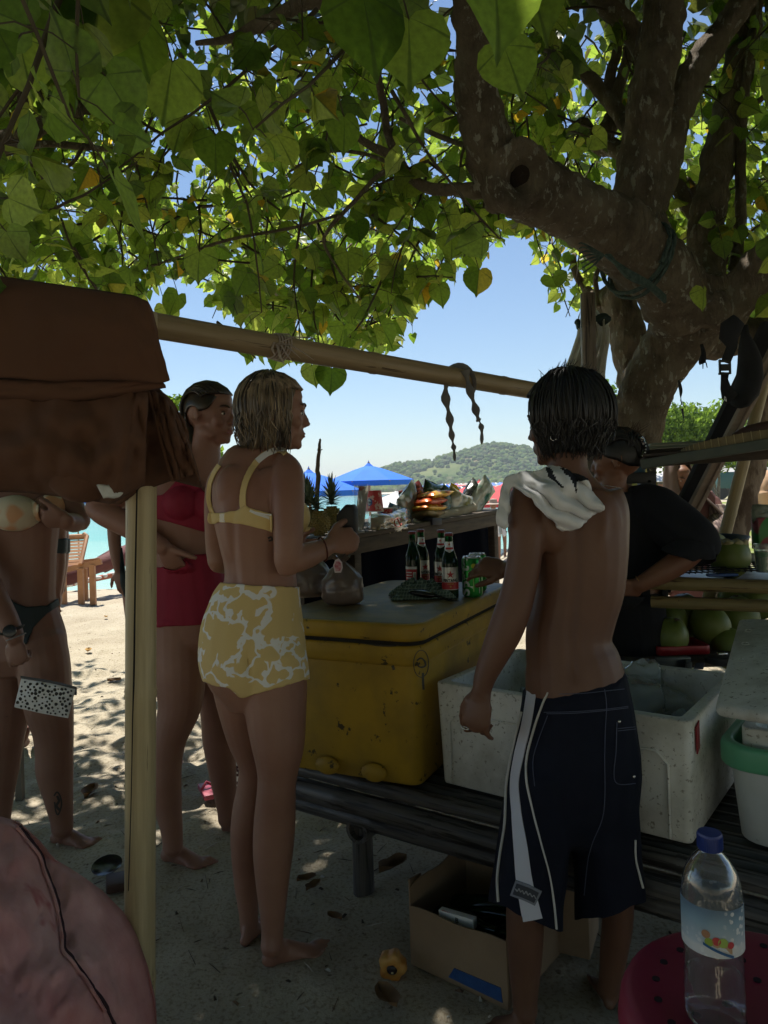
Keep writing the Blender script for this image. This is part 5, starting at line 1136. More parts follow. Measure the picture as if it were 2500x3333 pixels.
BLK = mat('black_shirt', (0.006, 0.0065, 0.010), .95, (0.010, 0.011, 0.015), scale=4, bump=.3, bscale=30, bdist=.004)
def shirt(p, n):
    x, y = pp(p)
    if y > 2440 or y < 1588 + max(0, 1990 - x) * .1: return False
    if abs(x - 2000) < 42 and y < 1606: return False
    if x > 2110 and y > interp([(2110, 1822), (2163, 1818), (2240, 1822), (2285, 1800), (2310, 1790)], x) and y < 1960 and p.y < 2.8: return False
    if p.y < 2.735 and x < 2170 and 1780 < y < 1960: return False
    if x < 1912 and y > 1700: return False
    return y < 1950
def puff(q, n, nq):
    x, y = pp(q); o = .012 + .018 * sm(2080, 2200, x) + .012 * noise.noise(q * 9)
    if y > 1880: o *= 1
    r = q + n * o
    if 2100 < x < 2300 and n.z < 0: r += Vector((.01, 0, -.02))
    return r
B.garment('loose_shirt', shirt, BLK, fn=puff, label='loose black short-sleeved shirt')
B.garment('trousers', lambda p, n: 1935 < pp(p)[1] < 2400 and abs(p.x - bx) < .2, mat('black_trousers', (0.006, 0.006, 0.008), .95), fn=lambda q, n, nq: q + n * (.012 + .008 * noise.noise(q * 8)), label='black trousers')
B.tube('bracelet', ring(P(2088, 1898, 2.66), (-.62, .2, -.5), .030), .002, mat('gold', (0.5, 0.3, 0.1), .35, metal=.8)); B.tube('necklace', ring(P(1985, 1585, 2.84), (.2, 0, 1), .055, 24), .0012, SILV)
# ---------------- woman in the brown headscarf beyond the stall
D = 6.0; s = 2407 / D; B = Body('person', G(2265, 2100), 'woman in long brown headscarf standing bent beyond the stall frame', 0.008); B.r.location = (P(2265, 1592, D).x, D, 0); B.r['base'] = tuple(B.r.location)
B.head(P(2214, 1556, D - .1), 172, 0.98, pitch=-18)
B.loft([(2225, 1590, D, 22, .05), (2250, 1625, D, 62, .09), (2268, 1690, D, 72, .12), (2272, 1780, D, 70, .13), (2275, 1880, D, 80, .15), (2275, 2080, D, 90, .17)])
B.loft([(2310, 1640, D, 26), (2335, 1690, D - .1, 24), (2340, 1715, D - .2, 20), (2322, 1750, D - .32, 13)]); B.hand(P(2322, 1750, D - .32), (-.1, -.2, -1), (0, -1, 0), .95, curl=(.4, .4, .4, .4))
B.loft([(2200, 1640, D, 24), (2196, 1690, D - .15, 22), (2240, 1735, D - .3, 14)]); B.hand(P(2240, 1735, D - .3), (.8, -.2, -.4), (0, -1, 0), .95)
B.finish(SK['w'], 2); B.eyes(); B.lips((.3, .12, .1))
SCF = mat('brown_scarf', (0.16, 0.105, 0.085), .9, (0.12, 0.075, 0.06), scale=6)
b = MB()
def scf(u, v):
    # hood closing round the face then falling over the shoulders
    a = math.radians(28 + 304 * u) + math.radians(172)
    c = P(2214, 1556, D - .1); zz = [(.0, .17), (.15, .14), (.3, .05), (.42, -.05), (.55, -.17), (.7, -.30), (.85, -.52), (1, -.80)]; rr = [(0, .01), (.15, .085), (.3, .112), (.42, .115), (.55, .17), (.7, .21), (.85, .24), (1, .27)]
    r = interp(rr, v) * (1 + .07 * math.sin(u * 26 + 2 * v)); z = interp(zz, v); x = c.x + (P(2262, 1556, D).x - c.x) * sm(.4, .8, v)
    return Vector((x + r * math.sin(a), c.y + .02 + (r * .75 + .0) * math.cos(a), c.z + z - .18 * sm(.6, 1, v) * math.sin(u * math.pi)))
b.grid(scf, 60, 26); b.build('headscarf', SCF, B.r, solid=.006, angle=180)
B.garment('dress', lambda p, n: p.z < 1.25 and not (p.y < D - .27), mat('maroon_dress', (0.13, 0.05, 0.05), .9, (0.17, 0.07, 0.065), scale=5), fn=lambda q, n, nq: q + n * .02)
B.garment('striped_sleeve', lambda p, n: 2300 < pp(p)[0] < 2365 and 1650 < pp(p)[1] < 1742 and p.y < D - .02, mat('striped_cloth', (0.30, 0.22, 0.19), .9, (0.12, 0.08, 0.08), scale=8, stretch=(9, 1, .4), thresh=(.48, .52)), fn=lambda q, n, nq: q + n * (.035 + .01 * noise.noise(q * 20)))
# ------------------------------------------------------------------ the stall: bamboo, cloth, bench, coolers
def bamboo_mat(name, c1, c2, sp=(0.10, 0.06, 0.03), th=.66):
    return mat(name, c1, 0.45, c2, scale=7, stretch=(7, 7, .35), bump=.25, bscale=30, bdist=.003, spots=sp, spot_scale=9, spot_th=th, spec=.4)
BAM = bamboo_mat('bamboo', (0.36, 0.28, 0.15), (0.52, 0.42, 0.24)); BAMO = bamboo_mat('bamboo_aged', (0.27, 0.19, 0.10), (0.38, 0.28, 0.16), th=.62); BAMG = bamboo_mat('bamboo_grey', (0.045, 0.042, 0.042), (0.12, 0.11, 0.10), (0.02, 0.018, 0.016), .53); BAMS = bamboo_mat('bamboo_spotted', (0.17, 0.13, 0.05), (0.27, 0.20, 0.09), (0.05, 0.02, 0.012), .55)
WOODD = mat('dark_wood', (0.05, 0.038, 0.03), .8, (0.10, 0.075, 0.055), scale=6, stretch=(1, 1, 6), bump=.5, bscale=20, bdist=.004); WOODL = mat('light_wood', (0.30, 0.22, 0.17), .75, (0.38, 0.29, 0.23), scale=5, stretch=(1, 1, 6), bump=.2)
BLACK = mat('black_fabric', (0.012, 0.012, 0.014), .9, (0.02, 0.02, 0.022), scale=9, bump=.3)
# upright bamboo post
p0 = P(447, 3520, 1.60); p1 = P(462, 1020, 1.62)
post = thing('bamboo_post', (p0.x, p0.y, 0), 'upright split bamboo post in front of the two bathers, holding the crossbeam', 'bamboo post')
nz_ = lambda y: (p0 - P(450, y, 1.6)).length
bamboo('pole', (p0.x, p0.y, -.05), p1, .0325, .0325, BAM, post, nodes=[.05 + p0.z * 0 + .05 + (P(447, y, 1.6).z) for y in (3265, 2335, 1400)], seed=3)
b = MB(); ptube(b, [(446, 1590, 1.566, 2.5), (440, 1900, 1.566, 2.8), (436, 2200, 1.566, 3), (432, 2335, 1.566, 2), (427, 2600, 1.567, 1.5), (418, 2900, 1.572, 1)], n=6); b.build('crack', mat('crack_dark', (0.01, 0.008, 0.006), 1), post)
# crossbeam
a0, a1 = P(-400, 905, 1.42), P(1815, 1285, 2.55)
beam = thing('bamboo_crossbeam', a0, 'long thick bamboo crossbeam running from the brown cloth to the tree', 'bamboo beam'); Lb = (a1 - a0).length
bamboo('pole', a0, a1, .0315, .0285, BAMO, beam, nodes=[Lb * t for t in (.27, .445, .60, .752, .865)], seed=5, bend=0.0)
b = MB(); cb = P(902, 1105, 1.965) if False else a0 + (a1 - a0) * .50; ab = (a1 - a0).normalized(); u = ab.orthogonal().normalized(); rs = random.Random(4)
def onbeam(px): 
    lo, hi = 0, 1
    for _ in range(30):
        m_ = (lo + hi) / 2
        if proj(a0 + (a1 - a0) * m_)[0] < px: lo = m_
        else: hi = m_
    return a0 + (a1 - a0) * lo
cb = onbeam(905)
for k in range(5): b.tube([cb + ab * (.008 * k - .016 + .006 * math.sin(t)) + (Quaternion(ab, t) @ u) * (.0325 + .001 * k) for t in np.linspace(0, 6.4, 20)], .0022, 5)
for k in range(6):
    q = cb + Vector((0, -.034, .0)); d = Vector((rs.uniform(-.02, .12), -.02, rs.uniform(-.05, .03))); b.tube([q, q + d * .4 + Vector((0, 0, .01)), q + d * .8, q + d + Vector((.01, 0, -.015))], [.003, .004, .004, .001], 6, flat=.4)
tag(b.build('raffia_tie', mat('raffia', (0.42, 0.33, 0.28), .8, (0.55, 0.45, 0.38), scale=30)), 'pale plastic string knotted round the middle of the crossbeam', 'string')
# twisted cloth strips hanging over the beam
STR = mat('grey_rag', (0.14, 0.13, 0.13), .9, (0.24, 0.22, 0.20), scale=22, stretch=(1, 1, .5)); cs = onbeam(1500)
b = MB(); b.tube([cs + ab * (-.03 + .02 * t) + (Quaternion(ab, t) @ u) * .034 for t in np.linspace(0.2, 5.9, 18)], .013, 8, flat=.18, ref=tuple(ab))
for pts in ([(1455, 1235, 16), (1450, 1290, 15), (1462, 1350, 13), (1468, 1400, 12), (1474, 1440, 7), (1478, 1465, 9), (1480, 1500, 3)], [(1515, 1205, 16), (1528, 1265, 13), (1545, 1320, 13), (1556, 1362, 12), (1562, 1374, 5), (1568, 1400, 11), (1568, 1446, 3)]):
    q = spline([(x, y, cs.y - .035, w) for x, y, w in pts], 5); 
    b.tube([P(x, y, d) for x, y, d, w in q], [w * d / F * (.75 + .35 * math.cos(i * 1.1)) for i, (x, y, d, w) in enumerate(q)], 8, flat=.35, ref=(0, 1, .3))
tag(b.build('rag_strip', STR), 'grey rag strip looped over the right part of the crossbeam, two ends dangling', 'rag')
# ---- brown cloth draped over the beam
BR_ = mat('brown_canvas', (0.105, 0.046, 0.024), .95, (0.125, 0.056, 0.030), scale=2, bump=.5, bscale=220, bdist=.0012)
cl_ = thing('brown_cloth', P(250, 1620, 1.5), 'rust brown cloth folded over the bamboo beam, hiding the bathers behind', 'cloth')
def sheet(name, top, bot, D0, bulge, nu=60, nv=34, m=BR_, thick=.006, parent=None, fold=.01, fx=3.0, seed=0, side=None):
    b = MB()
    def fn(u, v):
        xt, yt = interp2(top, u); xb, yb = interp2(bot, u); px = xt + (xb - xt) * v; py = yt + (yb - yt) * v
        d = D0(u, v) if callable(D0) else D0
        d -= bulge * math.sin(math.pi * min(1, v * 1.0)) ** .7 * (0.5 + .5 * math.sin(math.pi * u))
        d -= fold * (noise.noise(Vector((u * fx * 2, v * fx, seed))) + .5 * noise.noise(Vector((u * fx * 5, v * fx * 2.2, seed + 3))) + .06 * noise.noise(Vector((u * fx * 14, v * fx * 5, seed + 7))))
        if side: d += side(u, v)
        return P(px, py, d)
    b.grid(fn, nu, nv); return b.build(name, m, parent, solid=thick, angle=180)
def interp2(L, u):
    n = len(L) - 1; t = u * n; i = min(int(t), n - 1); t -= i; return L[i][0] + (L[i + 1][0] - L[i][0]) * t, L[i][1] + (L[i + 1][1] - L[i][1]) * t
sheet('back_layer', [(-200, 1230), (100, 1270), (300, 1280), (490, 1262), (520, 1268), (560, 1310), (600, 1370)], [(-200, 1590), (80, 1600), (260, 1622), (390, 1640), (450, 1600), (560, 1560), (655, 1585)], lambda u, v: 1.56 + .05 * v, .05, parent=cl_, fold=.035, fx=2, seed=5)
sheet('middle_layer', [(-200, 1230), (60, 1262), (260, 1268), (430, 1262), (480, 1268)], [(-200, 1590), (80, 1600), (220, 1612), (360, 1638), (470, 1575)], lambda u, v: 1.50, .05, parent=cl_, fold=.04, fx=2.2, seed=1)
b = MB(); b.ell(P(265, 1520, 1.50), (.078, .05, .072), Matrix.Rotation(.35, 3, 'Y'), n=28, m=18); b.v = [tuple(Vector(v) + Vector((0, -.012, 0)) * noise.noise(Vector(v) * 22)) for v in b.v]; b.build('pocket_bulge', BR_, cl_, angle=180)
sheet('side_fold', [(478, 1262), (530, 1290), (575, 1350), (600, 1400)], [(560, 1568), (590, 1556), (640, 1540), (652, 1580)], lambda u, v: 1.53 + .03 * u, .03, parent=cl_, fold=.03, fx=3, nu=30, seed=8)
sheet('cuff', [(-200, 1225), (60, 1236), (200, 1240), (400, 1235), (520, 1230)], [(-200, 1288), (60, 1300), (200, 1306), (330, 1296), (540, 1258)], lambda u, v: 1.485, .02, parent=cl_, fold=.008, fx=3, nv=10, seed=2)
sheet('upper_layer', [(-200, 880), (0, 902), (160, 925), (330, 950), (430, 964), (478, 982), (492, 1010)], [(-200, 1225), (30, 1228), (180, 1240), (330, 1234), (440, 1238), (520, 1248), (552, 1238)], lambda u, v: 1.47 - .01 * v + .05 * max(0, u - .9) * 10 * (1 - v) * .3, .035, parent=cl_, fold=.012, fx=2, seed=3, nu=80)
sheet('rear_layer', [(-200, 884), (0, 906), (330, 956), (478, 990)], [(-200, 1300), (100, 1290), (300, 1290), (500, 1290)], lambda u, v: 1.56 + .02 * v, -.02, parent=cl_, fold=.01, nv=12, nu=30, seed=4)
tag(sheet('paper_scrap', [(313, 1576), (345, 1578), (366, 1580), (382, 1600), (401, 1604)], [(337, 1622), (350, 1620), (372, 1622), (388, 1618), (400, 1606)], 1.465, .004, m=mat('white_paper', (0.62, 0.62, 0.60), .8), nu=14, nv=6, thick=.0012, fold=.004), 'small white paper label sticking out of the brown cloth', 'label')
# ---- faded pink bag in the corner
PK = mat('faded_pink_vinyl', (0.50, 0.20, 0.19), .65, (0.64, 0.36, 0.34), scale=6, stretch=(1, 1, .6), bump=.35, bscale=18, bdist=.01, spots=(0.44, 0.13, 0.13), spot_scale=5, spot_th=.63, detail=8.0)
bagp = thing('pink_bag', P(60, 3400, 1.25), 'big faded pink fabric lounging bag with dark seam in the lower left corner', 'beanbag')
b = MB(); TOPB = [(-700, 2900), (-400, 2720), (-150, 2670), (0, 2660), (60, 2676), (130, 2740), (180, 2800), (260, 2850), (330, 2900), (400, 2970), (440, 3040), (480, 3150), (505, 3260), (510, 3400), (480, 3700)]
def bgf(u, v):
    x, y = interp2(TOPB, u); cx, cy = -150, 3800; e = math.sin(v * math.pi / 2); px = x + (cx - x) * e * .999; py = y + (cy - y) * e
    D = 1.55 - .62 * math.sin(v * math.pi / 2) ** .8 + .02 * u
    q = Vector((px * .004, py * .004, 0)); D -= .035 * noise.noise(q * 1.3) + .02 * noise.noise(q * 3.1) + .008 * noise.noise(q * 8)
    # crease where the seam pulls in
    sx = interp([(2660, 60), (2780, 130), (2860, 165), (2950, 190), (3050, 210), (3120, 225), (3200, 290), (3333, 370), (3800, 520)], py); D += .022 * math.exp(-((px - sx) / 28) ** 2)
    return P(px, py, D)
b.grid(bgf, 110, 60); b.build('cover', PK, bagp, angle=180, solid=.004)
b = MB()
def bgb(u, v):
    x, y = interp2(TOPB, u); cx, cy = -150, 3800; e = math.sin(v * math.pi / 2); return P(x + (cx - x) * e, y + (cy - y) * e, 1.55 + .02 * u + .35 * math.sin(v * math.pi / 2))
b.grid(bgb, 40, 16); b.build('rear_cover', PK, bagp, angle=180)
bgbvh = bagp.children[0]; BB = Body.__new__(Body); BB.r = bagp; me = bgbvh.data; BB.base = Vector(bagp['base']); BB.bvh = BVHTree.FromPolygons([v.co + BB.base for v in me.vertices], [tuple(p.vertices) for p in me.polygons])
BB.ribbon('seam', [(62, 2690), (100, 2740), (132, 2785), (150, 2840), (178, 2910), (196, 2980), (206, 3050), (208, 3090), (236, 3120), (280, 3175), (310, 3225), (345, 3280), (375, 3345)], 9, mat('seam_dark', (0.035, 0.012, 0.02), .8), off=.002); BB.ribbon('piping', [(52, 2700), (90, 2750), (122, 2790), (140, 2845), (166, 2912), (184, 2982), (194, 3052), (198, 3100), (228, 3135), (270, 3190), (300, 3240), (335, 3295)], 5, PK, off=.005)
# ------------------------------------------------------------------ bench of bamboo under the coolers
Bu = Vector((.838, -.545, 0)).normalized(); Bv = Vector((.545, .838, 0))
def rr(mb, o, u, v, w, l, z0, z1, r, taper=0.0, n=6, inset0=0.0):
    o = Vector((o.x, o.y, 0)); vs = []; L = 4 * (n + 1)
    for z, ins in ((z0, inset0 + taper), (z1, inset0)):
        for (cx, cy, a0_) in ((w - r, r, -90), (w - r, l - r, 0), (r, l - r, 90), (r, r, 180)):
            for k in range(n + 1):
                a = math.radians(a0_ + 90 * k / n); rad = r; x = cx + rad * math.cos(a); y = cy + rad * math.sin(a)
                x += ins * (1 - 2 * x / w); y += ins * (1 - 2 * y / l); q = o + u * x + v * y; vs.append((q.x, q.y, z))
    fs = [tuple(range(L - 1, -1, -1)), tuple(range(L, 2 * L))] + [(i, (i + 1) % L, L + (i + 1) % L, L + i) for i in range(L)]
    mb.add(vs, fs)
def openbox(mb, o, u, v, w, l, z0, z1, t, r=.02, zin=None, taper=0):
    # walls and floor with a hollow; outer rounded, as ring walls
    def ringp(ins, z, tp): 
        out = []
        for (cx, cy, a0_) in ((w - r, r, -90), (w - r, l - r, 0), (r, l - r, 90), (r, r, 180)):
            for k in range(6):
                a = math.radians(a0_ + 90 * k / 5); x = cx + r * math.cos(a); y = cy + r * math.sin(a); s_ = ins + tp; x += s_ * (1 - 2 * x / w) ; y += s_ * (1 - 2 * y / l); q = Vector((o.x, o.y, 0)) + u * x + v * y; out.append((q.x, q.y, z))
        return out
    A = [ringp(0, z0, taper), ringp(0, z1, 0), ringp(t, z1, 0), ringp(t, zin if zin is not None else z0 + t, taper)]; n = len(A[0]); fs = [tuple(range(n - 1, -1, -1))]
    for k in range(3): fs += [(k * n + i, k * n + (i + 1) % n, (k + 1) * n + (i + 1) % n, (k + 1) * n + i) for i in range(n)]
    fs.append(tuple(range(3 * n, 4 * n))); mb.add(sum(A, []), fs)
ZB = .43
bench = thing('bamboo_bench', (0.2, 2.5, 0), 'low weathered grey bamboo bench carrying the coolers', 'bench')
F0 = G(960, 2560, .335); F1 = G(2620, 3010, .335); Bu = (F1 - F0); Bu.z = 0; Bu.normalize(); Bv = Vector((-Bu.y, Bu.x, 0))
bamboo('front_rail', F0 - Bu * .1 + Vector((0, 0, -.0)), F1, .036, .034, BAMG, bench, seed=1); bamboo('front_rail', F0 + Bv * .04 + Vector((0, 0, -.07)) - Bu * .03, F1 + Bv * .04 + Vector((0, 0, -.07)), .030, .030, BAMG, bench, seed=2)
Lb2 = (F1 - F0).length
for k in range(-1, 9): bamboo('slat', F0 + Bv * (.07 + .062 * k) + Vector((0, 0, .065)) - Bu * .02, F1 + Bv * (.07 + .062 * k) + Vector((0, 0, .065)), .024, .023, BAMG, bench, seed=10 + k)
lp = G(1185, 2905); bamboo('leg', lp, (lp.x, lp.y, .30), .036, .034, BAMG, bench, seed=5)
bamboo('cross_log', P(1160, 2705, lp.y - .06), P(1160, 2705, lp.y - .06) + Bv * .5, .043, .04, BAMG, bench, seed=6, nodes=[.3])
for t in (.55, .97):
    for w in (.05, .5):
        q = F0 + Bu * Lb2 * t + Bv * w; bamboo('leg', (q.x, q.y, 0), (q.x, q.y, .31), .035, .034, BAMG, bench, seed=7)
# ---- yellow cooler
YC = mat('yellow_plastic', (0.46, 0.28, 0.022), .55, (0.29, 0.18, 0.025), scale=4.5, bump=.25, bscale=9, bdist=.012, spots=(0.06, 0.045, 0.018), spot_scale=22, spot_th=.62, spec=.35, detail=9.0, thresh=(.38, .66))
C = G(1372, 2572, ZB); u1 = Vector((.900, -.436, 0)); v1 = Vector((.436, .900, 0)); W_, L_ = .56, .98
cool = thing('yellow_cooler', (C.x, C.y, ZB), 'big scuffed yellow fish cooler with worn dark lid on the bench', 'cooler'); o1 = C - u1 * W_
b = MB(); rr(b, o1, u1, v1, W_, L_, ZB, .845, .042, taper=.010); b.build('body', YC, cool, bevel=.012, angle=50)
b = MB(); rr(b, o1 - u1 * .012 - v1 * .012, u1, v1, W_ + .024, L_ + .024, .805, .872, .06, taper=.004); b.build('rim', YC, cool, bevel=.012, angle=50)
b = MB(); rr(b, o1 - u1 * .006 - v1 * .006, u1, v1, W_ + .012, L_ + .012, .872, .884, .06); b.build('gasket', mat('gasket', (0.015, 0.012, 0.008), .9), cool)
b = MB(); rr(b, o1 - u1 * .018 - v1 * .018, u1, v1, W_ + .036, L_ + .036, .884, .940, .07, taper=0, inset0=0); b.build('lid', YC, cool, bevel=.014, angle=50, seg=3)
b = MB(); rr(b, o1 - u1 * .004 - v1 * .004, u1, v1, W_ + .008, L_ + .008, .930, .9415, .06); b.build('worn_lid_top', mat('worn_lid', (0.12, 0.095, 0.05), .5, (0.26, 0.18, 0.07), scale=7, bump=.3, bscale=9, bdist=.006, spots=(0.30, 0.19, 0.04), spot_scale=6, spot_th=.62, spec=.35), cool, bevel=.004)
for k, d in enumerate((.10, .27, .44)):
    b = MB(); q = C - u1 * (.06 + d) - v1 * .006; b.ell((q.x, q.y, ZB + .035), (.045, .018, .030), Matrix((u1, v1, Vector((0, 0, 1)))).transposed()); b.build('foot_bump', YC, cool)
SCU = mat('scuff_dark', (0.07, 0.06, 0.05), .9, (0.13, 0.11, 0.08), scale=40); CBod = Body.__new__(Body); CBod.r = cool
CBod.base = Vector(cool['base']); parts_ = [c for c in cool.children if c.name.startswith(('body', 'rim'))]; vs_, fs_ = [], []
for c in parts_:
    k = len(vs_); vs_ += [v.co + Vector(cool['base']) for v in c.data.vertices]; fs_ += [tuple(i + k for i in p.vertices) for p in c.data.polygons]
CBod.bvh = BVHTree.FromPolygons(vs_, fs_)
CBod.ribbon('scuff', [(1090, 2080), (1150, 2087), (1220, 2096), (1290, 2103)], 11, SCU, off=.001, wl=[2, 12, 9, 13, 3], thick=.0006); CBod.ribbon('scuff', [(1278, 2165), (1283, 2180)], 9, SCU, off=.001, thick=.0006)
CBod.ribbon('sticker_ring', [(1370 + 24 * math.cos(a), 2160 + 44 * math.sin(a)) for a in np.linspace(0, 6.4, 26)], 2.5, SCU, off=.0015, thick=.0006, sub=2); CBod.ribbon('sticker_emblem', [(1356, 2150), (1368, 2142), (1380, 2150), (1384, 2165), (1372, 2172), (1360, 2166), (1366, 2156)], 5, SCU, off=.0015, thick=.0006); CBod.ribbon('stain', [(1376, 2190), (1376, 2215), (1378, 2245)], 7, SCU, off=.001, thick=.0005)
# ---- long white foam box with ice bag
FO = mat('dirty_foam', (0.76, 0.75, 0.71), .9, (0.42, 0.40, 0.34), scale=6, thresh=(.42, .72), detail=10.0, bump=.35, bscale=60, bdist=.002, spots=(0.33, 0.31, 0.26), spot_scale=75, spot_th=.60)
q0, q1 = G(1426, 2548, ZB), G(2262, 2762, ZB); u2 = (q1 - q0); u2.z = 0; W2_ = u2.length; u2.normalize(); v2 = Vector((-u2.y, u2.x, 0)); zt = P(2265, 2375, q1.y).z; zl = P(1426, 2200, q0.y).z
foam = thing('foam_box', (q0.x, q0.y, ZB), 'long open white foam ice box, dirty and chipped, right of the yellow cooler', 'ice box')
b = MB(); openbox(b, q0, u2, v2, W2_, .56, ZB, (zt + zl) / 2, .035, r=.02, zin=ZB + .16, taper=.01); b.build('box_body', FO, foam, bevel=.006, angle=50)
zt = (zt + zl) / 2
for (a_, w_) in ((.05, .30), (W2_ - .33, .27)):
    b = MB(); pts = [(a_ + .03 * 0, .0), (a_, .19), (a_ + .03, .22), (a_ + w_ - .03, .22), (a_ + w_, .19), (a_ + w_, .0)]; b.tube([Vector((q0.x, q0.y, ZB + .01 + z)) + u2 * x - v2 * .001 for x, z in pts], .004, 6); b.build('moulded_edge', FO, foam)
b = MB(); b.prism([Vector((q1.x, q1.y, zt - .02 - dz)) - v2 * -.03 + u2 * (.002) + v2 * dx for dx, dz in ((0, 0), (.03, -.01), (.028, .06), (0.004, .07))], u2 * .003); b.build('red_tape', mat('red_tape', (0.25, 0.012, 0.02), .5), foam)
ICE = glass('clear_plastic', (0.82, 0.86, 0.86), .15, alpha=.35)
b = MB(); ci = P(2090, 2235, 2.42)
for c_, r_, s_ in ((P(2050, 2290, 2.40), (.13, .09, .085), 1), (P(2100, 2210, 2.45), (.062, .05, .085), 2), (P(2150, 2290, 2.42), (.10, .08, .06), 3)):
    k = len(b.v); b.ell(c_, r_, n=26, m=16); b.v[k:] = [tuple(Vector(v) + (Vector(v) - c_) * (.35 * noise.noise(Vector(v) * 16 + Vector((s_, 0, 0))) + .2 * noise.noise(Vector(v) * 38))) for v in b.v[k:]]
tag(b.build('ice_bag', ICE, angle=60), 'crumpled clear plastic bag of ice inside the long foam box', 'ice bag')
b = MB(); rs = random.Random(3)
for i in range(60):
    p = Vector((q0.x, q0.y, ZB + .175 + rs.uniform(0, .03))) + u2 * rs.uniform(.06, W2_ - .06) + v2 * rs.uniform(.06, .5); b.box(p, [rs.uniform(.03, .055)] * 3, Matrix.Rotation(rs.uniform(0, 3), 3, Vector((rs.random(), rs.random(), 1)).normalized()))
ic = b.build('ice_lumps', mat('wet_ice', (0.30, 0.36, 0.38), .15, (0.2, 0.25, 0.27), scale=20), smooth=False, bevel=.006); tag(ic, 'loose melting ice lumps in the long foam box', 'ice', kind='stuff')
# ---- tub with the green rim and foam lid on top
t0 = G(2362, 2738, ZB); t0 = t0 + v2 * .0; TZ = P(2330, 2440, t0.y).z
tub = thing('white_tub', (t0.x, t0.y, ZB), 'white plastic tub with mint green rim and yellow clip, right end of the bench', 'tub')
PW = mat('white_plastic', (0.66, 0.69, 0.69), .4, (0.5, 0.53, 0.53), scale=4, spots=(0.2, 0.2, 0.18), spot_scale=18, spot_th=.7); PG = mat('mint_plastic', (0.10, 0.36, 0.20), .4, (0.13, 0.42, 0.24), scale=4)
b = MB(); openbox(b, t0, u2, v2, .60, .46, ZB, TZ, .006, r=.07, taper=.022); b.build('tub_body', PW, tub, bevel=.004, angle=50)
b = MB(); openbox(b, t0 - u2 * .018 - v2 * .018, u2, v2, .636, .496, TZ - .045, TZ + .018, .03, r=.08, zin=TZ - .044); b.build('tub_rim', PG, tub, bevel=.012, angle=50, seg=3)
b = MB(); cl2 = t0 + u2 * .155 - v2 * .028; b.tube([Vector((cl2.x, cl2.y, TZ - .03)) + u2 * x + Vector((0, 0, z)) for x, z in ((.03, .0), (-.012, 0), (-.012, -.085), (.0, -.10), (.05, -.10))], .006, 8); b.build('clip', mat('yellow_plastic_clip', (0.5, 0.36, 0.02), .4), tub)
b = MB(); b.box(Vector((cl2.x, cl2.y, TZ - .045)) + u2 * .03, (.03, .012, .05), Matrix((u2, v2, Vector((0, 0, 1)))).transposed()); b.build('clip_catch', PW, tub)
b = MB(); openbox(b, t0 + u2 * .035 + v2 * .03, u2, v2, .53, .40, TZ - .10, TZ + .055, .03, r=.03); tag(b.build('foam_liner', FO, bevel=.004, angle=50), 'small dirty foam box nested inside the green-rimmed tub', 'foam box')
A_, B_, C_, D_ = P(2322, 2296, t0.y + .03), P(2600, 2340, t0.y - .18), P(2640, 2010, t0.y + .52), P(2402, 2012, t0.y + .62)
b = MB(); nrm = (B_ - A_).cross(D_ - A_).normalized(); nrm = nrm if nrm.z > 0 else -nrm; b.prism([A_, B_, C_, D_], -nrm * .035); FLID = b.build('foam_slab', FO, bevel=.016, seg=3); tag(FLID, 'grimy speckled foam lid tilted on top of the right-hand tub', 'foam lid')
for i, (x, y) in enumerate(((2455, 2108), (2450, 2165), (2440, 2060))):
    t = ((y - 2010) / 290); q = (D_ + (A_ - D_) * t) + (B_ - A_) * .22; o = MB(); uu = (B_ - A_).normalized(); ww = (D_ - A_).normalized(); o.tube([q + uu * (.013 * math.cos(a)) + ww * (.011 * math.sin(a)) + nrm * .0005 for a in np.linspace(0, 6.3, 18)], .0014, 5, cap=False); r_ = o.build('ring_mark', FO, None)
    r_.parent = FLID; r_.location = Vector(r_['base']) - Vector(r_.parent['base'])
# ------------------------------------------------------------------ on the yellow cooler
ZL = .9418
RED = mat('red_print', (0.42, 0.015, 0.02), .45); BLKI = mat('black_ink', (0.012, 0.012, 0.012), .5); FOIL = mat('silver_label', (0.55, 0.55, 0.53), .32, (0.48, 0.48, 0.46), metal=.55, scale=9); WPR = mat('white_print_2', (0.7, 0.7, 0.68), .5); GOLD = mat('gold_print', (0.5, 0.3, 0.05), .4)
def bottle_glass():
    m = mat('green_glass', (0.004, 0.055, 0.012), .04, spec=.8, trans=.75); m.node_tree.nodes['Principled BSDF'].inputs['IOR'].default_value = 1.3; return m
GG = bottle_glass()
bprof = [(.0285, 0), (.0305, .004), (.0310, .012), (.0310, .128), (.0300, .142), (.0250, .160), (.0185, .178), (.0150, .192), (.0140, .205), (.0136, .232), (.0148, .234), (.0148, .240), (.0133, .242)]
def wrapx(c, R, yaw, z0):
    def f(q):
        a = q.x / R; r = R + q.z + .0004; d = yaw + a
        return (c[0] + r * math.sin(d), c[1] - r * math.cos(d), z0 + q.y)
    return f
def curved(mb, c, prof, yaw, half, n=12):     # label skin following a lathe profile
    for (r0, z0), (r1, z1) in zip(prof, prof[1:]):
        vs = []; 
        for k in range(n + 1):
            a = yaw - half + 2 * half * k / n; vs += [(c[0] + r0 * math.sin(a), c[1] - r0 * math.cos(a), c[2] + z0), (c[0] + r1 * math.sin(a), c[1] - r1 * math.cos(a), c[2] + z1)]
        mb.add(vs, [(2 * k, 2 * k + 2, 2 * k + 3, 2 * k + 1) for k in range(n)])
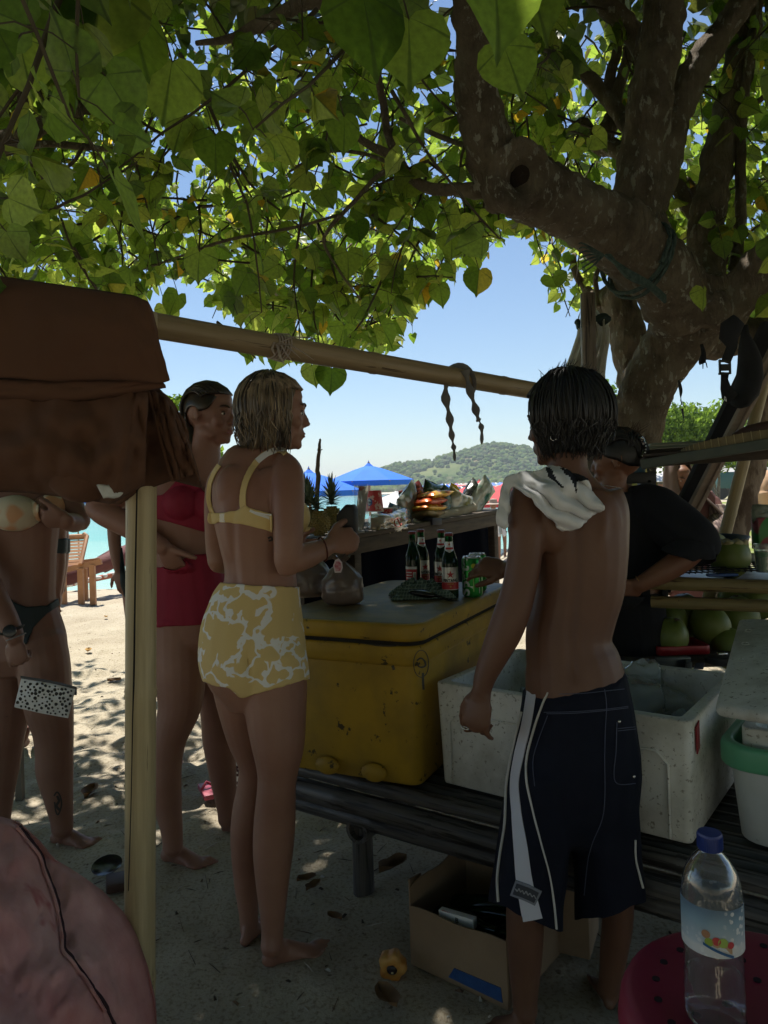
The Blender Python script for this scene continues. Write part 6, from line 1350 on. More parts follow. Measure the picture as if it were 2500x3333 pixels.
def star(mb, c, R, yaw, zc, s, x0=0):
    pts = []
    for k in range(10):
        r = s if k % 2 == 0 else s * .40; a = math.pi / 2 + k * math.pi / 5; pts.append((x0 + r * math.cos(a), r * math.sin(a)))
    f = wrapx(c, R, yaw, zc); ctr = f(Vector((x0, 0, .0006))); vs = [ctr] + [f(Vector((x, y, .0006))) for x, y in pts]; mb.add(vs, [(0, 1 + k, 1 + (k + 1) % 10) for k in range(10)])
def bottle(px, py, yaw, label, back=False):
    c = G(px, py, ZL); t = thing('beer_bottle', c, label, 'beer bottle', 'green beer bottles on the yellow cooler'); b = MB(); b.lathe(bprof, c, 28); b.build('glass', GG, t, angle=50)
    b = MB(); b.lathe([(.0262, .003), (.0285, .008), (.0288, .126), (.0278, .140), (.0225, .158), (.0160, .177), (.0, .178)], c, 24); b.build('beer', mat('dark_beer', (0.006, 0.012, 0.003), .1), t)
    b = MB(); b.lathe([(.0158, .2335), (.0164, .236), (.0160, .243), (.0135, .2455), (0, .246)], c, 24); b.build('cap', mat('maroon_cap', (0.13, 0.012, 0.014), .35, metal=.4), t)
    yaw = math.radians(yaw); b = MB()
    if not back:
        curved(b, c, [(.03125, .034), (.03125, .118)], yaw, 1.45); l = b.build('label', FOIL, t, angle=180)
        b = MB(); curved(b, c, [(.0315, .036), (.0315, .062)], yaw, 1.45); b.build('red_band', RED, l, angle=180)
        b = MB(); star(b, c, .0316, yaw, c.z + .091, .0155); b.build('red_star', RED, l)
        text_obj('lettering', 'BINTANG', .0155, BLKI, l, .0002, wrapx(c, .0317, yaw, c.z + .0685), .0006, sx=.86); text_obj('lettering_small', 'PILSENER', .0062, GOLD, l, .0001, wrapx(c, .0317, yaw, c.z + .056), .0001)
        b = MB(); star(b, c, .0317, yaw, c.z + .046, .005); b.build('gold_seal', GOLD, l)
        # neck label with pointed lower edge
        b = MB(); vs = []; n = 16
        for k in range(n + 1):
            q = -1 + 2 * k / n; a = yaw + 1.5 * q; zb = .186 - .014 * (1 - abs(q)) ; r0 = interp([(.170, .0215), (.178, .0190), (.192, .0155), (.205, .0146), (.214, .0144)], zb); vs += [(c.x + r0 * math.sin(a), c.y - r0 * math.cos(a), c.z + zb), (c.x + .0158 * math.sin(a), c.y - .0158 * math.cos(a), c.z + .194), (c.x + .0146 * math.sin(a), c.y - .0146 * math.cos(a), c.z + .213)]
        b.add(vs, [(3 * k + j, 3 * k + 3 + j, 3 * k + 4 + j, 3 * k + 1 + j) for k in range(n) for j in (0, 1)]); nl = b.build('neck_label', FOIL, t, angle=180)
        b = MB(); star(b, c, .0152, yaw, c.z + .203, .0060); b.build('neck_star', RED, nl)
        b = MB(); curved(b, c, [(.0185, .184), (.0162, .192)], yaw, 1.0); b.build('neck_band', RED, nl, angle=180)
    else:
        curved(b, c, [(.03125, .040), (.03125, .106)], yaw, .85); l = b.build('back_label', RED, t, angle=180)
        b = MB(); curved(b, c, [(.0315, .096), (.0315, .106)], yaw, .85); b.build('white_band', WPR, l, angle=180)
        for k in range(4): b = MB(); curved(b, c, [(.0315, .048 + .011 * k), (.0315, .052 + .011 * k)], yaw - .25, .42); b.build('print_line', WPR, l, angle=180)
        b = MB(); curved(b, c, [(.0315, .046), (.0315, .084)], yaw + .52, .2); b.build('barcode_panel', WPR, l, angle=180)
        for k in range(5): b = MB(); curved(b, c, [(.0317, .050), (.0317, .080)], yaw + .40 + .06 * k, .012, 2); b.build('barcode_bar', BLKI, l, angle=180)
    return t
bottle(1467, 1946, -2, 'right front green beer bottle facing the camera, full silver and red star label')
bottle(1441, 1921, -20, 'green beer bottle half hidden behind the right front one')
bottle(1347, 1928, -22, 'leftmost green beer bottle, its red back label with barcode showing', True)
bottle(1375, 1914, 25, 'green beer bottle behind the leftmost one, silver star label turned right')
GCAN = mat('green_can', (0.015, 0.20, 0.03), .28, (0.03, 0.34, 0.05), scale=5, metal=.6); ALU = mat('aluminium', (0.6, 0.6, 0.6), .25, metal=1)
def can(px, py, h, R, label, front):
    c = G(px, py, ZL); t = thing('soda_can', c, label, 'soda can', 'green soda cans under the man\'s hand'); b = MB(); b.lathe([(R * .78, 0), (R * .95, .006), (R, .014), (R, h - .014), (R * .93, h - .006)], c, 28); b.build('body', GCAN, t, angle=40)
    b = MB(); b.lathe([(R * .93, h - .006), (R * .86, h - .001), (R * .86, h), (R * .80, h), (R * .78, h - .004), (0, h - .004)], c, 28); b.build('can_lid', ALU, t, angle=40)
    if front:
        T = text_obj('brand_lettering', 'Sprite', .056, mat('pale_print', (0.45, 0.52, 0.48), .35, metal=.3), t, .0003, (lambda f: (lambda q: f(Vector((-q.y, q.x, q.z)))))(wrapx(c, R + .0003, math.radians(-50), c.z + h * .50)), .0016, sx=1.05)
        b = MB(); f = wrapx(c, R + .0006, math.radians(2), c.z + h * .78); vs = [f(Vector((0, 0, 0)))] + [f(Vector((.009 * math.cos(a), .009 * math.sin(a), 0))) for a in np.linspace(0, 6.28, 15)[:-1]]; b.add(vs, [(0, 1 + k, 1 + (k + 1) % 14) for k in range(14)]); b.build('lemon_mark', mat('lemon', (0.6, 0.6, 0.05), .4), t)
        b = MB(); curved(b, c, [(R + .0006, h * .15), (R + .0006, h * .62)], math.radians(0), .05, 3); b.build('small_print', mat('lime_print', (0.30, 0.55, 0.15), .4), t, angle=180); b = MB(); curved(b, c, [(R + .0006, h * .1), (R + .0006, h * .55)], math.radians(36), .03, 2); b.build('small_print', WPR, t, angle=180)
can(1539, 1941, .153, .0385, 'front green soda can with white sideways lettering', True); can(1556, 1922, .150, .036, 'second green soda can just behind the first', False)
# knotted brown plastic bags
def bagmesh(name, c, r, h, m, label, cat, seed, tie=True, parent=None, knots=True):
    b = MB(); n, L = 40, 26
    def fn(u, v):
        a = u * 2 * math.pi; prof = [(0, .02), (.04, .82), (.12, .98), (.35, 1.0), (.55, .90), (.72, .62), (.84, .28), (.88, .13), (.92, .22), (1, .42)] if knots else [(0, .02), (.05, .8), (.3, 1), (.7, .9), (.92, .5), (1, .02)]
        rr_ = interp(prof, v); pl = .035 * math.sin(a * 17 + seed) * sm(.45, .8, v) + .03 * math.sin(a * 9 + seed * 2) * sm(.4, .75, v)
        q = Vector((math.cos(a), math.sin(a) * .85, v * 3)) * 1.6 + Vector((seed, 0, 0)); k = 1 + .10 * noise.noise(q) + .05 * noise.noise(q * 3) + pl / max(rr_, .3)
        return Vector(c) + Vector((r * rr_ * k * math.cos(a), r * .85 * rr_ * k * math.sin(a), h * v * (1 + (.04 * math.sin(a * 5 + seed) if v > .9 else 0))))
    b.grid(fn, n, L); o = b.build(name, m, parent, angle=180)
    if label: tag(o, label, cat)
    return o
BBM = mat('brown_plastic', (0.12, 0.085, 0.065), .32, (0.16, 0.115, 0.09), scale=4, bump=.2, bscale=12, bdist=.006, spec=.6)
gb = G(1118, 1968, ZL); bag1 = bagmesh('plastic_bag', gb, .078, .178, BBM, 'full brown plastic bag with pink tag, tied shut on the cooler', 'plastic bag', 1)
gb2 = G(1010, 1945, ZL); bag2 = bagmesh('plastic_bag', gb2, .085, .20, BBM, 'second brown plastic bag, partly behind the woman in yellow', 'plastic bag', 4)
b = MB(); tc_ = P(1100, 1842, gb.y - .09); b.prism([tc_ + Vector((x * .017, 0, z * .024)) for x, z in ((-.7, -1), (.6, -1), (1, -.3), (.9, .5), (.2, 1.1), (-.5, .9), (-1, .1))], Vector((0, .003, 0))); tg = b.build('tag', mat('clear_tag', (0.6, 0.5, 0.52), .2), bag1); 
b = MB(); b.prism([tc_ + Vector((x * .012, -.001, z * .018)) for x, z in ((-.7, -1), (.6, -1), (1, -.3), (.9, .5), (.2, 1.0), (-.5, .9), (-1, .1))], Vector((0, .001, 0))); b.build('pink_print', mat('pink_print', (0.42, 0.05, 0.09), .4, (0.55, 0.3, 0.33), scale=90), bag1)
# checked green cloth heap and black ladle
CHK = bpy.data.materials.new('checked_cloth'); CHK.use_nodes = True; nt = NT(CHK); bb = nt.n['Principled BSDF']; bb.inputs['Roughness'].default_value = .9; tc = nt('TexCoord'); mp = nt('Mapping'); mp.inputs['Rotation'].default_value = (0, 0, .5); nt.l.new(tc.outputs['Object'], mp.inputs[0]); w1 = nt('TexWave', bands_direction='X', Scale=28.0, Distortion=1.0); w2 = nt('TexWave', bands_direction='Z', Scale=28.0, Distortion=1.0); nt.l.new(mp.outputs[0], w1.inputs[0]); nt.l.new(mp.outputs[0], w2.inputs[0])
mm = nt('Math', operation='MAXIMUM'); nt.l.new(w1.outputs[1], mm.inputs[0]); nt.l.new(w2.outputs[1], mm.inputs[1]); nt.l.new(ramp(nt, mm.outputs[0], [(.90, (0.06, 0.10, 0.075)), (.97, (0.24, 0.30, 0.25))]), bb.inputs['Base Color'])
b = MB(); cc = G(1372, 1945, ZL)
def heap(u, v):
    x = -.115 + .23 * u; y = -.07 + .16 * v; e = max(0, 1 - (2 * u - 1) ** 2) ** .5 * max(0, 1 - (2 * v - 1) ** 2) ** .5
    q = Vector((u * 3, v * 3, 0)); z = e * (.040 + .05 * abs(noise.noise(q * 1.6)) + .022 * abs(noise.noise(q * 4)) + .012 * noise.noise(q * 9)); return Vector((cc.x + x + .02 * noise.noise(q * 2), cc.y + y + .02 * noise.noise(q * 2 + Vector((4, 0, 0))), ZL + .003 + z))
b.grid(heap, 56, 40); tag(b.build('checked_cloth', CHK, solid=.002, angle=180), 'crumpled green checked cloth heaped in front of the beer bottles', 'cloth')
b = MB(); d0, d1 = P(1340, 1918, cc.y - .05), P(1508, 1962, cc.y - .12); b.tube([d0 + (d1 - d0) * t + Vector((0, 0, .004 * math.sin(t * 6))) for t in (.35, .6, .8, 1)], [.007, .0045, .005, .0055], 8)
b.ell(P(1375, 1932, cc.y - .07), (.055, .028, .014), Matrix.Rotation(.18, 3, 'Y')); tag(b.build('ladle', mat('black_plastic', (0.006, 0.006, 0.007), .2)), 'black plastic ladle with long handle lying on the checked cloth', 'ladle')
# ------------------------------------------------------------------ back counter with snacks
TL, TR = P(960, 1772, 3.45), P(1642, 1655, 5.1)
du = (TR - TL); Lc = du.length; du.normalize(); dv = Vector((-du.y, du.x, 0)).normalized(); dn = du.cross(dv).normalized(); dn = dn if dn.z > 0 else -dn; RC = Matrix((du, dv, dn)).transposed()
cnt = thing('wooden_counter', (TL.x, TL.y, 0), 'dark rough plank counter behind the coolers, loaded with snacks', 'counter')
def onc(x, y, z=0): return TL + du * x + dv * y + dn * z
for k in range(5): b = MB(); b.box(onc(Lc / 2 + .02 * ((k * 7) % 3 - 1), .05 + .125 * k, -.012 + .002 * (k % 2)), (Lc + .03, .118, .024), RC); b.build('plank', WOODD, cnt, bevel=.003)
b = MB(); b.box(onc(Lc / 2, .012, -.065), (Lc - .02, .03, .078), RC); b.build('front_rail', WOODD, cnt, bevel=.004)
def cpx(px):           # distance along the front edge of the counter for an image column
    lo, hi = 0, Lc
    for _ in range(30):
        m_ = (lo + hi) / 2
        if proj(onc(m_, 0))[0] < px: lo = m_
        else: hi = m_
    return lo
for x, yy in ((cpx(1165), .03), (cpx(1615), .03), (cpx(1165), .56), (cpx(1615), .56), (.03, .03)):
    q = onc(x, yy, -.03); b = MB(); b.box(Vector((q.x, q.y, (q.z - .02) / 2)), (.055, .05, q.z - .02), Matrix((du, dv, Vector((0, 0, 1)))).transposed()); b.build('leg', WOODD, cnt, bevel=.004)
b = MB(); q = onc(Lc / 2, .09, 0)
b.grid(lambda u, v: onc(.02 + (Lc - .04) * u, .10 + .015 * math.sin(u * 40), -.03 - .95 * v), 40, 4); b.build('shade_sheet', mat('painted_shade', (0.002, 0.003, 0.008), 1, spec=.05), cnt, solid=.004)  # black sheet stands in for the deep shade under the counter
# snack helpers
def pillow(name, c, w, h, t, m, rot, label=None, cat=None, seed=0, parent=None, mats=None, mf=None, group=None):
    b = MB(); nu, nv = 22, 16
    for s_ in (1, -1):
        def fn(u, v):
            x, y = 2 * u - 1, 2 * v - 1; k = max(0, (1 - abs(x) ** 3.2)) ** .55 * max(0, (1 - y ** 4)) ** .5; q = Vector((x * 1.5, y * 1.5, seed + s_))
            z = s_ * t / 2 * k * (1 + .35 * noise.noise(q * 1.7) + .18 * noise.noise(q * 4.5)); X = w / 2 * x * (1 - .05 * y * y); Y = h / 2 * y * (1 - .10 * (1 - abs(x)) + .02 * math.sin(x * 30) * (abs(x) > .9)); return Vector(c) + rot @ Vector((X, z, Y + .01 * noise.noise(q)))
        k0 = len(b.f); b.grid(fn, nu, nv)
    if mf: b.m = [mf(i) for i in range(len(b.f))]
    o = b.build(name, mats or m, parent, angle=180)
    if label: tag(o, label, cat, group)
    return o
Rz = lambda a: Matrix.Rotation(math.radians(a), 3, 'Z'); Rx = lambda a: Matrix.Rotation(math.radians(a), 3, 'X'); Ry = lambda a: Matrix.Rotation(math.radians(a), 3, 'Y')
base_yaw = Matrix.Rotation(math.atan2(du.y, du.x), 3, 'Z')
def foil(name, a, b_, sc=14): return mat(name, a, .25, b_, scale=sc, thresh=(.46, .54), detail=2.0, bump=.3, bscale=18, bdist=.008, spec=.7, metal=.15)
ORG = foil('orange_foil', (0.62, 0.13, 0.012), (0.50, 0.05, 0.012)); ORY = foil('orange_yellow_foil', (0.62, 0.16, 0.012), (0.72, 0.42, 0.02)); CLR = glass('clear_film', (0.85, 0.85, 0.85), .12, alpha=.38)
xo = cpx(1395)
for k, (px, py, w) in enumerate(((1408, 1612, .235), (1392, 1634, .225), (1388, 1655, .235), (1384, 1674, .20))):
    D = onc(cpx(px), .22).y; c = P(px, py, D); pillow('snack_pack', c, w, .17, .048, None, base_yaw @ Ry(-4 + 3 * k) @ Rx(84 if k < 3 else 80), ('topmost orange snack pack of the stack', 'second orange snack pack from the top of the stack', 'third orange snack pack of the stack, creased', 'bottom pack of the snack stack, clear and brown')[k], 'snack pack', seed=k * 3, mats=[(ORY, ORG, ORY, mat('brown_snack', (0.30, 0.20, 0.10), .4, (0.15, 0.14, 0.05), scale=30, spec=.7))[k]], group='orange snack packs stacked on the counter')
D = onc(cpx(1425), .16).y; pillow('yellow_pack', P(1425, 1664, D), .05, .12, .02, foil('yellow_foil', (0.75, 0.5, 0.02), (0.6, 0.3, 0.02)), base_yaw @ Ry(10), 'small yellow sachet leaning on the orange snack packs', 'sachet')
DG = foil('dark_green_foil', (0.01, 0.05, 0.025), (0.012, 0.012, 0.012), 9); GRY = foil('grey_green_foil', (0.22, 0.24, 0.21), (0.30, 0.31, 0.28), 12); CHW = foil('white_green_foil', (0.42, 0.43, 0.38), (0.03, 0.13, 0.08), 7)
for px, py, w, h, mt, yaw, rl, lab, yy in ((1330, 1640, .26, .20, GRY, 10, -28, 'grey chip bag leaning behind the stacked snacks', .40), (1340, 1612, .20, .12, foil('red_black_foil', (0.05, 0.01, 0.012), (0.2, 0.02, 0.02)), -10, -20, 'dark red snack bag behind the grey chip bag', .46), (1415, 1612, .26, .16, DG, 0, 12, 'dark green snack bag behind the orange stack', .42), (1455, 1640, .22, .24, DG, 20, 8, 'black snack bag standing right of the orange stack', .36),
                                      (1388, 1615, .14, .12, DG, 0, 0, 'glossy black snack bag above the orange stack', .50), (1490, 1650, .22, .22, foil('khaki_white_foil', (0.45, 0.43, 0.36), (0.30, 0.26, 0.10), 8), -15, 24, 'cream chip bag with golden print in front of the green-tipped bag', .26), (1560, 1622, .33, .16, CHW, -12, -40, 'long white and green chip bag sticking out to the right', .34), (1530, 1597, .20, .07, foil('dark_foil', (0.02, 0.02, 0.02), (0.08, 0.08, 0.07)), 0, -42, 'thin black snack bag tilted above the chip bags', .46)):
    D = onc(cpx(px), yy).y; pillow('chip_bag', P(px, py, D), w, h, .07, mt, base_yaw @ Rz(yaw) @ Ry(rl), lab, 'chip bag', seed=px * .01, group='snack bags on the counter')
D = onc(cpx(1475), .48).y; b = MB(); q = P(1476, 1583, D); b.add([q + Vector((-.03, 0, -.02)), q + Vector((.045, 0, -.03)), q + Vector((.02, 0, .008)), q + Vector((-.015, .01, .025)), q + Vector((0, .03, -.02))], [(0, 1, 2, 3), (3, 2, 4), (0, 3, 4), (1, 4, 2)]); tag(b.build('yellow_bag_tip', mat('yellow_bright', (0.75, 0.5, 0.02), .5)), 'bright yellow bag corner peeking over the snacks', 'bag')
# white log and dark boards lying on the counter
b = MB(); D = onc(cpx(1440), .10).y; e0 = P(1415, 1688, D); e1 = P(1540, 1652, onc(cpx(1540), .16).y); b.tube([e0 + (e1 - e0) * t + Vector((0, 0, .004 * math.sin(t * 9))) for t in np.linspace(0, 1, 9)], [.034, .036, .034, .036, .035, .034, .035, .034, .031], 14); tag(b.build('pale_log', mat('pale_bark', (0.42, 0.38, 0.30), .85, (0.30, 0.25, 0.19), scale=9, bump=.3, spots=(0.15, 0.10, 0.07), spot_scale=18, spot_th=.64)), 'pale peeled log lying along the front of the counter', 'log')
b = MB(); D = onc(cpx(1405), .05).y; q = P(1408, 1697, D); b.box(q, (.105, .07, .045), base_yaw @ Ry(3)); tag(b.build('dark_box', mat('navy_box', (0.012, 0.014, 0.03), .6), bevel=.006), 'small dark box at the near end of the pale log', 'box')
for k in range(3): b = MB(); q = onc(cpx(1580) - .02 * k, .25 + .09 * k, .012 + .020 * k); b.box(q, (.62 - .1 * k, .10, .018), RC); tag(b.build('loose_board', WOODD, bevel=.002), ('lowest loose dark board at the right end of the counter', 'middle loose dark board at the right end of the counter', 'top loose dark board at the right end of the counter')[k], 'board', 'loose boards on the counter')
# paper cups, carton, noodle bag
CUPM = mat('red_cup', (0.48, 0.03, 0.03), .4, (0.62, 0.40, 0.33), scale=26, thresh=(.56, .60), detail=2.0)
def cup(px, py, yy, r, h, label, inv=True):
    D = onc(cpx(px), yy).y; c = P(px, py, D); t = thing('paper_cup', c, label, 'paper cup', 'red paper cups on the counter'); b = MB()
    b.lathe([(r, 0), (r * .80, h)] if inv else [(r * .78, 0), (r, h)], c, 28); b.build('cup_wall', CUPM, t, angle=40)
    b = MB(); zz = 0 if inv else h; b.tube([c + Vector((r * math.cos(a), r * math.sin(a), zz)) for a in np.linspace(0, 6.2832, 25)], .0028, 6, cap=False); b.build('rolled_rim', WPR, t)
    b = MB(); b.lathe([(r * .76, h - .001), (r * .80, h + .001), (0, h + .001)] if inv else [(r * .97, h - .004), (0, h - .004)], c, 28); b.build('cup_base' if inv else 'cup_lid', WPR, t)
    f = wrapx(c, r * .90, math.radians(-35), c.z + h * .45)
    for rr_, mt in ((.021, mat('blue_oval', (0.03, 0.10, 0.35), .4)), (.015, mat('pale_blue_oval', (0.35, 0.5, 0.6), .4))):
        b = MB(); vs = [f(Vector((0, 0, .004 + (.001 if rr_ < .02 else 0))))] + [f(Vector((rr_ * .8 * math.cos(a), rr_ * math.sin(a), .004 + rr_ * .05 * 0 + (.001 if rr_ < .02 else 0)))) for a in np.linspace(0, 6.2832, 17)[:-1]]; b.add(vs, [(0, 1 + k, 1 + (k + 1) % 16) for k in range(16)]); b.build('oval_mark', mt, t)
    text_obj('lettering', 'Pop', .018, mat('dark_blue_text', (0.02, 0.03, 0.12), .4), t, .0002, wrapx(c, r * .90 + .0065, math.radians(-35), c.z + h * .45), .0006)
cup(1220, 1664, .30, .050, .115, 'tall red paper cup turned upside down on the counter'); cup(1253, 1690, .26, .046, .062, 'short red paper cup lower behind the noodle bag', False)
D = onc(cpx(1175), .22).y; b = MB(); q = P(1175, 1664, D); b.box(q, (.05, .03, .27), Ry(8)); bx_ = b.build('sachet_carton', mat('white_red_carton', (0.55, 0.54, 0.52), .5, (0.45, 0.03, 0.03), scale=9, thresh=(.60, .62), detail=1.0)); tag(bx_, 'upright white and red carton at the left of the cups', 'carton')
b = MB(); q2 = P(1185, 1668, D - .03); b.grid(lambda u, v: q2 + Vector((-.050 + .075 * u, .012 * noise.noise(Vector((u * 4, v * 5, 0))) * 3, -.14 + .29 * v)), 12, 18); tag(b.build('clear_sleeve', glass('thin_film', (0.9, 0.9, 0.9), .2, alpha=.14), angle=180), 'clear plastic sleeve over the white and red carton', 'plastic sleeve')
D = onc(cpx(1260), .15).y; nb = thing('noodle_bag', P(1262, 1745, D), 'long clear bag of pale crackers with red print on the counter edge', 'cracker bag')
pillow('film', P(1268, 1704, D), .34, .135, .11, glass('pack_film', (0.82, 0.80, 0.74), .25, alpha=.30), base_yaw @ Ry(-3), seed=2, parent=nb)
b = MB(); rs = random.Random(12)
for i in range(420):
    q = P(1268, 1708, D) + base_yaw @ Vector((rs.uniform(-.145, .145), rs.uniform(-.03, .035), rs.uniform(-.05, .032))); ax = Rz(rs.uniform(0, 180)) @ Rx(rs.uniform(0, 180)); b.tube([q + ax @ Vector((.010 * math.cos(t), .010 * math.sin(t), .004 * t)) for t in np.linspace(0, 4.5, 7)], .0050, 5)
b.build('crackers', mat('cracker', (0.50, 0.38, 0.22), .9, (0.58, 0.48, 0.32), scale=20, spec=.1), nb, angle=180)['kind'] = 'stuff'
PR = mat('red_film_print', (0.5, 0.06, 0.05), .5)
def flat(c, rot): return lambda q: Vector(c) + rot @ Vector((q.x, -q.z, q.y))
text_obj('lettering', 'Gelora', .045, PR, nb, .0003, flat(P(1235, 1705, D - .065), base_yaw @ Ry(-5)), .001); text_obj('lettering', 'makmur', .022, PR, nb, .0003, flat(P(1240, 1722, D - .068), base_yaw @ Ry(-5)))
b = MB(); q = P(1296, 1700, D - .062); b.tube([q + base_yaw @ Vector((.035 * math.cos(a), 0, .024 * math.sin(a))) for a in np.linspace(0.4, 6.0, 22)], .004, 6, flat=.4); b.tube([q + base_yaw @ Vector((-.01 + .03 * t, -.003, .02 - .04 * t)) for t in (0, .5, 1)], .004, 6); b.build('swirl_mark', PR, nb)
D2 = onc(cpx(1375), .14).y; pillow('small_cracker_bag', P(1368, 1712, D2), .15, .07, .06, mat('cloudy_film', (0.33, 0.32, 0.25), .3, (0.42, 0.40, 0.32), scale=20, spec=.6), base_yaw @ Ry(8), 'small cloudy bag of crackers beside the long noodle bag', 'cracker bag', seed=8)
D2 = onc(cpx(1298), .32).y; pillow('sachet_heap', P(1300, 1668, D2), .22, .08, .05, foil('blue_white_foil', (0.42, 0.46, 0.50), (0.05, 0.18, 0.35), 30), base_yaw @ Ry(14), 'blue and white sachets behind the noodle bag', 'sachets', seed=5)
b = MB(); q = onc(cpx(1150), .02, .008); b.box(q, (.13, .09, .012), RC); tag(b.build('grey_board', mat('grey_board', (0.10, 0.10, 0.10), .6), bevel=.003), 'small dark grey flat board on the near counter corner', 'board')
b = MB(); q = P(1210, 1748, onc(cpx(1210), .06).y); b.tube([q + du * t for t in (-.05, -.03, .02, .05)], [.003, .008, .008, .004], 8); tag(b.build('lighter', BLKI), 'small black lighter lying on the counter edge', 'lighter')
# pineapples
PIN = mat('pineapple_skin', (0.34, 0.24, 0.07), .7, (0.19, 0.16, 0.06), scale=22, bump=.3); PIL = mat('pineapple_leaf', (0.09, 0.13, 0.075), .55, (0.15, 0.20, 0.12), scale=9)
def pineapple(px, py, yy, r, h, label, seed, lean=0):
    c = P(px, py, onc(cpx(max(px, 965)), yy).y); t = thing('pineapple', c, label, 'pineapple', 'pineapples on the counter'); rs = random.Random(seed); b = MB(); b.ell(c + Vector((0, 0, h / 2)), (r, r, h / 2), n=24, m=16); b.build('fruit', PIN, t, angle=180)
    b = MB(); R_ = 11
    for j in range(R_):
        v = (j + .5) / R_; zz = h * v; rad = r * math.sqrt(max(.05, 1 - (2 * v - 1) ** 2)); n = 15
        for k in range(n):
            a = 2 * math.pi * (k + .5 * (j % 2)) / n; d = Vector((math.cos(a), math.sin(a), (2 * v - 1) * .6)).normalized(); p = c + Vector((rad * math.cos(a), rad * math.sin(a), zz)); s_ = Vector((-math.sin(a), math.cos(a), 0)); w = d.cross(s_).normalized(); e = h / R_ * .62; g = rad * math.pi / n * .94
            b.add([p + s_ * g, p + w * e, p - s_ * g, p - w * e, p + d * .008], [(0, 1, 4), (1, 2, 4), (2, 3, 4), (3, 0, 4)])
    b.build('eyes', PIN, t, smooth=False)['kind'] = 'stuff'
    b = MB(); L_n = 70
    for i in range(L_n):
        f = i / L_n; a = i * 2.4; el = 0.15 + 1.35 * f; ln = (.045 + .065 * f) * rs.uniform(.85, 1.15); o = c + Vector((lean * f * .06, 0, h + .01 + f * .06)); hd = Vector((math.cos(a), math.sin(a), 0)); s_ = Vector((-math.sin(a), math.cos(a), 0)); pts = []; 
        for k in range(4):
            q = k / 3; e2 = el - .5 * q * (1 - f); pts.append((o if not pts else pts[-1][0] + (hd * math.cos(e2) + Vector((0, 0, math.sin(e2)))) * ln / 3, .011 * (1 - q) ** .7 + .0004))
        vs = []
        for p, w in pts: vs += [p - s_ * w, p + Vector((0, 0, -.003)) * (w > .003), p + s_ * w]
        b.add(vs, [(3 * k + j, 3 * k + 1 + j, 3 * k + 4 + j, 3 * k + 3 + j) for k in range(3) for j in (0, 1)])
    b.build('leaf_crown', PIL, t, smooth=False)['kind'] = 'stuff'
pineapple(1040, 1744, .14, .052, .125, 'pineapple with a spiky grey-green crown, nearest the wallet', 3, -1); pineapple(1000, 1735, .30, .055, .13, 'pineapple mostly behind the shoulder of the woman in yellow', 4); pineapple(1082, 1728, .34, .055, .13, 'pineapple tucked behind the others on the right', 6)
b = MB(); Dk = onc(cpx(1040), .45).y; ptube(b, [(1030, 1700, Dk, 7), (1032, 1620, Dk, 7), (1036, 1560, Dk, 8), (1034, 1525, Dk, 7), (1038, 1480, Dk, 6), (1040, 1450, Dk, 5), (1042, 1428, Dk, 3)], n=8, jit=.25); ptube(b, [(1038, 1470, Dk, 2.5), (1046, 1464, Dk, 2), (1050, 1463, Dk, 1)], n=5); tag(b.build('driftwood_stick', mat('stick', (0.09, 0.06, 0.045), .9, (0.2, 0.15, 0.11), scale=14)), 'crooked upright stick rising behind the pineapples', 'stick')
# ------------------------------------------------------------------ stall side on the right
def beam_box(mb, a, b_, w, t, up=(0, 1, 0)):
    a, b_ = Vector(a), Vector(b_); d = (b_ - a).normalized(); s_ = d.cross(Vector(up)).normalized(); n = s_.cross(d); mb.box((a + b_) / 2, (w, t, (b_ - a).length), Matrix((s_, n, d)).transposed())
fr = thing('stall_frame', P(2240, 2400, 3.1), 'slanting stall frame of dark plank and pale wood batten on the right', 'stall frame')
b = MB(); beam_box(b, P(2512, 1060, 3.14), P(2027, 2085, 3.16), .080, .05); b.build('dark_plank', mat('black_plank', (0.014, 0.013, 0.015), .9, (0.028, 0.026, 0.028), scale=8, bump=.4), fr, bevel=.003)
b = MB(); beam_box(b, P(2560, 1062, 3.06), P(2020, 2110, 3.06), .040, .035); b.build('pale_batten', WOODL, fr, bevel=.002)
b = MB(); beam_box(b, P(2572, 1066, 3.05), P(2036, 2112, 3.05), .016, .045); b.build('pale_batten_edge', WOODL, fr, bevel=.002)
bq = bamboo('bamboo_brace', P(2262, 2120, 3.2), P(2575, 900, 3.2), .026, .025, BAM, None, seed=31); tag(bq, 'leaning yellow bamboo brace against the rough trunk on the right', 'bamboo pole')
tr2 = thing('leaning_trunk', G(2330, 2330), 'rough-barked slender trunk leaning behind the yellow bamboo brace', 'tree'); b = MB(); ptube(b, [(2290, 2110, 3.75, 40), (2350, 1900, 3.7, 38), (2398, 1740, 3.7, 37), (2440, 1560, 3.7, 36), (2472, 1420, 3.7, 35), (2510, 1260, 3.7, 35), (2560, 1050, 3.7, 34)], n=20, sub=12)
b.v = [tuple(Vector(v) * 1.0 + (Vector((1, -1, 0)) * (.012 * noise.noise(Vector((v[0] * 22, v[1] * 22, v[2] * 10))) + .006 * noise.noise(Vector((v[0] * 60, v[1] * 60, v[2] * 22)))))) for v in b.v]
tm = mat('rough_bark', (0.17, 0.115, 0.085), .95, (0.36, 0.27, 0.21), scale=24, stretch=(1, 1, .4), bump=.8, bscale=40, bdist=.012, thresh=(.42, .56)); tr2['base'] = tuple(P(2290, 2110, 3.75)); tr2.location = P(2290, 2110, 3.75); b.build('trunk', tm, tr2, angle=180)
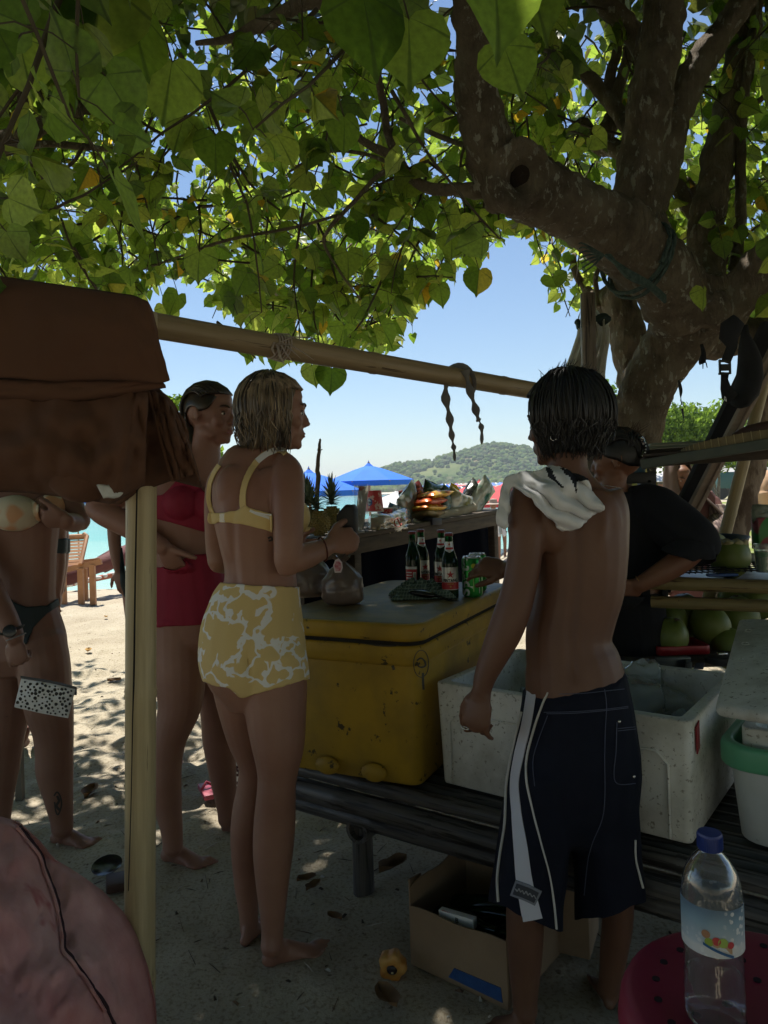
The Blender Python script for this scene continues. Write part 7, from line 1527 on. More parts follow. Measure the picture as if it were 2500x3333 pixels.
# high shelf
shf = thing('high_shelf', P(2100, 1500, 3.0), 'weathered plank shelf at head height behind the vendor', 'shelf')
s0, s1 = P(2090, 1512, 2.75), P(2700, 1412, 2.35); sd = (s1 - s0).normalized(); 
b = MB(); beam_box(b, s0, s1, .034, .035, up=(0, 0, 1)); b.build('front_rail', mat('grey_rail', (0.085, 0.10, 0.085), .7, (0.13, 0.14, 0.11), scale=7), shf, bevel=.004)
b = MB(); beam_box(b, P(2090, 1484, 3.0), P(2700, 1440, 2.8), .03, .035, up=(0, 0, 1)); b.build('rear_rail', WOODD, shf, bevel=.003)
b = MB(); beam_box(b, P(2100, 1500, 2.86), P(2800, 1452, 2.60), .05, .05, up=(0, 0, 1)); b.build('middle_rail', WOODD, shf, bevel=.003)
for k, (a_, c_) in enumerate((((2100, 1484, 2.80), (2700, 1440, 2.52)), ((2104, 1470, 2.95), (2700, 1432, 2.74)), ((2108, 1459, 3.12), (2700, 1426, 2.94)), ((2112, 1449, 3.28), (2700, 1420, 3.12)))):
    b = MB(); beam_box(b, P(*a_), P(*c_), .135, .010, up=(0, 0, 1)); b.build('plank', mat('grey_green_board', (0.20, 0.22, 0.16), .7, (0.28, 0.29, 0.22), scale=5) if k > 1 else WOODD, shf, bevel=.002)  # rear two planks take the grey-green board colour
# woven tray with stitched rim, on the shelf
tc0 = P(2445, 1452, 2.72); RT = (Rx(-7) @ Ry(-4)); tray = thing('woven_tray', tc0 - Vector((0, 0, .03)), 'round woven bamboo tray with ribbed rim on the high shelf', 'tray'); TRM = mat('woven_tray', (0.19, 0.145, 0.07), .7, (0.26, 0.20, 0.10), scale=30)
b = MB(); b.lathe([(.0, -.012), (.20, -.012), (.225, .0)], tc0, 40, RT, cap=False); b.build('woven_mat', TRM, tray, angle=180, solid=.003)
b = MB(); b.lathe([(.222, -.016), (.236, -.016), (.238, .020), (.226, .022), (.222, -.016)], tc0, 48, RT, cap=False); b.build('rim', TRM, tray, angle=50)
for k in range(56): a = k / 56 * 6.2832; b = MB(); q = tc0 + RT @ Vector((.238 * math.cos(a), .238 * math.sin(a), .002)); b.box(q, (.0022, .004, .040), RT @ Rz(math.degrees(a) + 90)); b.build('rim_stitch', mat('rattan', (0.42, 0.34, 0.18), .6) if k == 0 else bpy.data.materials['rattan'], tray, smooth=False)
b = MB(); ptube(b, [(2390, 1428, 2.60, 18), (2440, 1408, 2.58, 24), (2520, 1392, 2.56, 26), (2640, 1376, 2.5, 28)], n=12); tag(b.build('wooden_club', mat('red_brown_wood', (0.06, 0.026, 0.02), .5, (0.10, 0.045, 0.032), scale=9)), 'thick reddish brown wooden pole end lying over the woven tray', 'pole')
# black bag with buckled strap hanging from the tree
BK = BLACK; bg_ = thing('black_backpack', P(2410, 1320, 3.0), 'black bag with buckled strap hanging from the tree limb', 'bag')
b = MB(); b.tube([P(x, y, 3.0) for x, y in ((2422, 1060), (2425, 1090), (2432, 1130), (2440, 1175), (2440, 1230), (2428, 1275), (2405, 1305), (2396, 1318))], [.02, .022, .045, .060, .068, .068, .060, .035], 16, flat=.7); b.build('bag_body', BK, bg_, angle=180)
b = MB(); b.tube([P(x, y, 2.96) for x, y in ((2405, 1040), (2378, 1070), (2372, 1100), (2382, 1130), (2366, 1168), (2362, 1180))], [.03, .045, .04, .022, .020, .019], 10, flat=.25, ref=(0, 1, 0)); b.tube([P(x, y, 2.96) for x, y in ((2360, 1212), (2358, 1235), (2362, 1262), (2370, 1284), (2385, 1300))], [.017, .015, .022, .030, .03], 10, flat=.3, ref=(0, 1, 0)); b.build('strap', BK, bg_, angle=180)
b = MB(); 
for (x0, y0, x1, y1) in ((2344, 1172, 2378, 1178), (2342, 1186, 2374, 1206), (2340, 1213, 2374, 1219)):
    p_, q_ = P(x0, y0, 2.95), P(x1, y1, 2.95); b.box((p_ + q_) / 2, (abs(q_.x - p_.x), .012, abs(q_.z - p_.z)))
for x in (2343, 2376): b.box(P(x, 1194, 2.95), (.005, .012, .058))
b.build('buckle', BLKI, bg_); b = MB(); b.tube([P(x, y, 2.94) for x, y in ((2358, 1290), (2359, 1305), (2364, 1308), (2362, 1292))], .0018, 5); b.build('zip_pull', ALU, bg_)
b = MB(); ptube(b, [(2283, 1120, 3.3, 5), (2290, 1150, 3.3, 8), (2286, 1175, 3.3, 12), (2288, 1184, 3.3, 11)], n=8); ptube(b, [(2288, 1180, 3.3, 2), (2288, 1200, 3.3, 1.5)], n=5); ptube(b, [(2298, 1180, 3.3, 2), (2302, 1197, 3.3, 1.5)], n=5); tag(b.build('black_clip', BK), 'small black cord bundle hanging under the trunk fork', 'cord')
b = MB(); ptube(b, [(2228, 1233, 3.2, 1.5), (2215, 1236, 3.2, 1.5), (2208, 1240, 3.2, 1.5)], n=5); ptube(b, [(2209, 1238, 3.2, 2), (2212, 1250, 3.2, 5.5), (2216, 1270, 3.2, 6), (2216, 1285, 3.2, 4), (2216, 1295, 3.2, 1.6), (2219, 1318, 3.2, 1.8)], n=8); b.tube([P(2220 + 8 * math.sin(a), 1324 - 7 * math.cos(a), 3.2) for a in np.linspace(0, 6.3, 18)], .0012, 5, cap=False); ptube(b, [(2221, 1330, 3.2, 4), (2223, 1345, 3.2, 3), (2227, 1370, 3.2, .7)], n=6); tag(b.build('keychain', BLKI), 'dark keychain with a ring dangling from a nail in the trunk', 'keychain')
# folded grey canvas with its weathered post
pq = thing('canvas_post', (P(1900, 1300, 3.4).x, 3.4, 0), 'weathered bamboo post with split top behind the man\'s head', 'post'); bt_ = P(1902, 1300, 3.4)
bamboo('pole', (bt_.x, 3.4, 0), P(1913, 957, 3.4), .036, .034, bamboo_mat('bamboo_weathered', (0.13, 0.10, 0.075), (0.22, 0.18, 0.14), (0.04, 0.03, 0.025), .56), pq, seed=9, nodes=[.4, .8, 1.2, 2.08])
b = MB(); CL, CR_ = [(1893, 1010), (1880, 1090), (1860, 1150), (1838, 1205), (1815, 1270), (1800, 1320)], [(1945, 1010), (1985, 1065), (1985, 1110), (1975, 1170), (1970, 1220), (1975, 1290)]
def cv(u, v):
    xl, yl = interp2(CL, v); xr, yr = interp2(CR_, v); px = xl + (xr - xl) * u; py = yl + (yr - yl) * u; return P(px, py, 3.56 - .05 * math.cos(u * math.pi * 2 * 4.5 + v) * (.4 + v) - .06 * math.sin(math.pi * u) + .02 * noise.noise(Vector((u * 6, v * 4, 0))))
b.grid(cv, 70, 24); b.grid(lambda u, v: cv(u, v) + Vector((0, .16 * math.sin(math.pi * u) + .02, 0)), 30, 10); cvm = bpy.data.materials.new('grey_canvas'); cvm.use_nodes = True; nt = NT(cvm); nt.n.clear(); o_ = nt('OutputMaterial'); d_ = nt('BsdfDiffuse'); d_.inputs[0].default_value = (.70, .70, .66, 1); t_ = nt('BsdfTranslucent'); t_.inputs[0].default_value = (.72, .70, .64, 1); x_ = nt('MixShader'); x_.inputs[0].default_value = .5; nt.l.new(d_.outputs[0], x_.inputs[1]); nt.l.new(t_.outputs[0], x_.inputs[2]); nt.l.new(x_.outputs[0], o_.inputs[0]); cvs = b.build('folded_canvas', cvm, angle=180); tag(cvs, 'furled grey canvas parasol hanging behind the bamboo post', 'parasol')
b = MB(); b.ell(P(1958, 1040, 3.5), (.045, .05, .025)); b.ell(P(1882, 1055, 3.55), (.014, .03, .030)); b.v = [tuple(Vector(v) + Vector((1, 0, 1)) * .012 * noise.noise(Vector(v) * 30)) for v in b.v]; b.build('green_wrap', mat('dark_green_cloth', (0.025, 0.045, 0.04), .9, bump=.3), cvs)
b = MB(); b.tube([P(x, y, 3.46) for x, y in ((1965, 1040), (1966, 1080), (1974, 1120))], [.012, .010, .008], 6, flat=.3); b.tube([P(x, y, 3.46) for x, y in ((1940, 1050), (1932, 1080), (1926, 1108))], [.016, .012, .006], 6, flat=.3); b.build('tie_strip', bpy.data.materials['grey_canvas'], cvs)
# serving table: bamboo rails, wire rack
tb = thing('serving_table', P(2240, 2200, 2.8), 'bamboo-railed serving table with a black wire rack on top', 'table')
bamboo('front_rail', P(2102, 1896, 2.70), P(2720, 1918, 2.46), .0245, .0245, BAMS, tb, seed=21, nodes=[.11, .58]); bamboo('lower_rail', P(2120, 1958, 2.72), P(2720, 1982, 2.46), .0225, .0225, BAMS, tb, seed=22, nodes=[.10, .60])
ztab = P(2300, 1862, 2.65).z
b = MB(); x0 = P(2170, 1860, 2.66).x; zr = ztab - .0
for k in range(26): b.tube([Vector((x0 + .022 * k, 2.62, zr)), Vector((x0 + .022 * k + .05, 3.15, zr))], .0022, 5)
for k in range(9): b.tube([Vector((x0 - .02, 2.62 + .065 * k, zr + .004)), Vector((x0 + .62, 2.62 + .065 * k, zr + .004))], .0026, 5)
b.build('wire_rack', BLKI, tb)['kind'] = 'stuff'
b = MB(); b.box(Vector((x0 + .33, 2.93, zr - .06)), (.62, .48, .012)); b.build('under_board', mat('silver_sheet', (0.30, 0.32, 0.33), .35, (0.05, 0.05, 0.05), scale=7), tb)
for X, Y in ((x0 + .7, 2.5), (x0 + .0, 3.2), (x0 + .7, 3.1)): bamboo('leg', (X, Y, 0), (X, Y, zr - .03), .026, .025, BAMO, tb, seed=int(Y * 10))
COC = mat('green_coconut', (0.12, 0.17, 0.03), .45, (0.19, 0.22, 0.05), scale=5, bump=.1, spots=(0.05, 0.04, 0.02), spot_scale=10, spot_th=.66); HUSK = mat('pale_husk', (0.42, 0.37, 0.20), .8, (0.34, 0.26, 0.13), scale=14)
def coconut(c, r, label, seed, cut=False, grp='green coconuts under the serving table', sq=1.12):
    t = thing('coconut', Vector(c) - Vector((0, 0, r)), label, 'coconut', grp if not cut else None); rs = random.Random(seed); b = MB(); R_ = Rz(rs.uniform(0, 180)) @ Rx(rs.uniform(-25, 25) if not cut else 0); b.ell(c, (r, r, r * sq), R_, n=28, m=20)
    cc_ = Vector(c); out = []
    for v in b.v:
        d = R_.transposed() @ (Vector(v) - cc_); a = math.atan2(d.y, d.x); k = 1 + .035 * math.cos(3 * a) + .02 * noise.noise(d * 9); out.append(tuple(cc_ + R_ @ (d * k)))
    b.v = out
    if cut: b.v = [(v[0], v[1], min(v[2], c[2] + r * .78 + .05 * (c[0] - v[0]))) for v in b.v]
    b.build('shell', COC, t, angle=60)
    b = MB(); q = Vector(c) + R_ @ Vector((0, 0, r * sq * .97)); b.lathe([(r * .16, 0), (r * .13, r * .05), (0, r * .06)], q, 12, R_) if not cut else None
    if not cut: b.build('stem_cap', mat('stem_cap', (0.10, 0.07, 0.04), .9), t)
    else:
        for k in range(9):
            a = k / 9 * 6.2832; d = Vector((math.cos(a), math.sin(a), 0)); b = MB(); b.ell(Vector(c) + d * r * .58 + Vector((0, 0, r * .60)), (r * .30, r * .16, r * .34), Rz(math.degrees(a) + 90) @ Rx(38)); b.build('husk_cut', HUSK, t)
        b = MB(); b.lathe([(r * .55, r * .72), (r * .5, r * .80), (r * .2, r * .83), (0, r * .80)], c, 20); b.build('cut_face', HUSK, t)
coconut(P(2378, 1812, 2.80), .074, 'large trimmed green coconut with pale hacked top on the wire rack', 1, True)
for i, (px, py, D, r, lab) in enumerate(((2185, 2020, 2.95, .062, 'pale green coconut at the left of the pile, half behind another'), (2230, 2005, 3.05, .082, 'shaded green coconut at the back left of the pile'), (2313, 2035, 2.90, .075, 'round green coconut standing in the middle of the pile'), (2180, 2075, 2.80, .070, 'front left green coconut of the pile'), (2405, 2010, 3.05, .08, 'dark green coconut at the right behind the foam lid'), (2370, 2110, 2.85, .07, 'low green coconut just left of the foam lid'), (2390, 1955, 3.15, .07, 'pale-topped coconut seen between the two bamboo rails'), (2470, 1950, 3.10, .075, 'coconut at the right end between the bamboo rails'), (2255, 2100, 3.1, .06, 'deep shaded coconut low at the back of the pile'))):
    coconut(P(px, py, D), r, lab, i + 5)
tb2 = thing('low_table', P(2250, 2200, 2.9), 'low dark plank table under the serving rack holding coconuts', 'table'); zlo = P(2300, 2118, 2.8).z
for k in range(4): b = MB(); b.box(Vector((1.30, 2.72 + .17 * k, zlo - .012)), (1.1, .155, .022)); b.build('plank', WOODD, tb2, bevel=.003)
for X, Y in ((.82, 2.68), (1.8, 2.68), (.82, 3.25), (1.8, 3.25)): b = MB(); b.box((X, Y, (zlo - .02) / 2), (.05, .05, zlo - .02)); b.build('leg', WOODD, tb2)
# bowl, egg-like shell, glass, packet, white cup, blue tray
c = P(2358, 1765, 2.98); b = MB(); b.lathe([(.04, -.025), (.075, .0), (.092, .022), (.096, .024), (.088, .022), (.07, .004), (0, -.015)], c, 28, Rx(4)); tag(b.build('blue_bowl', mat('blue_plastic', (0.02, 0.05, 0.10), .4)), 'dark blue bowl behind the trimmed coconut', 'bowl')
b = MB(); b.ell(P(2330, 1752, 2.94), (.040, .035, .022), Ry(20)); tag(b.build('papaya_slice', mat('pale_green_fruit', (0.38, 0.46, 0.26), .5, (0.5, 0.52, 0.36), scale=5)), 'pale green fruit half resting in the blue bowl', 'fruit')
c = P(2486, 1862, 2.62); gl = thing('glass', c, 'tall drinking glass with green drink at the right edge', 'glass'); b = MB(); b.lathe([(.024, 0), (.032, .10), (.0305, .10), (.0225, .004), (0, .004)], c, 24); b.build('glass_wall', glass('drinking_glass', (0.85, 0.9, 0.88), .03, alpha=.1), gl, angle=50); b = MB(); b.lathe([(.022, .004), (.0285, .074), (0, .074)], c, 24); b.build('drink', mat('green_drink', (0.02, 0.17, 0.05), .1, spec=.6), gl)
b = MB(); b.box(P(2498, 1735, 2.9), (.10, .06, .125)); bp_ = b.build('red_green_carton', mat('green_carton', (0.03, 0.22, 0.04), .4, (0.22, 0.02, 0.03), scale=7, thresh=(.44, .46), detail=1.), bevel=.004); tag(bp_, 'green and dark red carton at the right edge of the rack', 'carton'); pillow('crumpled_bag', P(2500, 1672, 2.9), .13, .07, .05, mat('cloudy_green_film', (0.16, 0.19, 0.15), .3, (0.25, 0.28, 0.23), scale=30), Rz(0), 'crumpled cloudy plastic bag on top of the green carton', 'plastic bag', seed=3)
c = P(2445, 1832, 2.95); b = MB(); b.lathe([(.018, 0), (.024, .035), (.028, .037), (.022, .034), (0, .03)], c, 18); tag(b.build('white_cup', mat('white_cup', (0.5, 0.48, 0.42), .5)), 'small white plastic cup right of the trimmed coconut', 'cup')
b = MB(); b.box(P(2350, 1871, 2.64), (.105, .03, .010), Rz(-3)); tag(b.build('blue_tray', mat('blue_tray', (0.015, 0.06, 0.22), .35), bevel=.003), 'flat blue plastic tray edge behind the upper bamboo rail', 'tray')
c = P(2203, 2140, 2.78); rt = thing('red_tray', c, 'red rectangular plastic tray on the low table', 'tray'); b = MB(); openbox(b, Vector((c.x - .09, c.y - .05, 0)), Vector((1, 0, 0)), Vector((0, 1, 0)), .20, .16, zlo + .002, zlo + .035, .008, r=.02); b.build('tray_body', mat('red_plastic', (0.38, 0.012, 0.02), .35), rt, bevel=.003)
b = MB(); b.box(P(2190, 2160, 2.62), (.12, .02, .05), Rz(-3)); b.box(P(2240, 2168, 2.60), (.02, .09, .045), Rz(-20)); tag(b.build('metal_tins', mat('dark_metal', (0.07, 0.08, 0.08), .35, (0.12, 0.13, 0.13), scale=8, metal=.5), bevel=.003), 'dull metal tin standing in front of the red tray', 'tin')
b = MB(); b.lathe([(.0, 0), (.060, 0), (.064, .006), (.064, .022), (.058, .026), (0, .027)], P(2358, 2158, 2.62), 30, Rx(-4)); tag(b.build('black_pan_lid', mat('black_lid', (0.03, 0.03, 0.033), .5)), 'round dark grey lid beside the red tray', 'lid')
b = MB(); b.box(P(2350, 2128, 2.60), (.034, .018, .008), Rz(6)); tag(b.build('silver_phone', mat('silver_paint', (0.5, 0.52, 0.55), .2, metal=.8), bevel=.002), 'small silver box lying on the round dark lid', 'box')
b = MB(); b.box(P(2280, 2160, 2.64), (.03, .15, .006), Rz(-28)); tag(b.build('folded_napkin', mat('grey_blue_cloth', (0.14, 0.14, 0.18), .9), bevel=.001), 'folded grey-blue cloth strip next to the red tray', 'cloth')
# yellow cloth, blue pack and black radio hanging behind the vendor
b = MB()
def yc(u, v):
    xl, yl = interp2([(2080, 1450), (2068, 1510), (2055, 1600), (2060, 1650)], v); xr, yr = interp2([(2086, 1450), (2112, 1510), (2140, 1580), (2162, 1640)], v); return P(xl + (xr - xl) * u, yl + (yr - yl) * u, 3.25 + .03 * math.sin(u * 7 + v * 3))
b.grid(yc, 16, 16); tag(b.build('yellow_bag', mat('yellow_cloth_bag', (0.62, 0.56, 0.10), .7, (0.55, 0.50, 0.12), scale=5), solid=.006, angle=180), 'limp pale yellow cloth hanging behind the vendor\'s shoulder', 'cloth')
b = MB(); b.box(P(2072, 1524, 3.12), (.075, .03, .06), Ry(8)); tag(b.build('blue_pack', mat('blue_pack', (0.03, 0.10, 0.16), .4, (0.05, 0.16, 0.22), scale=12), bevel=.012), 'small teal blue packet on the dark box behind the vendor', 'packet')
rd = thing('dark_crate', P(2092, 1640, 3.1), 'black box with patterned side panel behind the vendor', 'box'); b = MB(); b.box(P(2070, 1556, 3.1), (.13, .12, .045)); b.box(P(2098, 1600, 3.1), (.02, .12, .10)); b.build('box_body', BLKI, rd, bevel=.003); b = MB(); b.box(P(2122, 1578, 3.06), (.030, .02, .155)); b.build('patterned_panel', mat('pattern_panel', (0.02, 0.02, 0.02), .5, (0.30, 0.28, 0.18), scale=42, thresh=(.54, .58)), rd)
# ------------------------------------------------------------------ ground level clutter
# cardboard box of empties
CB_ = mat('cardboard', (0.22, 0.145, 0.085), .9, (0.28, 0.19, 0.115), scale=5, bump=.15); c0, c1, c2 = G(1340, 3140), G(1640, 3285), G(1560, 2960)
zt_ = .20; cbx = thing('cardboard_box', (c0.x, c0.y, 0), 'open torn cardboard box of empties on the sand behind the man\'s legs', 'cardboard box')
ua = (c1 - c0); ua.z = 0; la = ua.length * 1.05; ua.normalize(); va = Vector((-ua.y, ua.x, 0)); lb = .29
def wall(a, b_, z0a, z1a, z0b, z1b, name='box_side', wig=.0):
    m_ = MB(); m_.grid(lambda u, v: (lambda p, za, zb: Vector((p.x, p.y, za + (zb - za) * v + wig * math.sin(u * 9) * v)))(a + (b_ - a) * u, z0a + (z0b - z0a) * u, z1a + (z1b - z1a) * u), 10, 5); return m_.build(name, CB_, cbx, solid=.004, angle=60)
A0, A1 = Vector((c0.x, c0.y, 0)), Vector((c0.x, c0.y, 0)) + ua * la; A2 = A1 + va * lb; A3 = A0 + va * lb
wall(A0, A1, .002, .17, .002, .18, wig=.004); wall(A1, A2, .002, .19, .002, .20); wall(A3, A2, .002, .22, .002, .20); wall(A0, A3, .002, .22, .002, .24, wig=.006)
wall(A0 + Vector((0, 0, .0)), A0 - ua * .035 + va * .10 + Vector((0, 0, 0)), .19, .245, .17, .21, 'torn_flap'); b = MB(); b.prism([A0 + Vector((0, 0, .004)), A1 + Vector((0, 0, .004)), A2 + Vector((0, 0, .004)), A3 + Vector((0, 0, .004))], (0, 0, .003)); b.build('box_floor', CB_, cbx)
wall(A3 - va * .0 + Vector((0, 0, 0)), A2, .21, .27, .20, .23, 'rear_flap')
b = MB(); q = A0 + ua * .13 - va * .004; b.prism([Vector((q.x, q.y, .018)), Vector((q.x, q.y, .018)) + ua * .17, Vector((q.x, q.y, .055)) + ua * .165, Vector((q.x, q.y, .050)) + ua * .02], va * .002); b.build('blue_tape', mat('blue_tape', (0.015, 0.05, 0.17), .4, (0.03, 0.09, 0.25), scale=30), cbx)
rs = random.Random(77)
for k, (mt, nm, lb_, cat_, gr_) in enumerate(((GG, 'empty_bottle', 'empty dark green bottle lying in the cardboard box', 'bottle', 'empties in the cardboard box'),) * 7):
    p = A0 + ua * rs.uniform(.03, max(.05, la - .30)) + va * rs.uniform(.08, lb - .08) + Vector((0, 0, .05 + .02 * k * .5)); b = MB(); b.lathe([(.026, 0), (.03, .01), (.03, .12), (.015, .17), (.012, .22)], p, 14, Rz(math.degrees(math.atan2(ua.y, ua.x)) + 90 + rs.uniform(-12, 12)) @ Rx(70 + rs.uniform(0, 16))); tag(b.build(nm, mt), ['dark empty bottle deepest in the cardboard box', 'dark empty bottle slanting up by the left wall of the cardboard box', 'dark empty bottle near the torn flap', 'dark empty bottle under the printed carton scrap', 'dark empty bottle in the middle of the cardboard box', 'dark empty bottle near the far corner of the cardboard box', 'dark empty bottle topmost in the cardboard box heap'][k], cat_, gr_)
b = MB(); q = A0 + ua * .14 + va * .035 + Vector((0, 0, .165)); b.box(q, (.11, .02, .028), Rz(math.degrees(math.atan2(ua.y, ua.x)) + 4) @ Ry(-3)); lt = b.build('beer_carton_scrap', WPR, bevel=.001); tag(lt, 'white and red printed carton scrap at the rim of the cardboard box', 'carton')
b = MB(); b.box(q + ua * -.028 - va * .0105, (.035, .001, .026), Rz(math.degrees(math.atan2(ua.y, ua.x)) + 4)); r_ = b.build('red_panel', RED); r_.parent = lt; r_.location = Vector(r_['base']) - Vector(lt['base'])
text_obj('lettering', 'B', .02, BLKI, lt, .0004, flat(q + ua * .005 - va * .012, Rz(math.degrees(math.atan2(ua.y, ua.x)))))
# second box with a blue emblem to the right
c = G(1840, 3160); b2 = thing('cardboard_box', (c.x, c.y, 0), 'standing cardboard carton with round blue emblem behind the man\'s right leg', 'cardboard box'); b = MB(); b.box(Vector((c.x + .02, c.y + .14, .19)), (.20, .16, .36), Rz(-25)); b.build('carton_body', CB_, b2, bevel=.004)
# emblem on the front face
rot = Rz(-25); fc = Vector((c.x + .02, c.y + .14, .26)) + rot @ Vector((-.0, -.0815, .02)); b = MB(); b.add([fc] + [fc + rot @ Vector((.05 * math.cos(a), 0, .055 * math.sin(a))) for a in np.linspace(0, 6.2832, 21)[:-1]], [(0, 1 + k, 1 + (k + 1) % 20) for k in range(20)]); b.build('blue_emblem', mat('blue_ink', (0.02, 0.06, 0.20), .7, (0.2, 0.2, 0.2), scale=50, thresh=(.55, .6)), b2)
# papaya half
pc = G(1277, 3200) + Vector((0, 0, .036)); pap = thing('papaya_half', pc - Vector((0, 0, .036)), 'cut orange fruit half with a dark seedy hollow standing on the sand', 'fruit'); RF = Rx(100)
vs = []; b = MB(); ring_ = [(.037 * (1 + .13 * math.cos(5 * a)) * math.cos(a), .041 * (1 + .13 * math.cos(5 * a)) * math.sin(a)) for a in np.linspace(0, 6.2832, 41)[:-1]]
RF = Rz(-8) @ Rx(14); fc = lambda x, y, z: pc + RF @ Vector((x, z, y))
n = 40; rows = [[fc(0.0 + x * k, y * k, dz) for x, y in ring_] for k, dz in ((.36, .0), (.60, -.003), (.92, -.001), (1.0, .008), (.9, .035), (.5, .052))]; b.add(sum(rows, []), [(j * n + i, j * n + (i + 1) % n, (j + 1) * n + (i + 1) % n, (j + 1) * n + i) for j in range(5) for i in range(n)] + [tuple(5 * n + i for i in range(n))]); b.build('flesh', mat('orange_flesh', (0.50, 0.19, 0.03), .5, (0.55, 0.32, 0.09), scale=30), pap, angle=180)
b = MB(); b.ell(fc(0, 0, .004), (.016, .012, .017), RF); b.build('seed_hollow', mat('seed_dark', (0.012, 0.008, 0.01), .4), pap); b = MB(); b.ell(fc(.002, -.002, -.008), (.004, .002, .004), RF); b.build('pale_core', HUSK, pap)
# dry leaves on the sand
DL = mat('dry_leaf', (0.14, 0.075, 0.03), .8, (0.20, 0.11, 0.05), scale=12); DY = mat('yellow_dry_leaf', (0.50, 0.30, 0.08), .8, (0.42, 0.24, 0.08), scale=9)
for i, (px, py, s, mt, lab) in enumerate(((292, 2592, .085, DL, 'curled brown dry leaf on the sand beside the tattooed ankle'), (372, 2222, .07, DL, 'brown dry leaf on the sand left of the bamboo post'), (288, 2124, .075, DY, 'yellow-brown dry leaf on the sunlit sand'), (998, 2876, .05, DL, 'small brown leaf on the shaded sand left of the bench leg'), (1262, 3270, .07, DL, 'flat brown leaf on the sand under the cut fruit'), (1280, 2835, .09, DL, 'long dark curled leaf on the sand right of the bench leg'), (345, 2012, .05, DY, 'tiny yellow leaf far out on the sunlit sand'), (1020, 2900, .05, DL, 'thin dark twig-like leaf on the shaded sand'), (1090, 3000, .04, DL, 'little leaf scrap on the sand near the barefoot heel'))):
    q = G(px, py); b = MB(); a = i * 1.7; b.grid(lambda u, v: Vector((q.x, q.y, .012)) + Rz(math.degrees(a)) @ Vector(((u - .5) * s * (1 - (2 * v - 1) ** 2) ** .5 * .8, (v - .5) * s * 1.4, .03 * (s / .08) * (abs(u - .5) * 1.3 + .4 * abs(v - .5) + .25 * noise.noise(Vector((u * 3, v * 3, i)))))), 8, 8); tag(b.build('dry_leaf', mt, angle=180), lab, 'dry leaf', 'dry leaves on the sand')
# tangle of thin fallen twigs, dark dish, wire
q = G(340, 2868); dsh = MB(); dsh.lathe([(.0, .0), (.03, .0), (.05, .014), (.053, .015), (.03, .004), (0, .006)], (q.x, q.y + .03, .03), 26, Rx(14)); tag(dsh.build('dark_dish', mat('black_glossy', (0.010, 0.012, 0.014), .2)), 'black dish lying on the sand behind the pink bag', 'dish')
q = G(380, 2890); b = MB(); b.box((q.x, q.y, .02), (.07, .1, .03), Rz(20)); tag(b.build('brown_pouch', mat('brown_leather', (0.06, 0.028, 0.02), .6), bevel=.008), 'small brown pouch beside the black dish', 'pouch')
# maroon carton with a numeral, pink sandal
c = G(775, 2590); mc = thing('maroon_carton', (c.x, c.y, 0), 'maroon carton printed with a white 5, seen between the women\'s legs', 'carton'); b = MB(); b.box((c.x - .01, c.y + .08, .12), (.15, .12, .24), Rz(-12)); b.build('carton_body', mat('maroon_card', (0.07, 0.012, 0.02), .6), mc, bevel=.003)
q = P(774, 2511, c.y - .005); b = MB(); b.add([q + Rz(-12) @ Vector((0, .0, 0))] + [q + Rz(-12) @ Vector((.038 * math.cos(a), 0, .046 * math.sin(a))) for a in np.linspace(0, 6.2832, 25)[:-1]], [(0, 1 + k, 1 + (k + 1) % 24) for k in range(24)]); b.build('white_disc', WPR, mc); text_obj('numeral', '5', .06, mat('maroon_card_ink', (0.05, 0.01, 0.015), .6), mc, .0005, flat(q + Vector((0, -.003, 0)), Rz(-12)), .003)
for k, (x, y, w) in enumerate(((765, 2452, .05), (765, 2470, .07), (760, 2556, .06), (760, 2572, .05))): b = MB(); b.box(P(x, y, c.y - .01), (w, .001, .008), Rz(-12)); b.build('print_line', WPR, mc)
c = G(680, 2588); b = MB(); b.box((c.x, c.y, .02), (.07, .16, .022), Rz(25)); b.tube([(c.x - .03, c.y - .02, .03), (c.x - .01, c.y, .06), (c.x + .03, c.y + .02, .03)], .008, 6); tag(b.build('pink_sandal', mat('pink_rubber', (0.35, 0.05, 0.09), .5), bevel=.008), 'pink sandal on the sand behind the front leg of the woman in crimson', 'sandal')
c = G(66, 2600); b = MB(); b.box((c.x, c.y, .16), (.03, .03, .33)); tag(b.build('short_stake', mat('grey_stake', (0.16, 0.15, 0.12), .9)), 'short grey wooden stake in the sand behind the left woman\'s knees', 'stake')
# spotted pouch in the left woman's hand
pc_ = [(70, 2205), (120, 2212), (247, 2240), (243, 2262), (230, 2300), (222, 2336), (205, 2340), (130, 2322), (46, 2302), (52, 2280)]; b = MB(); n = len(pc_)
PO = thing('spotted_pouch', P(145, 2340, 2.56), 'white zip pouch with black spots held by the woman at the left edge', 'pouch')
def pou(s_):
    def fn(u, v):
        xt, yt = interp2([(70, 2205), (160, 2220), (247, 2240)], u); xb, yb = interp2([(46, 2302), (135, 2322), (222, 2338)], u); e = (math.sin(math.pi * u) * math.sin(math.pi * v)) ** .5; return P(xt + (xb - xt) * v, yt + (yb - yt) * v, 2.56 + s_ * .016 * e + .004 * noise.noise(Vector((u * 4, v * 3, 0))))
    return fn
b.grid(pou(-1), 30, 16); b.grid(pou(1), 30, 16); b.build('fabric', mat('white_fabric', (0.72, 0.73, 0.73), .8, (0.8, 0.8, 0.8), scale=7), PO, angle=180)
rs = random.Random(9); b = MB(); f = pou(-1); done = []
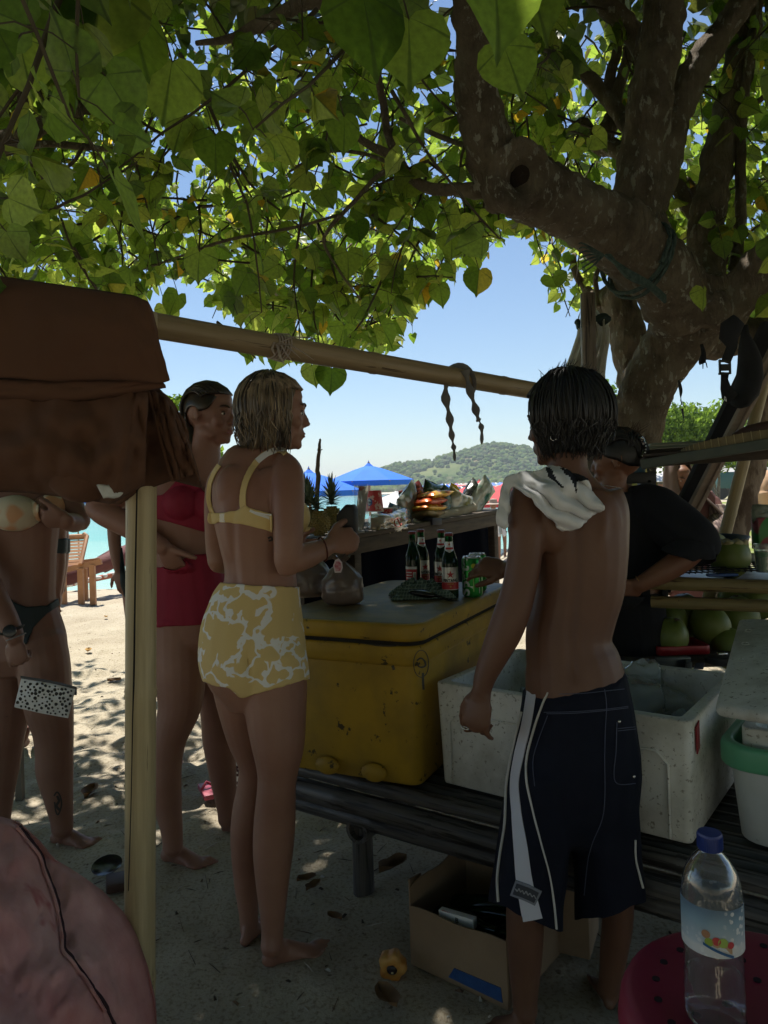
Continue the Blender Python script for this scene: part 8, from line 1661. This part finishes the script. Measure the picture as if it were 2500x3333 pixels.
for i in range(900):
    u, v = rs.uniform(.03, .97), rs.uniform(.08, .95); 
    if any((u - a) ** 2 * 3.2 + (v - c_) ** 2 < .011 for a, c_ in done): continue
    done.append((u, v)); r = rs.uniform(.0030, .0062); q = f(u, v) + Vector((0, -.0012, 0)); k = 9; b.add([q] + [q + Vector((r * rs.uniform(.8, 1.2) * math.cos(a), 0, r * rs.uniform(.8, 1.2) * math.sin(a))) for a in np.linspace(0, 6.2832, k + 1)[:-1]], [(0, 1 + j, 1 + (j + 1) % k) for j in range(k)])
b.build('spots', BLKI, PO)['kind'] = 'stuff'
b = MB(); b.tube([P(x, y, 2.555) for x, y in ((68, 2204), (160, 2218), (248, 2239), (246, 2262))], .0045, 6); b.build('zip', mat('grey_zip', (0.10, 0.10, 0.11), .6), PO)
# red perforated stool with the water bottle
sc_ = Vector((P(2330, 3200, 1.1).x + .09, 1.13, 0)); ZS = .555
stl = thing('red_stool', sc_, 'round dark pink plastic stool with a perforated top', 'stool'); RP = mat('crimson_plastic', (0.27, 0.012, 0.045), .45, (0.22, 0.01, 0.038), scale=5, bump=.08, spots=(0.30, 0.06, 0.09), spot_scale=12, spot_th=.68)
b = MB(); Rs = .215; b.lathe([(0, ZS - .004), (.16, ZS - .003), (.195, ZS - .002), (.208, ZS - .008), (Rs, ZS - .022), (Rs + .004, ZS - .05), (Rs - .004, ZS - .05), (Rs - .012, ZS - .02), (0, ZS - .012)], (sc_.x, sc_.y, 0), 56, cap=False); b.build('seat', RP, stl, angle=50)
hole = mat('hole_dark', (0.02, 0.004, 0.008), .9)
for ring_r, n in ((.06, 8), (.11, 14), (.16, 20)):
    for k in range(n): a = 2 * math.pi * k / n + ring_r * 9; b = MB(); b.lathe([(.0062, ZS - .0035), (.0062, ZS - .0012), (0, ZS - .0012)], (sc_.x + ring_r * math.cos(a), sc_.y + ring_r * math.sin(a), 0), 10); b.build('hole', hole, stl)
for k in range(4):
    a = math.pi / 4 + k * math.pi / 2; b = MB(); b.tube([(sc_.x + .17 * math.cos(a), sc_.y + .17 * math.sin(a), ZS - .02), (sc_.x + .215 * math.cos(a), sc_.y + .215 * math.sin(a), 0)], [.03, .024], 8, flat=.5); b.build('leg', RP, stl)
wb = thing('water_bottle', Vector((P(2325, 3200, 1.10).x, 1.10, ZS)), 'big clear plastic water bottle with blue cap and printed label on the stool', 'water bottle'); wc_ = Vector(wb['base']); hB = P(2343, 2744, 1.10).z - ZS
k_ = hB / .30; PRF = [(.030, 0), (.040, .006), (.0425, .016), (.0415, .028), (.0430, .034), (.0410, .048), (.0428, .056), (.0408, .070), (.0426, .078), (.0405, .092), (.0424, .100), (.0402, .116), (.0418, .124), (.0424, .130), (.0430, .134), (.0430, .214), (.0425, .218), (.0420, .226), (.0405, .238), (.0350, .258), (.0250, .276), (.0160, .287), (.0145, .290), (.0145, .300)]
b = MB(); b.lathe([(r, z * k_) for r, z in PRF], wc_, 48, cap=False); PET = glass('pet_plastic', (0.90, 0.92, 0.94), .05, alpha=.06); b.build('plastic_body', PET, wb, angle=180)
wm = mat('water', (0.90, 0.93, 0.95), .0, trans=1.0, spec=.5); wm.node_tree.nodes['Principled BSDF'].inputs['IOR'].default_value = 1.06
b = MB(); b.lathe([(.0, .004)] + [(r * .965, max(.005, z) * k_) for r, z in PRF[:9]] + [(0, PRF[8][1] * k_)], wc_, 36, cap=False); b.build('water', wm, wb, angle=180)
b = MB(); b.lathe([(.0170, .2915 * k_), (.0176, .293 * k_), (.0176, .316 * k_), (.0165, .3195 * k_), (0, .3205 * k_)], wc_, 30); capo = b.build('cap', mat('blue_cap', (0.012, 0.035, 0.20), .35), wb, angle=40)
b = MB()
for k in range(44): a = 2 * math.pi * k / 44; b.box(wc_ + Vector((.0178 * math.cos(a), .0178 * math.sin(a), .3045 * k_)), (.0010, .0012, .021 * k_), Rz(math.degrees(a)))
b.build('cap_ridges', capo.data.materials[0], wb)['kind'] = 'stuff'
LB = bpy.data.materials.new('bottle_label'); LB.use_nodes = True; nt = NT(LB); bb = nt.n['Principled BSDF']; bb.inputs['Roughness'].default_value = .35; tc = nt('TexCoord'); sp = nt('SeparateXYZ'); nt.l.new(tc.outputs['Object'], sp.inputs[0])
mr = nt('MapRange'); mr.inputs[1].default_value = .134 * k_; mr.inputs[2].default_value = .214 * k_; nt.l.new(sp.outputs[2], mr.inputs[0]); nz = nt('TexNoise', Scale=60.0, Detail=2.0); nt.l.new(tc.outputs['Object'], nz.inputs['Vector']); ad = nt('Math', operation='MULTIPLY_ADD'); ad.inputs[1].default_value = .10; nt.l.new(nz.outputs[0], ad.inputs[0]); nt.l.new(mr.outputs[0], ad.inputs[2])
cr = ramp(nt, ad.outputs[0], [(.0, (0.55, 0.57, 0.60)), (.22, (0.62, 0.63, 0.64)), (.30, (0.45, 0.52, 0.58)), (.75, (0.22, 0.33, 0.42)), (1.0, (0.12, 0.19, 0.27))]); v = nt('TexVoronoi', Scale=110.0); nt.l.new(tc.outputs['Object'], v.inputs['Vector']); f = ramp(nt, v.outputs['Distance'], [(.30, (1, 1, 1)), (.36, (0, 0, 0))]); mk = nt('MapRange'); mk.inputs[1].default_value = -.005; mk.inputs[2].default_value = .012; nt.l.new(sp.outputs[0], mk.inputs[0]); mk2 = nt('MapRange'); mk2.inputs[1].default_value = .55; mk2.inputs[2].default_value = .1; nt.l.new(mr.outputs[0], mk2.inputs[0]); mxm = nt('Math', operation='MAXIMUM'); nt.l.new(mk.outputs[0], mxm.inputs[0]); nt.l.new(mk2.outputs[0], mxm.inputs[1]); ml = nt('Math', operation='MULTIPLY'); nt.l.new(f, ml.inputs[0]); nt.l.new(mxm.outputs[0], ml.inputs[1]); mx = nt('MixRGB'); mx.inputs[2].default_value = (0.66, 0.68, 0.70, 1); nt.l.new(ml.outputs[0], mx.inputs[0]); nt.l.new(cr, mx.inputs[1]); nt.l.new(mx.outputs[0], bb.inputs['Base Color'])
b = MB(); b.lathe([(.0434, .135 * k_), (.0434, .213 * k_)], wc_, 48, cap=False); lab = b.build('label', LB, wb, angle=180)
for (x, z, r, c_) in ((-.020, .160, .006, (0.25, 0.35, 0.05)), (-.010, .163, .006, (0.45, 0.05, 0.05)), (-.001, .161, .007, (0.30, 0.42, 0.08)), (.010, .157, .005, (0.45, 0.04, 0.05)), (-.024, .172, .006, (0.35, 0.18, 0.10))):
    f_ = wrapx(wc_, .0440, math.radians(-4), ZS + z * k_); b = MB(); b.add([f_(Vector((x, 0, 0)))] + [f_(Vector((x + r * math.cos(a), r * math.sin(a), 0))) for a in np.linspace(0, 6.2832, 15)[:-1]], [(0, 1 + j, 1 + (j + 1) % 14) for j in range(14)]); b.build('fruit_print', mat('fruit_print', c_, .4), lab)
f_ = wrapx(wc_, .0438, math.radians(-4), ZS + .150 * k_); b = MB(); b.add([f_(Vector((x, y, 0))) for x, y in ((-.026, .008), (-.012, .003), (0.002, -.003), (.012, -.007), (.012, .005), (0, .008), (-.014, .010))], [(0, 1, 2, 3, 4, 5, 6)]); b.build('sand_print', mat('sand_print', (0.42, 0.27, 0.16), .5), lab)
b = MB(); b.add(sum([[f_(Vector((x, -.0 - (x + .026) * .38 + .006, .0004))), f_(Vector((x, -.0 - (x + .026) * .38 + .002, .0004)))] for x in np.linspace(-.028, .014, 10)], []), [(2 * k, 2 * k + 2, 2 * k + 3, 2 * k + 1) for k in range(9)]); b.build('blue_swoosh', mat('blue_swoosh', (0.02, 0.10, 0.25), .4), lab)
# ------------------------------------------------------------------ beach furniture far off
UB = mat('blue_canvas', (0.012, 0.14, 0.62), .8, (0.015, 0.16, 0.70), scale=2); UWD = mat('umbrella_wood', (0.35, 0.22, 0.12), .6)
def umbrella(px, py, D, r, h, m, label, seed=0, trim=None, rot=0, lod=0, gz_=None):
    a = P(px, py, D); g0 = gz(a.x, a.y); t = thing('beach_umbrella', (a.x, a.y, g0), label, 'beach umbrella', 'parasols along the beach'); n = 8; pts = []; b = MB()
    rows = [(0.02, 0), (.35, -.30 * h), (.7, -.66 * h), (1.0, -h)]
    vs = [Vector((a.x, a.y, a.z))]; fs = []
    for k in range(n):
        for q, (fr_, dz) in enumerate(rows[1:]):
            an = 2 * math.pi * k / n + rot; vs.append(Vector((a.x + r * fr_ * math.cos(an), a.y + r * fr_ * math.sin(an), a.z + dz)))
    for k in range(n):
        k2 = (k + 1) % n; fs.append((0, 1 + k * 3, 1 + k2 * 3))
        for q in range(2): fs.append((1 + k * 3 + q, 2 + k * 3 + q, 2 + k2 * 3 + q, 1 + k2 * 3 + q))
    base_n = len(vs)
    for k in range(n): vs.append(vs[3 + k * 3] + Vector((0, 0, -.10 * r)))
    for k in range(n): k2 = (k + 1) % n; fs.append((3 + k * 3, base_n + k, base_n + k2, 3 + k2 * 3))
    b.add(vs, fs); b.build('canopy', m, t, smooth=False); b = MB(); b.lathe([(r * .13, -.06 * r), (.02, .05), (.0, .12)], a, 8); b.build('vent_cap', m, t, smooth=False)
    b = MB(); b.tube([Vector((a.x, a.y, g0 - .1)), Vector((a.x, a.y, a.z + .06))], .028, 8); b.build('pole', UWD, t)
    if lod: return t
    for k in range(n): an = 2 * math.pi * k / n + rot; b = MB(); b.tube([Vector((a.x, a.y, a.z - .25 * h)), vs[3 + k * 3] + Vector((0, 0, -.02))], .016, 5); b.build('rib', UWD, t)
    return t
umbrella(1200, 1513, 17.5, 1.10, .38, UB, 'bright blue parasol with its peak clear against the sky above the cups', rot=.45); umbrella(1005, 1534, 15.5, 1.12, .42, UB, 'bright blue parasol half behind the woman in yellow', rot=.2); umbrella(250, 1578, 26, 1.5, .5, UB, 'blue parasol glimpsed under the brown cloth at the left', rot=.1, lod=1)
UR = mat('red_canvas', (0.55, 0.045, 0.05), .8); UW = mat('white_canvas', (0.62, 0.60, 0.58), .8)
for i, (px, py, D, r, m, lab) in enumerate(((1345, 1584, 24, 1.5, UR, 'red parasol above the grey chip bag'), (1290, 1602, 23, 1.3, UW, 'white parasol left of the red one behind the snacks'), (1560, 1568, 26, 1.3, UR, 'red parasol over the chip bags'), (1662, 1568, 20, 1.5, UR, 'pale red parasol next to the man\'s towel'), (1610, 1590, 27, 1.2, UW, 'white parasol behind the counter end'), (1455, 1580, 34, 1.3, UB, 'small blue parasol behind the snack bags'))):
    umbrella(px, py, D, r, .5, m, lab, rot=i * .3, lod=1)
# sun lounger on the left
lg = thing('sun_lounger', G(200, 1912, -.2), 'wooden sun lounger with raised slatted back by the water', 'sun lounger'); LW = mat('lounger_wood', (0.30, 0.13, 0.05), .6, (0.40, 0.19, 0.08), scale=5); DL_ = 9.6
q = [P(x, y, d) for x, y, d in ((165, 1845, DL_), (262, 1838, DL_ - .1), (283, 1745, DL_ + .25), (190, 1750, DL_ + .35))]
for k in range(9):
    t0_, t1_ = k / 9, (k + .78) / 9; b = MB(); b.prism([q[0] + (q[3] - q[0]) * t0_, q[1] + (q[2] - q[1]) * t0_, q[1] + (q[2] - q[1]) * t1_, q[0] + (q[3] - q[0]) * t1_], (0, .03, 0)); b.build('back_slat', LW, lg)
b = MB(); b.tube([q[1], q[2], q[2] + Vector((-.05, .02, .03))], .03, 8); b.tube([q[2], q[3]], .035, 8); b.build('back_frame', LW, lg)
for a_, c_ in (((165, 1866, DL_), (330, 1828, DL_ - .1)), ((190, 1840, DL_ + .6), (322, 1824, DL_ + .3))): b = MB(); beam_box(b, P(*a_), P(*c_), .07, .04); b.build('side_rail', LW, lg)
for x, y0_, d in ((300, 1838, DL_ - .1), (205, 1856, DL_), (275, 1850, DL_ + .4), (262, 1850, DL_ - .1)): p = P(x, y0_, d); g_ = gz(p.x, p.y); b = MB(); b.box(((p.x, p.y, (p.z + g_) / 2)), (.07, .05, p.z - g_)); b.build('leg', LW, lg)
MAR = mat('maroon_fabric', (0.10, 0.028, 0.028), .8, (0.15, 0.045, 0.04), scale=4, bump=.4, bscale=9, bdist=.03)
for i, (pts, w, lab) in enumerate(((((160, 1885, 9.9), (230, 1872, 10.0), (300, 1850, 10.2), (360, 1822, 10.4), (420, 1805, 10.6)), .12, 'rolled maroon boat cover lying behind the sun lounger'), (((330, 1835, 10.6), (380, 1812, 10.8), (450, 1795, 11)), .13, 'second fold of maroon cover right of the lounger'))):
    b = MB(); b.tube([P(*p) for p in pts], [w * (1 + .2 * math.sin(k * 2)) for k in range(len(pts))], 14); b.v = [tuple(Vector(v) + Vector((0, 0, 1)) * .05 * noise.noise(Vector(v) * 4)) for v in b.v]; tag(b.build('maroon_cover', MAR, angle=180), lab, 'cover')
b = MB(); beam_box(b, G(190, 1908, -.05), G(420, 1862, -.05), .10, .08, up=(0, 0, 1)); tag(b.build('terracotta_edge', mat('terracotta', (0.34, 0.10, 0.05), .9)), 'low terracotta edging strip between sand and sunbeds', 'edging')
rs = random.Random(8)
for i in range(7):
    p = G(225 + i * 24 + rs.uniform(-5, 5), 1904 - i * 6, -.02); b = MB(); b.ell(p, (rs.uniform(.04, .08), .05, rs.uniform(.03, .05))); tag(b.build('white_stone', mat('white_stone', (0.6, 0.58, 0.54), .9) if i == 0 else bpy.data.materials['white_stone'], angle=180), ['leftmost whitewashed stone edging the sunbeds, beside the lounger foot', 'second whitewashed stone from the left edging the sunbeds', 'third whitewashed stone from the left edging the sunbeds', 'middle whitewashed stone below the maroon cover', 'whitewashed stone just left of the hanging hand', 'whitewashed stone under the hanging hand', 'last whitewashed stone of the row, against the bamboo post'][i], 'stone', 'white stones edging the sunbeds')
# ------------------------------------------------------------------ bushes, trees, tents on the right
def leafy(name, c, R_, n, m, label, cat, seed, s=.12, trunk=True, sq=.8, lumps=9, frond=False):
    t = thing(name, (c[0], c[1], gz(c[0], c[1])), label, cat); rs = random.Random(seed); b = MB(); L = [(Vector((rs.gauss(0, .45) * R_, rs.gauss(0, .3) * R_, rs.gauss(0, .32) * R_ * sq)), R_ * rs.uniform(.35, .6)) for _ in range(lumps)]
    for i in range(n):
        o, r = rs.choice(L); d = Vector((rs.gauss(0, 1), rs.gauss(0, 1), rs.gauss(0, 1))).normalized(); p = Vector(c) + o + d * r * rs.uniform(.75, 1.08); u = Vector((rs.gauss(0, 1), rs.gauss(0, 1), rs.gauss(0, 1))).normalized(); w = u.orthogonal().normalized(); k = s * rs.uniform(.6, 1.3); b.cur = rs.choice((0, 0, 1))
        b.add([p - u * k * .5, p + w * k * .38, p + u * k * .6, p - w * k * .38], [(0, 1, 2, 3)])
    b.build('crown', m, t, smooth=False)['kind'] = 'stuff'
    if trunk:
        b = MB(); zg = gz(c[0], c[1])
        for k in range(3): b.tube([(c[0] + .1 * k, c[1], zg - .1), (c[0] + rs.uniform(-.2, .2) * R_, c[1], (zg + c[2]) / 2), (c[0] + rs.uniform(-.5, .5) * R_, c[1], c[2])], [R_ * .05, R_ * .035, R_ * .015], 7)
        b.build('trunk', M['bark'], t)
    return t
def bl(name, a, t_):
    m = bpy.data.materials.new(name); m.use_nodes = True; nt = NT(m); nt.n.clear(); o = nt('OutputMaterial'); d = nt('BsdfDiffuse'); d.inputs[0].default_value = (*a, 1); t = nt('BsdfTranslucent'); t.inputs[0].default_value = (*t_, 1); x = nt('MixShader'); x.inputs[0].default_value = .45; nt.l.new(d.outputs[0], x.inputs[1]); nt.l.new(t.outputs[0], x.inputs[2]); nt.l.new(x.outputs[0], o.inputs[0]); return m
BLM = [bl('bush_leaf', (0.11, 0.17, 0.03), (0.30, 0.46, 0.05)), bl('bush_leaf_b', (0.075, 0.13, 0.02), (0.22, 0.36, 0.04))]
for i, (px, py, D, R_, n, lab) in enumerate(((2165, 1420, 22, 1.15, 3200, 'sunlit bushy tree just right of the big trunk'), (2245, 1400, 23, 1.2, 3400, 'tallest sunlit bushy tree seen through the trunk fork'), (2320, 1435, 24, 1.0, 2400, 'sunlit bushy tree beside the slanting plank'), (2080, 1460, 24, 1.0, 1500, 'sunlit bush directly behind the vendor\'s hair'), (2490, 1360, 30, 1.5, 1400, 'distant tree at the right edge behind the batten'), (1995, 1320, 30, .9, 700, 'small treetop between the grey canvas and the trunk'), (2420, 1490, 45, 3.0, 1800, 'olive tree row beyond the field on the right'), (2160, 1500, 46, 2.8, 1800, 'olive tree row beyond the tents'), (2290, 1500, 48, 3.0, 1600, 'olive tree row behind the woman in the headscarf'))):
    c = P(px, py, D); leafy('bushy_tree', (c.x, c.y, c.z), R_, n, BLM, lab, 'tree', i, s=.17 if D < 35 else .4, lumps=14)
leafy('leafy_shrub', tuple(P(560, 1318, 7.5)), .14, 90, BLM, 'tip of a young yellow-green shrub behind the crimson bikini woman\'s head', 'shrub', 3, s=.07, lumps=5); leafy('leafy_shrub', tuple(P(685, 1475, 7.5)), .16, 90, BLM, 'yellow-green shrub sprigs between the two bikini women\'s necks', 'shrub', 4, s=.07, lumps=5)
# cow
ck = mat('cow_hide', (0.36, 0.20, 0.10), .8, (0.42, 0.26, 0.14), scale=3); cwh = mat('cow_white', (0.6, 0.56, 0.5), .8)
D = 13.0; S_ = 2407 / D; ccx = 2545; B = Body.__new__(Body); gx = P(ccx, 1700, D); B.r = thing('cow', (gx.x, D, gz(gx.x, D)), 'light brown cow with white legs grazing at the right edge', 'cow'); B.mb = MB(); B.vox = .02
gp = lambda x, z: (ccx + x * S_, 1592 - (gz(gx.x, D) + z - HC) * S_ - (ccx - 1250) * math.sin(ROLL))
def cw(x, z, r, dz=0, dy=0): a = gp(x, z); return (a[0], a[1], D + dy, r * S_, r * (1.0 if not dz else dz))
B.mb.tube([P(*cw(x, z, r)[:3]) for x, z, r in ((-.46, 1.22, .12), (-.42, 1.20, .24), (-.25, 1.18, .31), (.05, 1.14, .35), (.35, 1.14, .34), (.6, 1.18, .29), (.72, 1.22, .18))], [.12, .24, .31, .35, .34, .29, .18], 18)
for x, dy, hind in ((-.36, -.14, 1), (-.30, .14, 1), (.5, -.14, 0), (.56, .14, 0)):
    L = [(x + .02, 1.1, .17), (x + .05, .85, .13), (x - .03, .60, .075), (x + .03, .35, .05), (x + .02, .12, .045), (x + .0, .0, .06)] if hind else [(x, 1.0, .14), (x, .75, .09), (x + .02, .5, .062), (x, .25, .045), (x, .1, .045), (x - .02, 0, .06)]
    B.mb.tube([Vector(P(*cw(a, z, r)[:3])) + Vector((0, dy, 0)) for a, z, r in L], [r for a, z, r in L], 12)
B.mb.tube([P(*cw(x, z, r)[:3]) for x, z, r in ((.6, 1.25, .22), (.85, 1.1, .16), (1.05, .8, .13), (1.12, .6, .12), (1.18, .42, .08))], [.22, .16, .13, .12, .08], 12)
o = B.mb.build('body', [ck, cwh], B.r); remesh(o, .022, 4)
for p in o.data.polygons: p.material_index = 1 if (p.center.z < .62 or (p.center.x < -.48 and p.center.z < 1.15)) else 0
o.data.materials[0] = ck; b = MB(); b.tube([Vector(P(*cw(x, z, r)[:3])) for x, z, r in ((-.56, 1.28, .02), (-.62, 1.1, .02), (-.60, .75, .015), (-.60, .55, .03), (-.60, .42, .01))], [.022, .02, .015, .035, .008], 8); b.build('tail', ck, B.r)
for sg in (-1, 1): b = MB(); b.tube([Vector(P(*cw(1.03, .86, .1)[:3])) + Vector((0, sg * .08, 0)), Vector(P(*cw(1.0, .88, .1)[:3])) + Vector((0, sg * .2, -.02))], [.03, .015], 8); b.build('ear', ck, B.r)
# second cow glimpsed behind, tents, cart
def hut(px, py, D, w, h, d, wallm, roofm, label, cat='tent', open_=True):
    a = P(px, py, D); zg = gz(a.x, a.y); t = thing('market_tent', (a.x, a.y, zg), label, cat); hh = a.z - zg
    for sx in (-1, 1):
        for sy in (-1, 1): b = MB(); b.box((a.x + sx * w / 2, a.y + sy * d / 2, zg + hh / 2 - .1), (.06, .06, hh)); b.build('post', WOODD, t)
    b = MB(); e = .15; b.add([(a.x - w / 2 - e, a.y - d / 2 - e, a.z - h), (a.x + w / 2 + e, a.y - d / 2 - e, a.z - h), (a.x + w / 2 + e, a.y + d / 2 + e, a.z - h), (a.x - w / 2 - e, a.y + d / 2 + e, a.z - h), (a.x - w * .1, a.y, a.z + .1), (a.x + w * .1, a.y, a.z + .1)], [(0, 1, 5, 4), (2, 3, 4, 5), (1, 2, 5), (3, 0, 4)]); b.build('roof', roofm, t, solid=.03, smooth=False)
    b = MB(); b.box((a.x, a.y + d / 2, zg + (hh - h) / 2), (w, .04, hh - h)); b.build('back_wall', wallm, t)
    b = MB(); b.box((a.x, a.y - d / 2, zg + .45), (w * .9, .3, .9)); b.build('counter', mat('tent_counter', (0.28, 0.13, 0.07), .8), t); return t
hut(2135, 1528, 30, 2.2, .5, 2, mat('tent_wall', (0.25, 0.22, 0.18), .9), UW, 'white-roofed beach tent left of the woman in the headscarf'); hut(2440, 1520, 38, 3.4, .5, 2.4, mat('grey_wall', (0.25, 0.25, 0.25), .9), mat('tin_roof', (0.34, 0.33, 0.32), .6), 'grey tin-roofed hut in the field behind the slender trunk', 'hut'); hut(2345, 1523, 42, 2.4, .5, 2.4, mat('blue_wall', (0.10, 0.16, 0.25), .9), mat('tin_roof_b', (0.30, 0.29, 0.27), .6), 'small hut with bluish wall seen past the pale batten', 'hut')
c = P(2150, 1585, 24); zg = gz(c.x, c.y); b = MB(); b.lathe([(.33, 0), (.36, .1), (.36, .8), (.33, .9)], (c.x, c.y, zg), 20); tag(b.build('blue_drum', mat('blue_drum', (0.16, 0.26, 0.36), .6)), 'pale blue water drum beside the white-roofed tent', 'drum')
c = P(2368, 1578, 34); zg = gz(c.x, c.y); ct = thing('green_cart', (c.x, c.y, zg), 'small dark green handcart parked in the field', 'cart'); b = MB(); b.box((c.x, c.y, zg + .85), (1.0, .7, .75)); b.build('cart_body', mat('teal_paint', (0.03, 0.10, 0.10), .5), ct, bevel=.04)
for sx in (-1, 1): b = MB(); b.lathe([(.28, -.04), (.3, 0), (.28, .04)], (c.x + sx * .42, c.y - .3, zg + .28), 18, Rx(90) @ Rz(0)); b.build('wheel', BLKI, ct)
b = MB(); b.box((c.x, c.y, zg + 1.75), (1.1, .8, .06)); b.build('cart_roof', BLKI, ct)
# little far figures on the beach
def far_person(px, D, h, cloth, hat, label, seed):
    a = P(px, 1600, D); zg = gz(a.x, a.y); t = thing('person', (a.x, a.y, zg), label, 'person'); b = MB(); x, y = a.x, a.y
    for sg in (-1, 1): b.tube([(x + sg * .08, y, zg), (x + sg * .09, y - .03, zg + h * .27), (x + sg * .08, y, zg + h * .5)], [.04, .055, .08], 8); b.tube([(x + sg * .19, y, zg + h * .80), (x + sg * .25, y, zg + h * .62), (x + sg * .22, y - .08, zg + h * .46)], [.05, .042, .032], 8); b.ell((x + sg * .10, y - .06, zg + .03), (.045, .11, .035))
    b.tube([(x, y, zg + h * .46), (x, y, zg + h * .62), (x, y, zg + h * .8), (x, y, zg + h * .86), (x, y, zg + h * .9)], [.15, .14, .18, .07, .05], 12, flat=.7); b.ell((x, y, zg + h * .935), (.075, .09, .115)); b.ell((x, y - .09, zg + h * .93), (.015, .02, .02)); o = b.build('body', SK['w'], t); remesh(o, .02, 2)
    B = Body.__new__(Body); B.r = t; B.body = o; B.base = Vector(t['base']); B.garment('shirt', lambda p, n: zg + h * .47 < p.z < zg + h * .87 and abs(p.x - x) < .24, cloth, off=.015); b = MB(); b.lathe([(.0, .13), (.09, .11), (.10, .03), (.2, .0), (.2, -.01), (.09, .01)], (x, y, zg + h * .95), 16) if hat else b.ell((x, y + .02, zg + h * .95), (.09, .10, .11)); b.build('hat' if hat else 'hair', WOODL if hat else M['hair_black'], t)
far_person(1604, 17, 1.55, UW, True, 'distant person in straw hat and white shirt right of the chip bags', 1); far_person(1628, 22, 1.6, mat('grey_shirt', (0.3, 0.3, 0.3), .9), False, 'distant dark-haired person in grey next to the man\'s towel', 2)
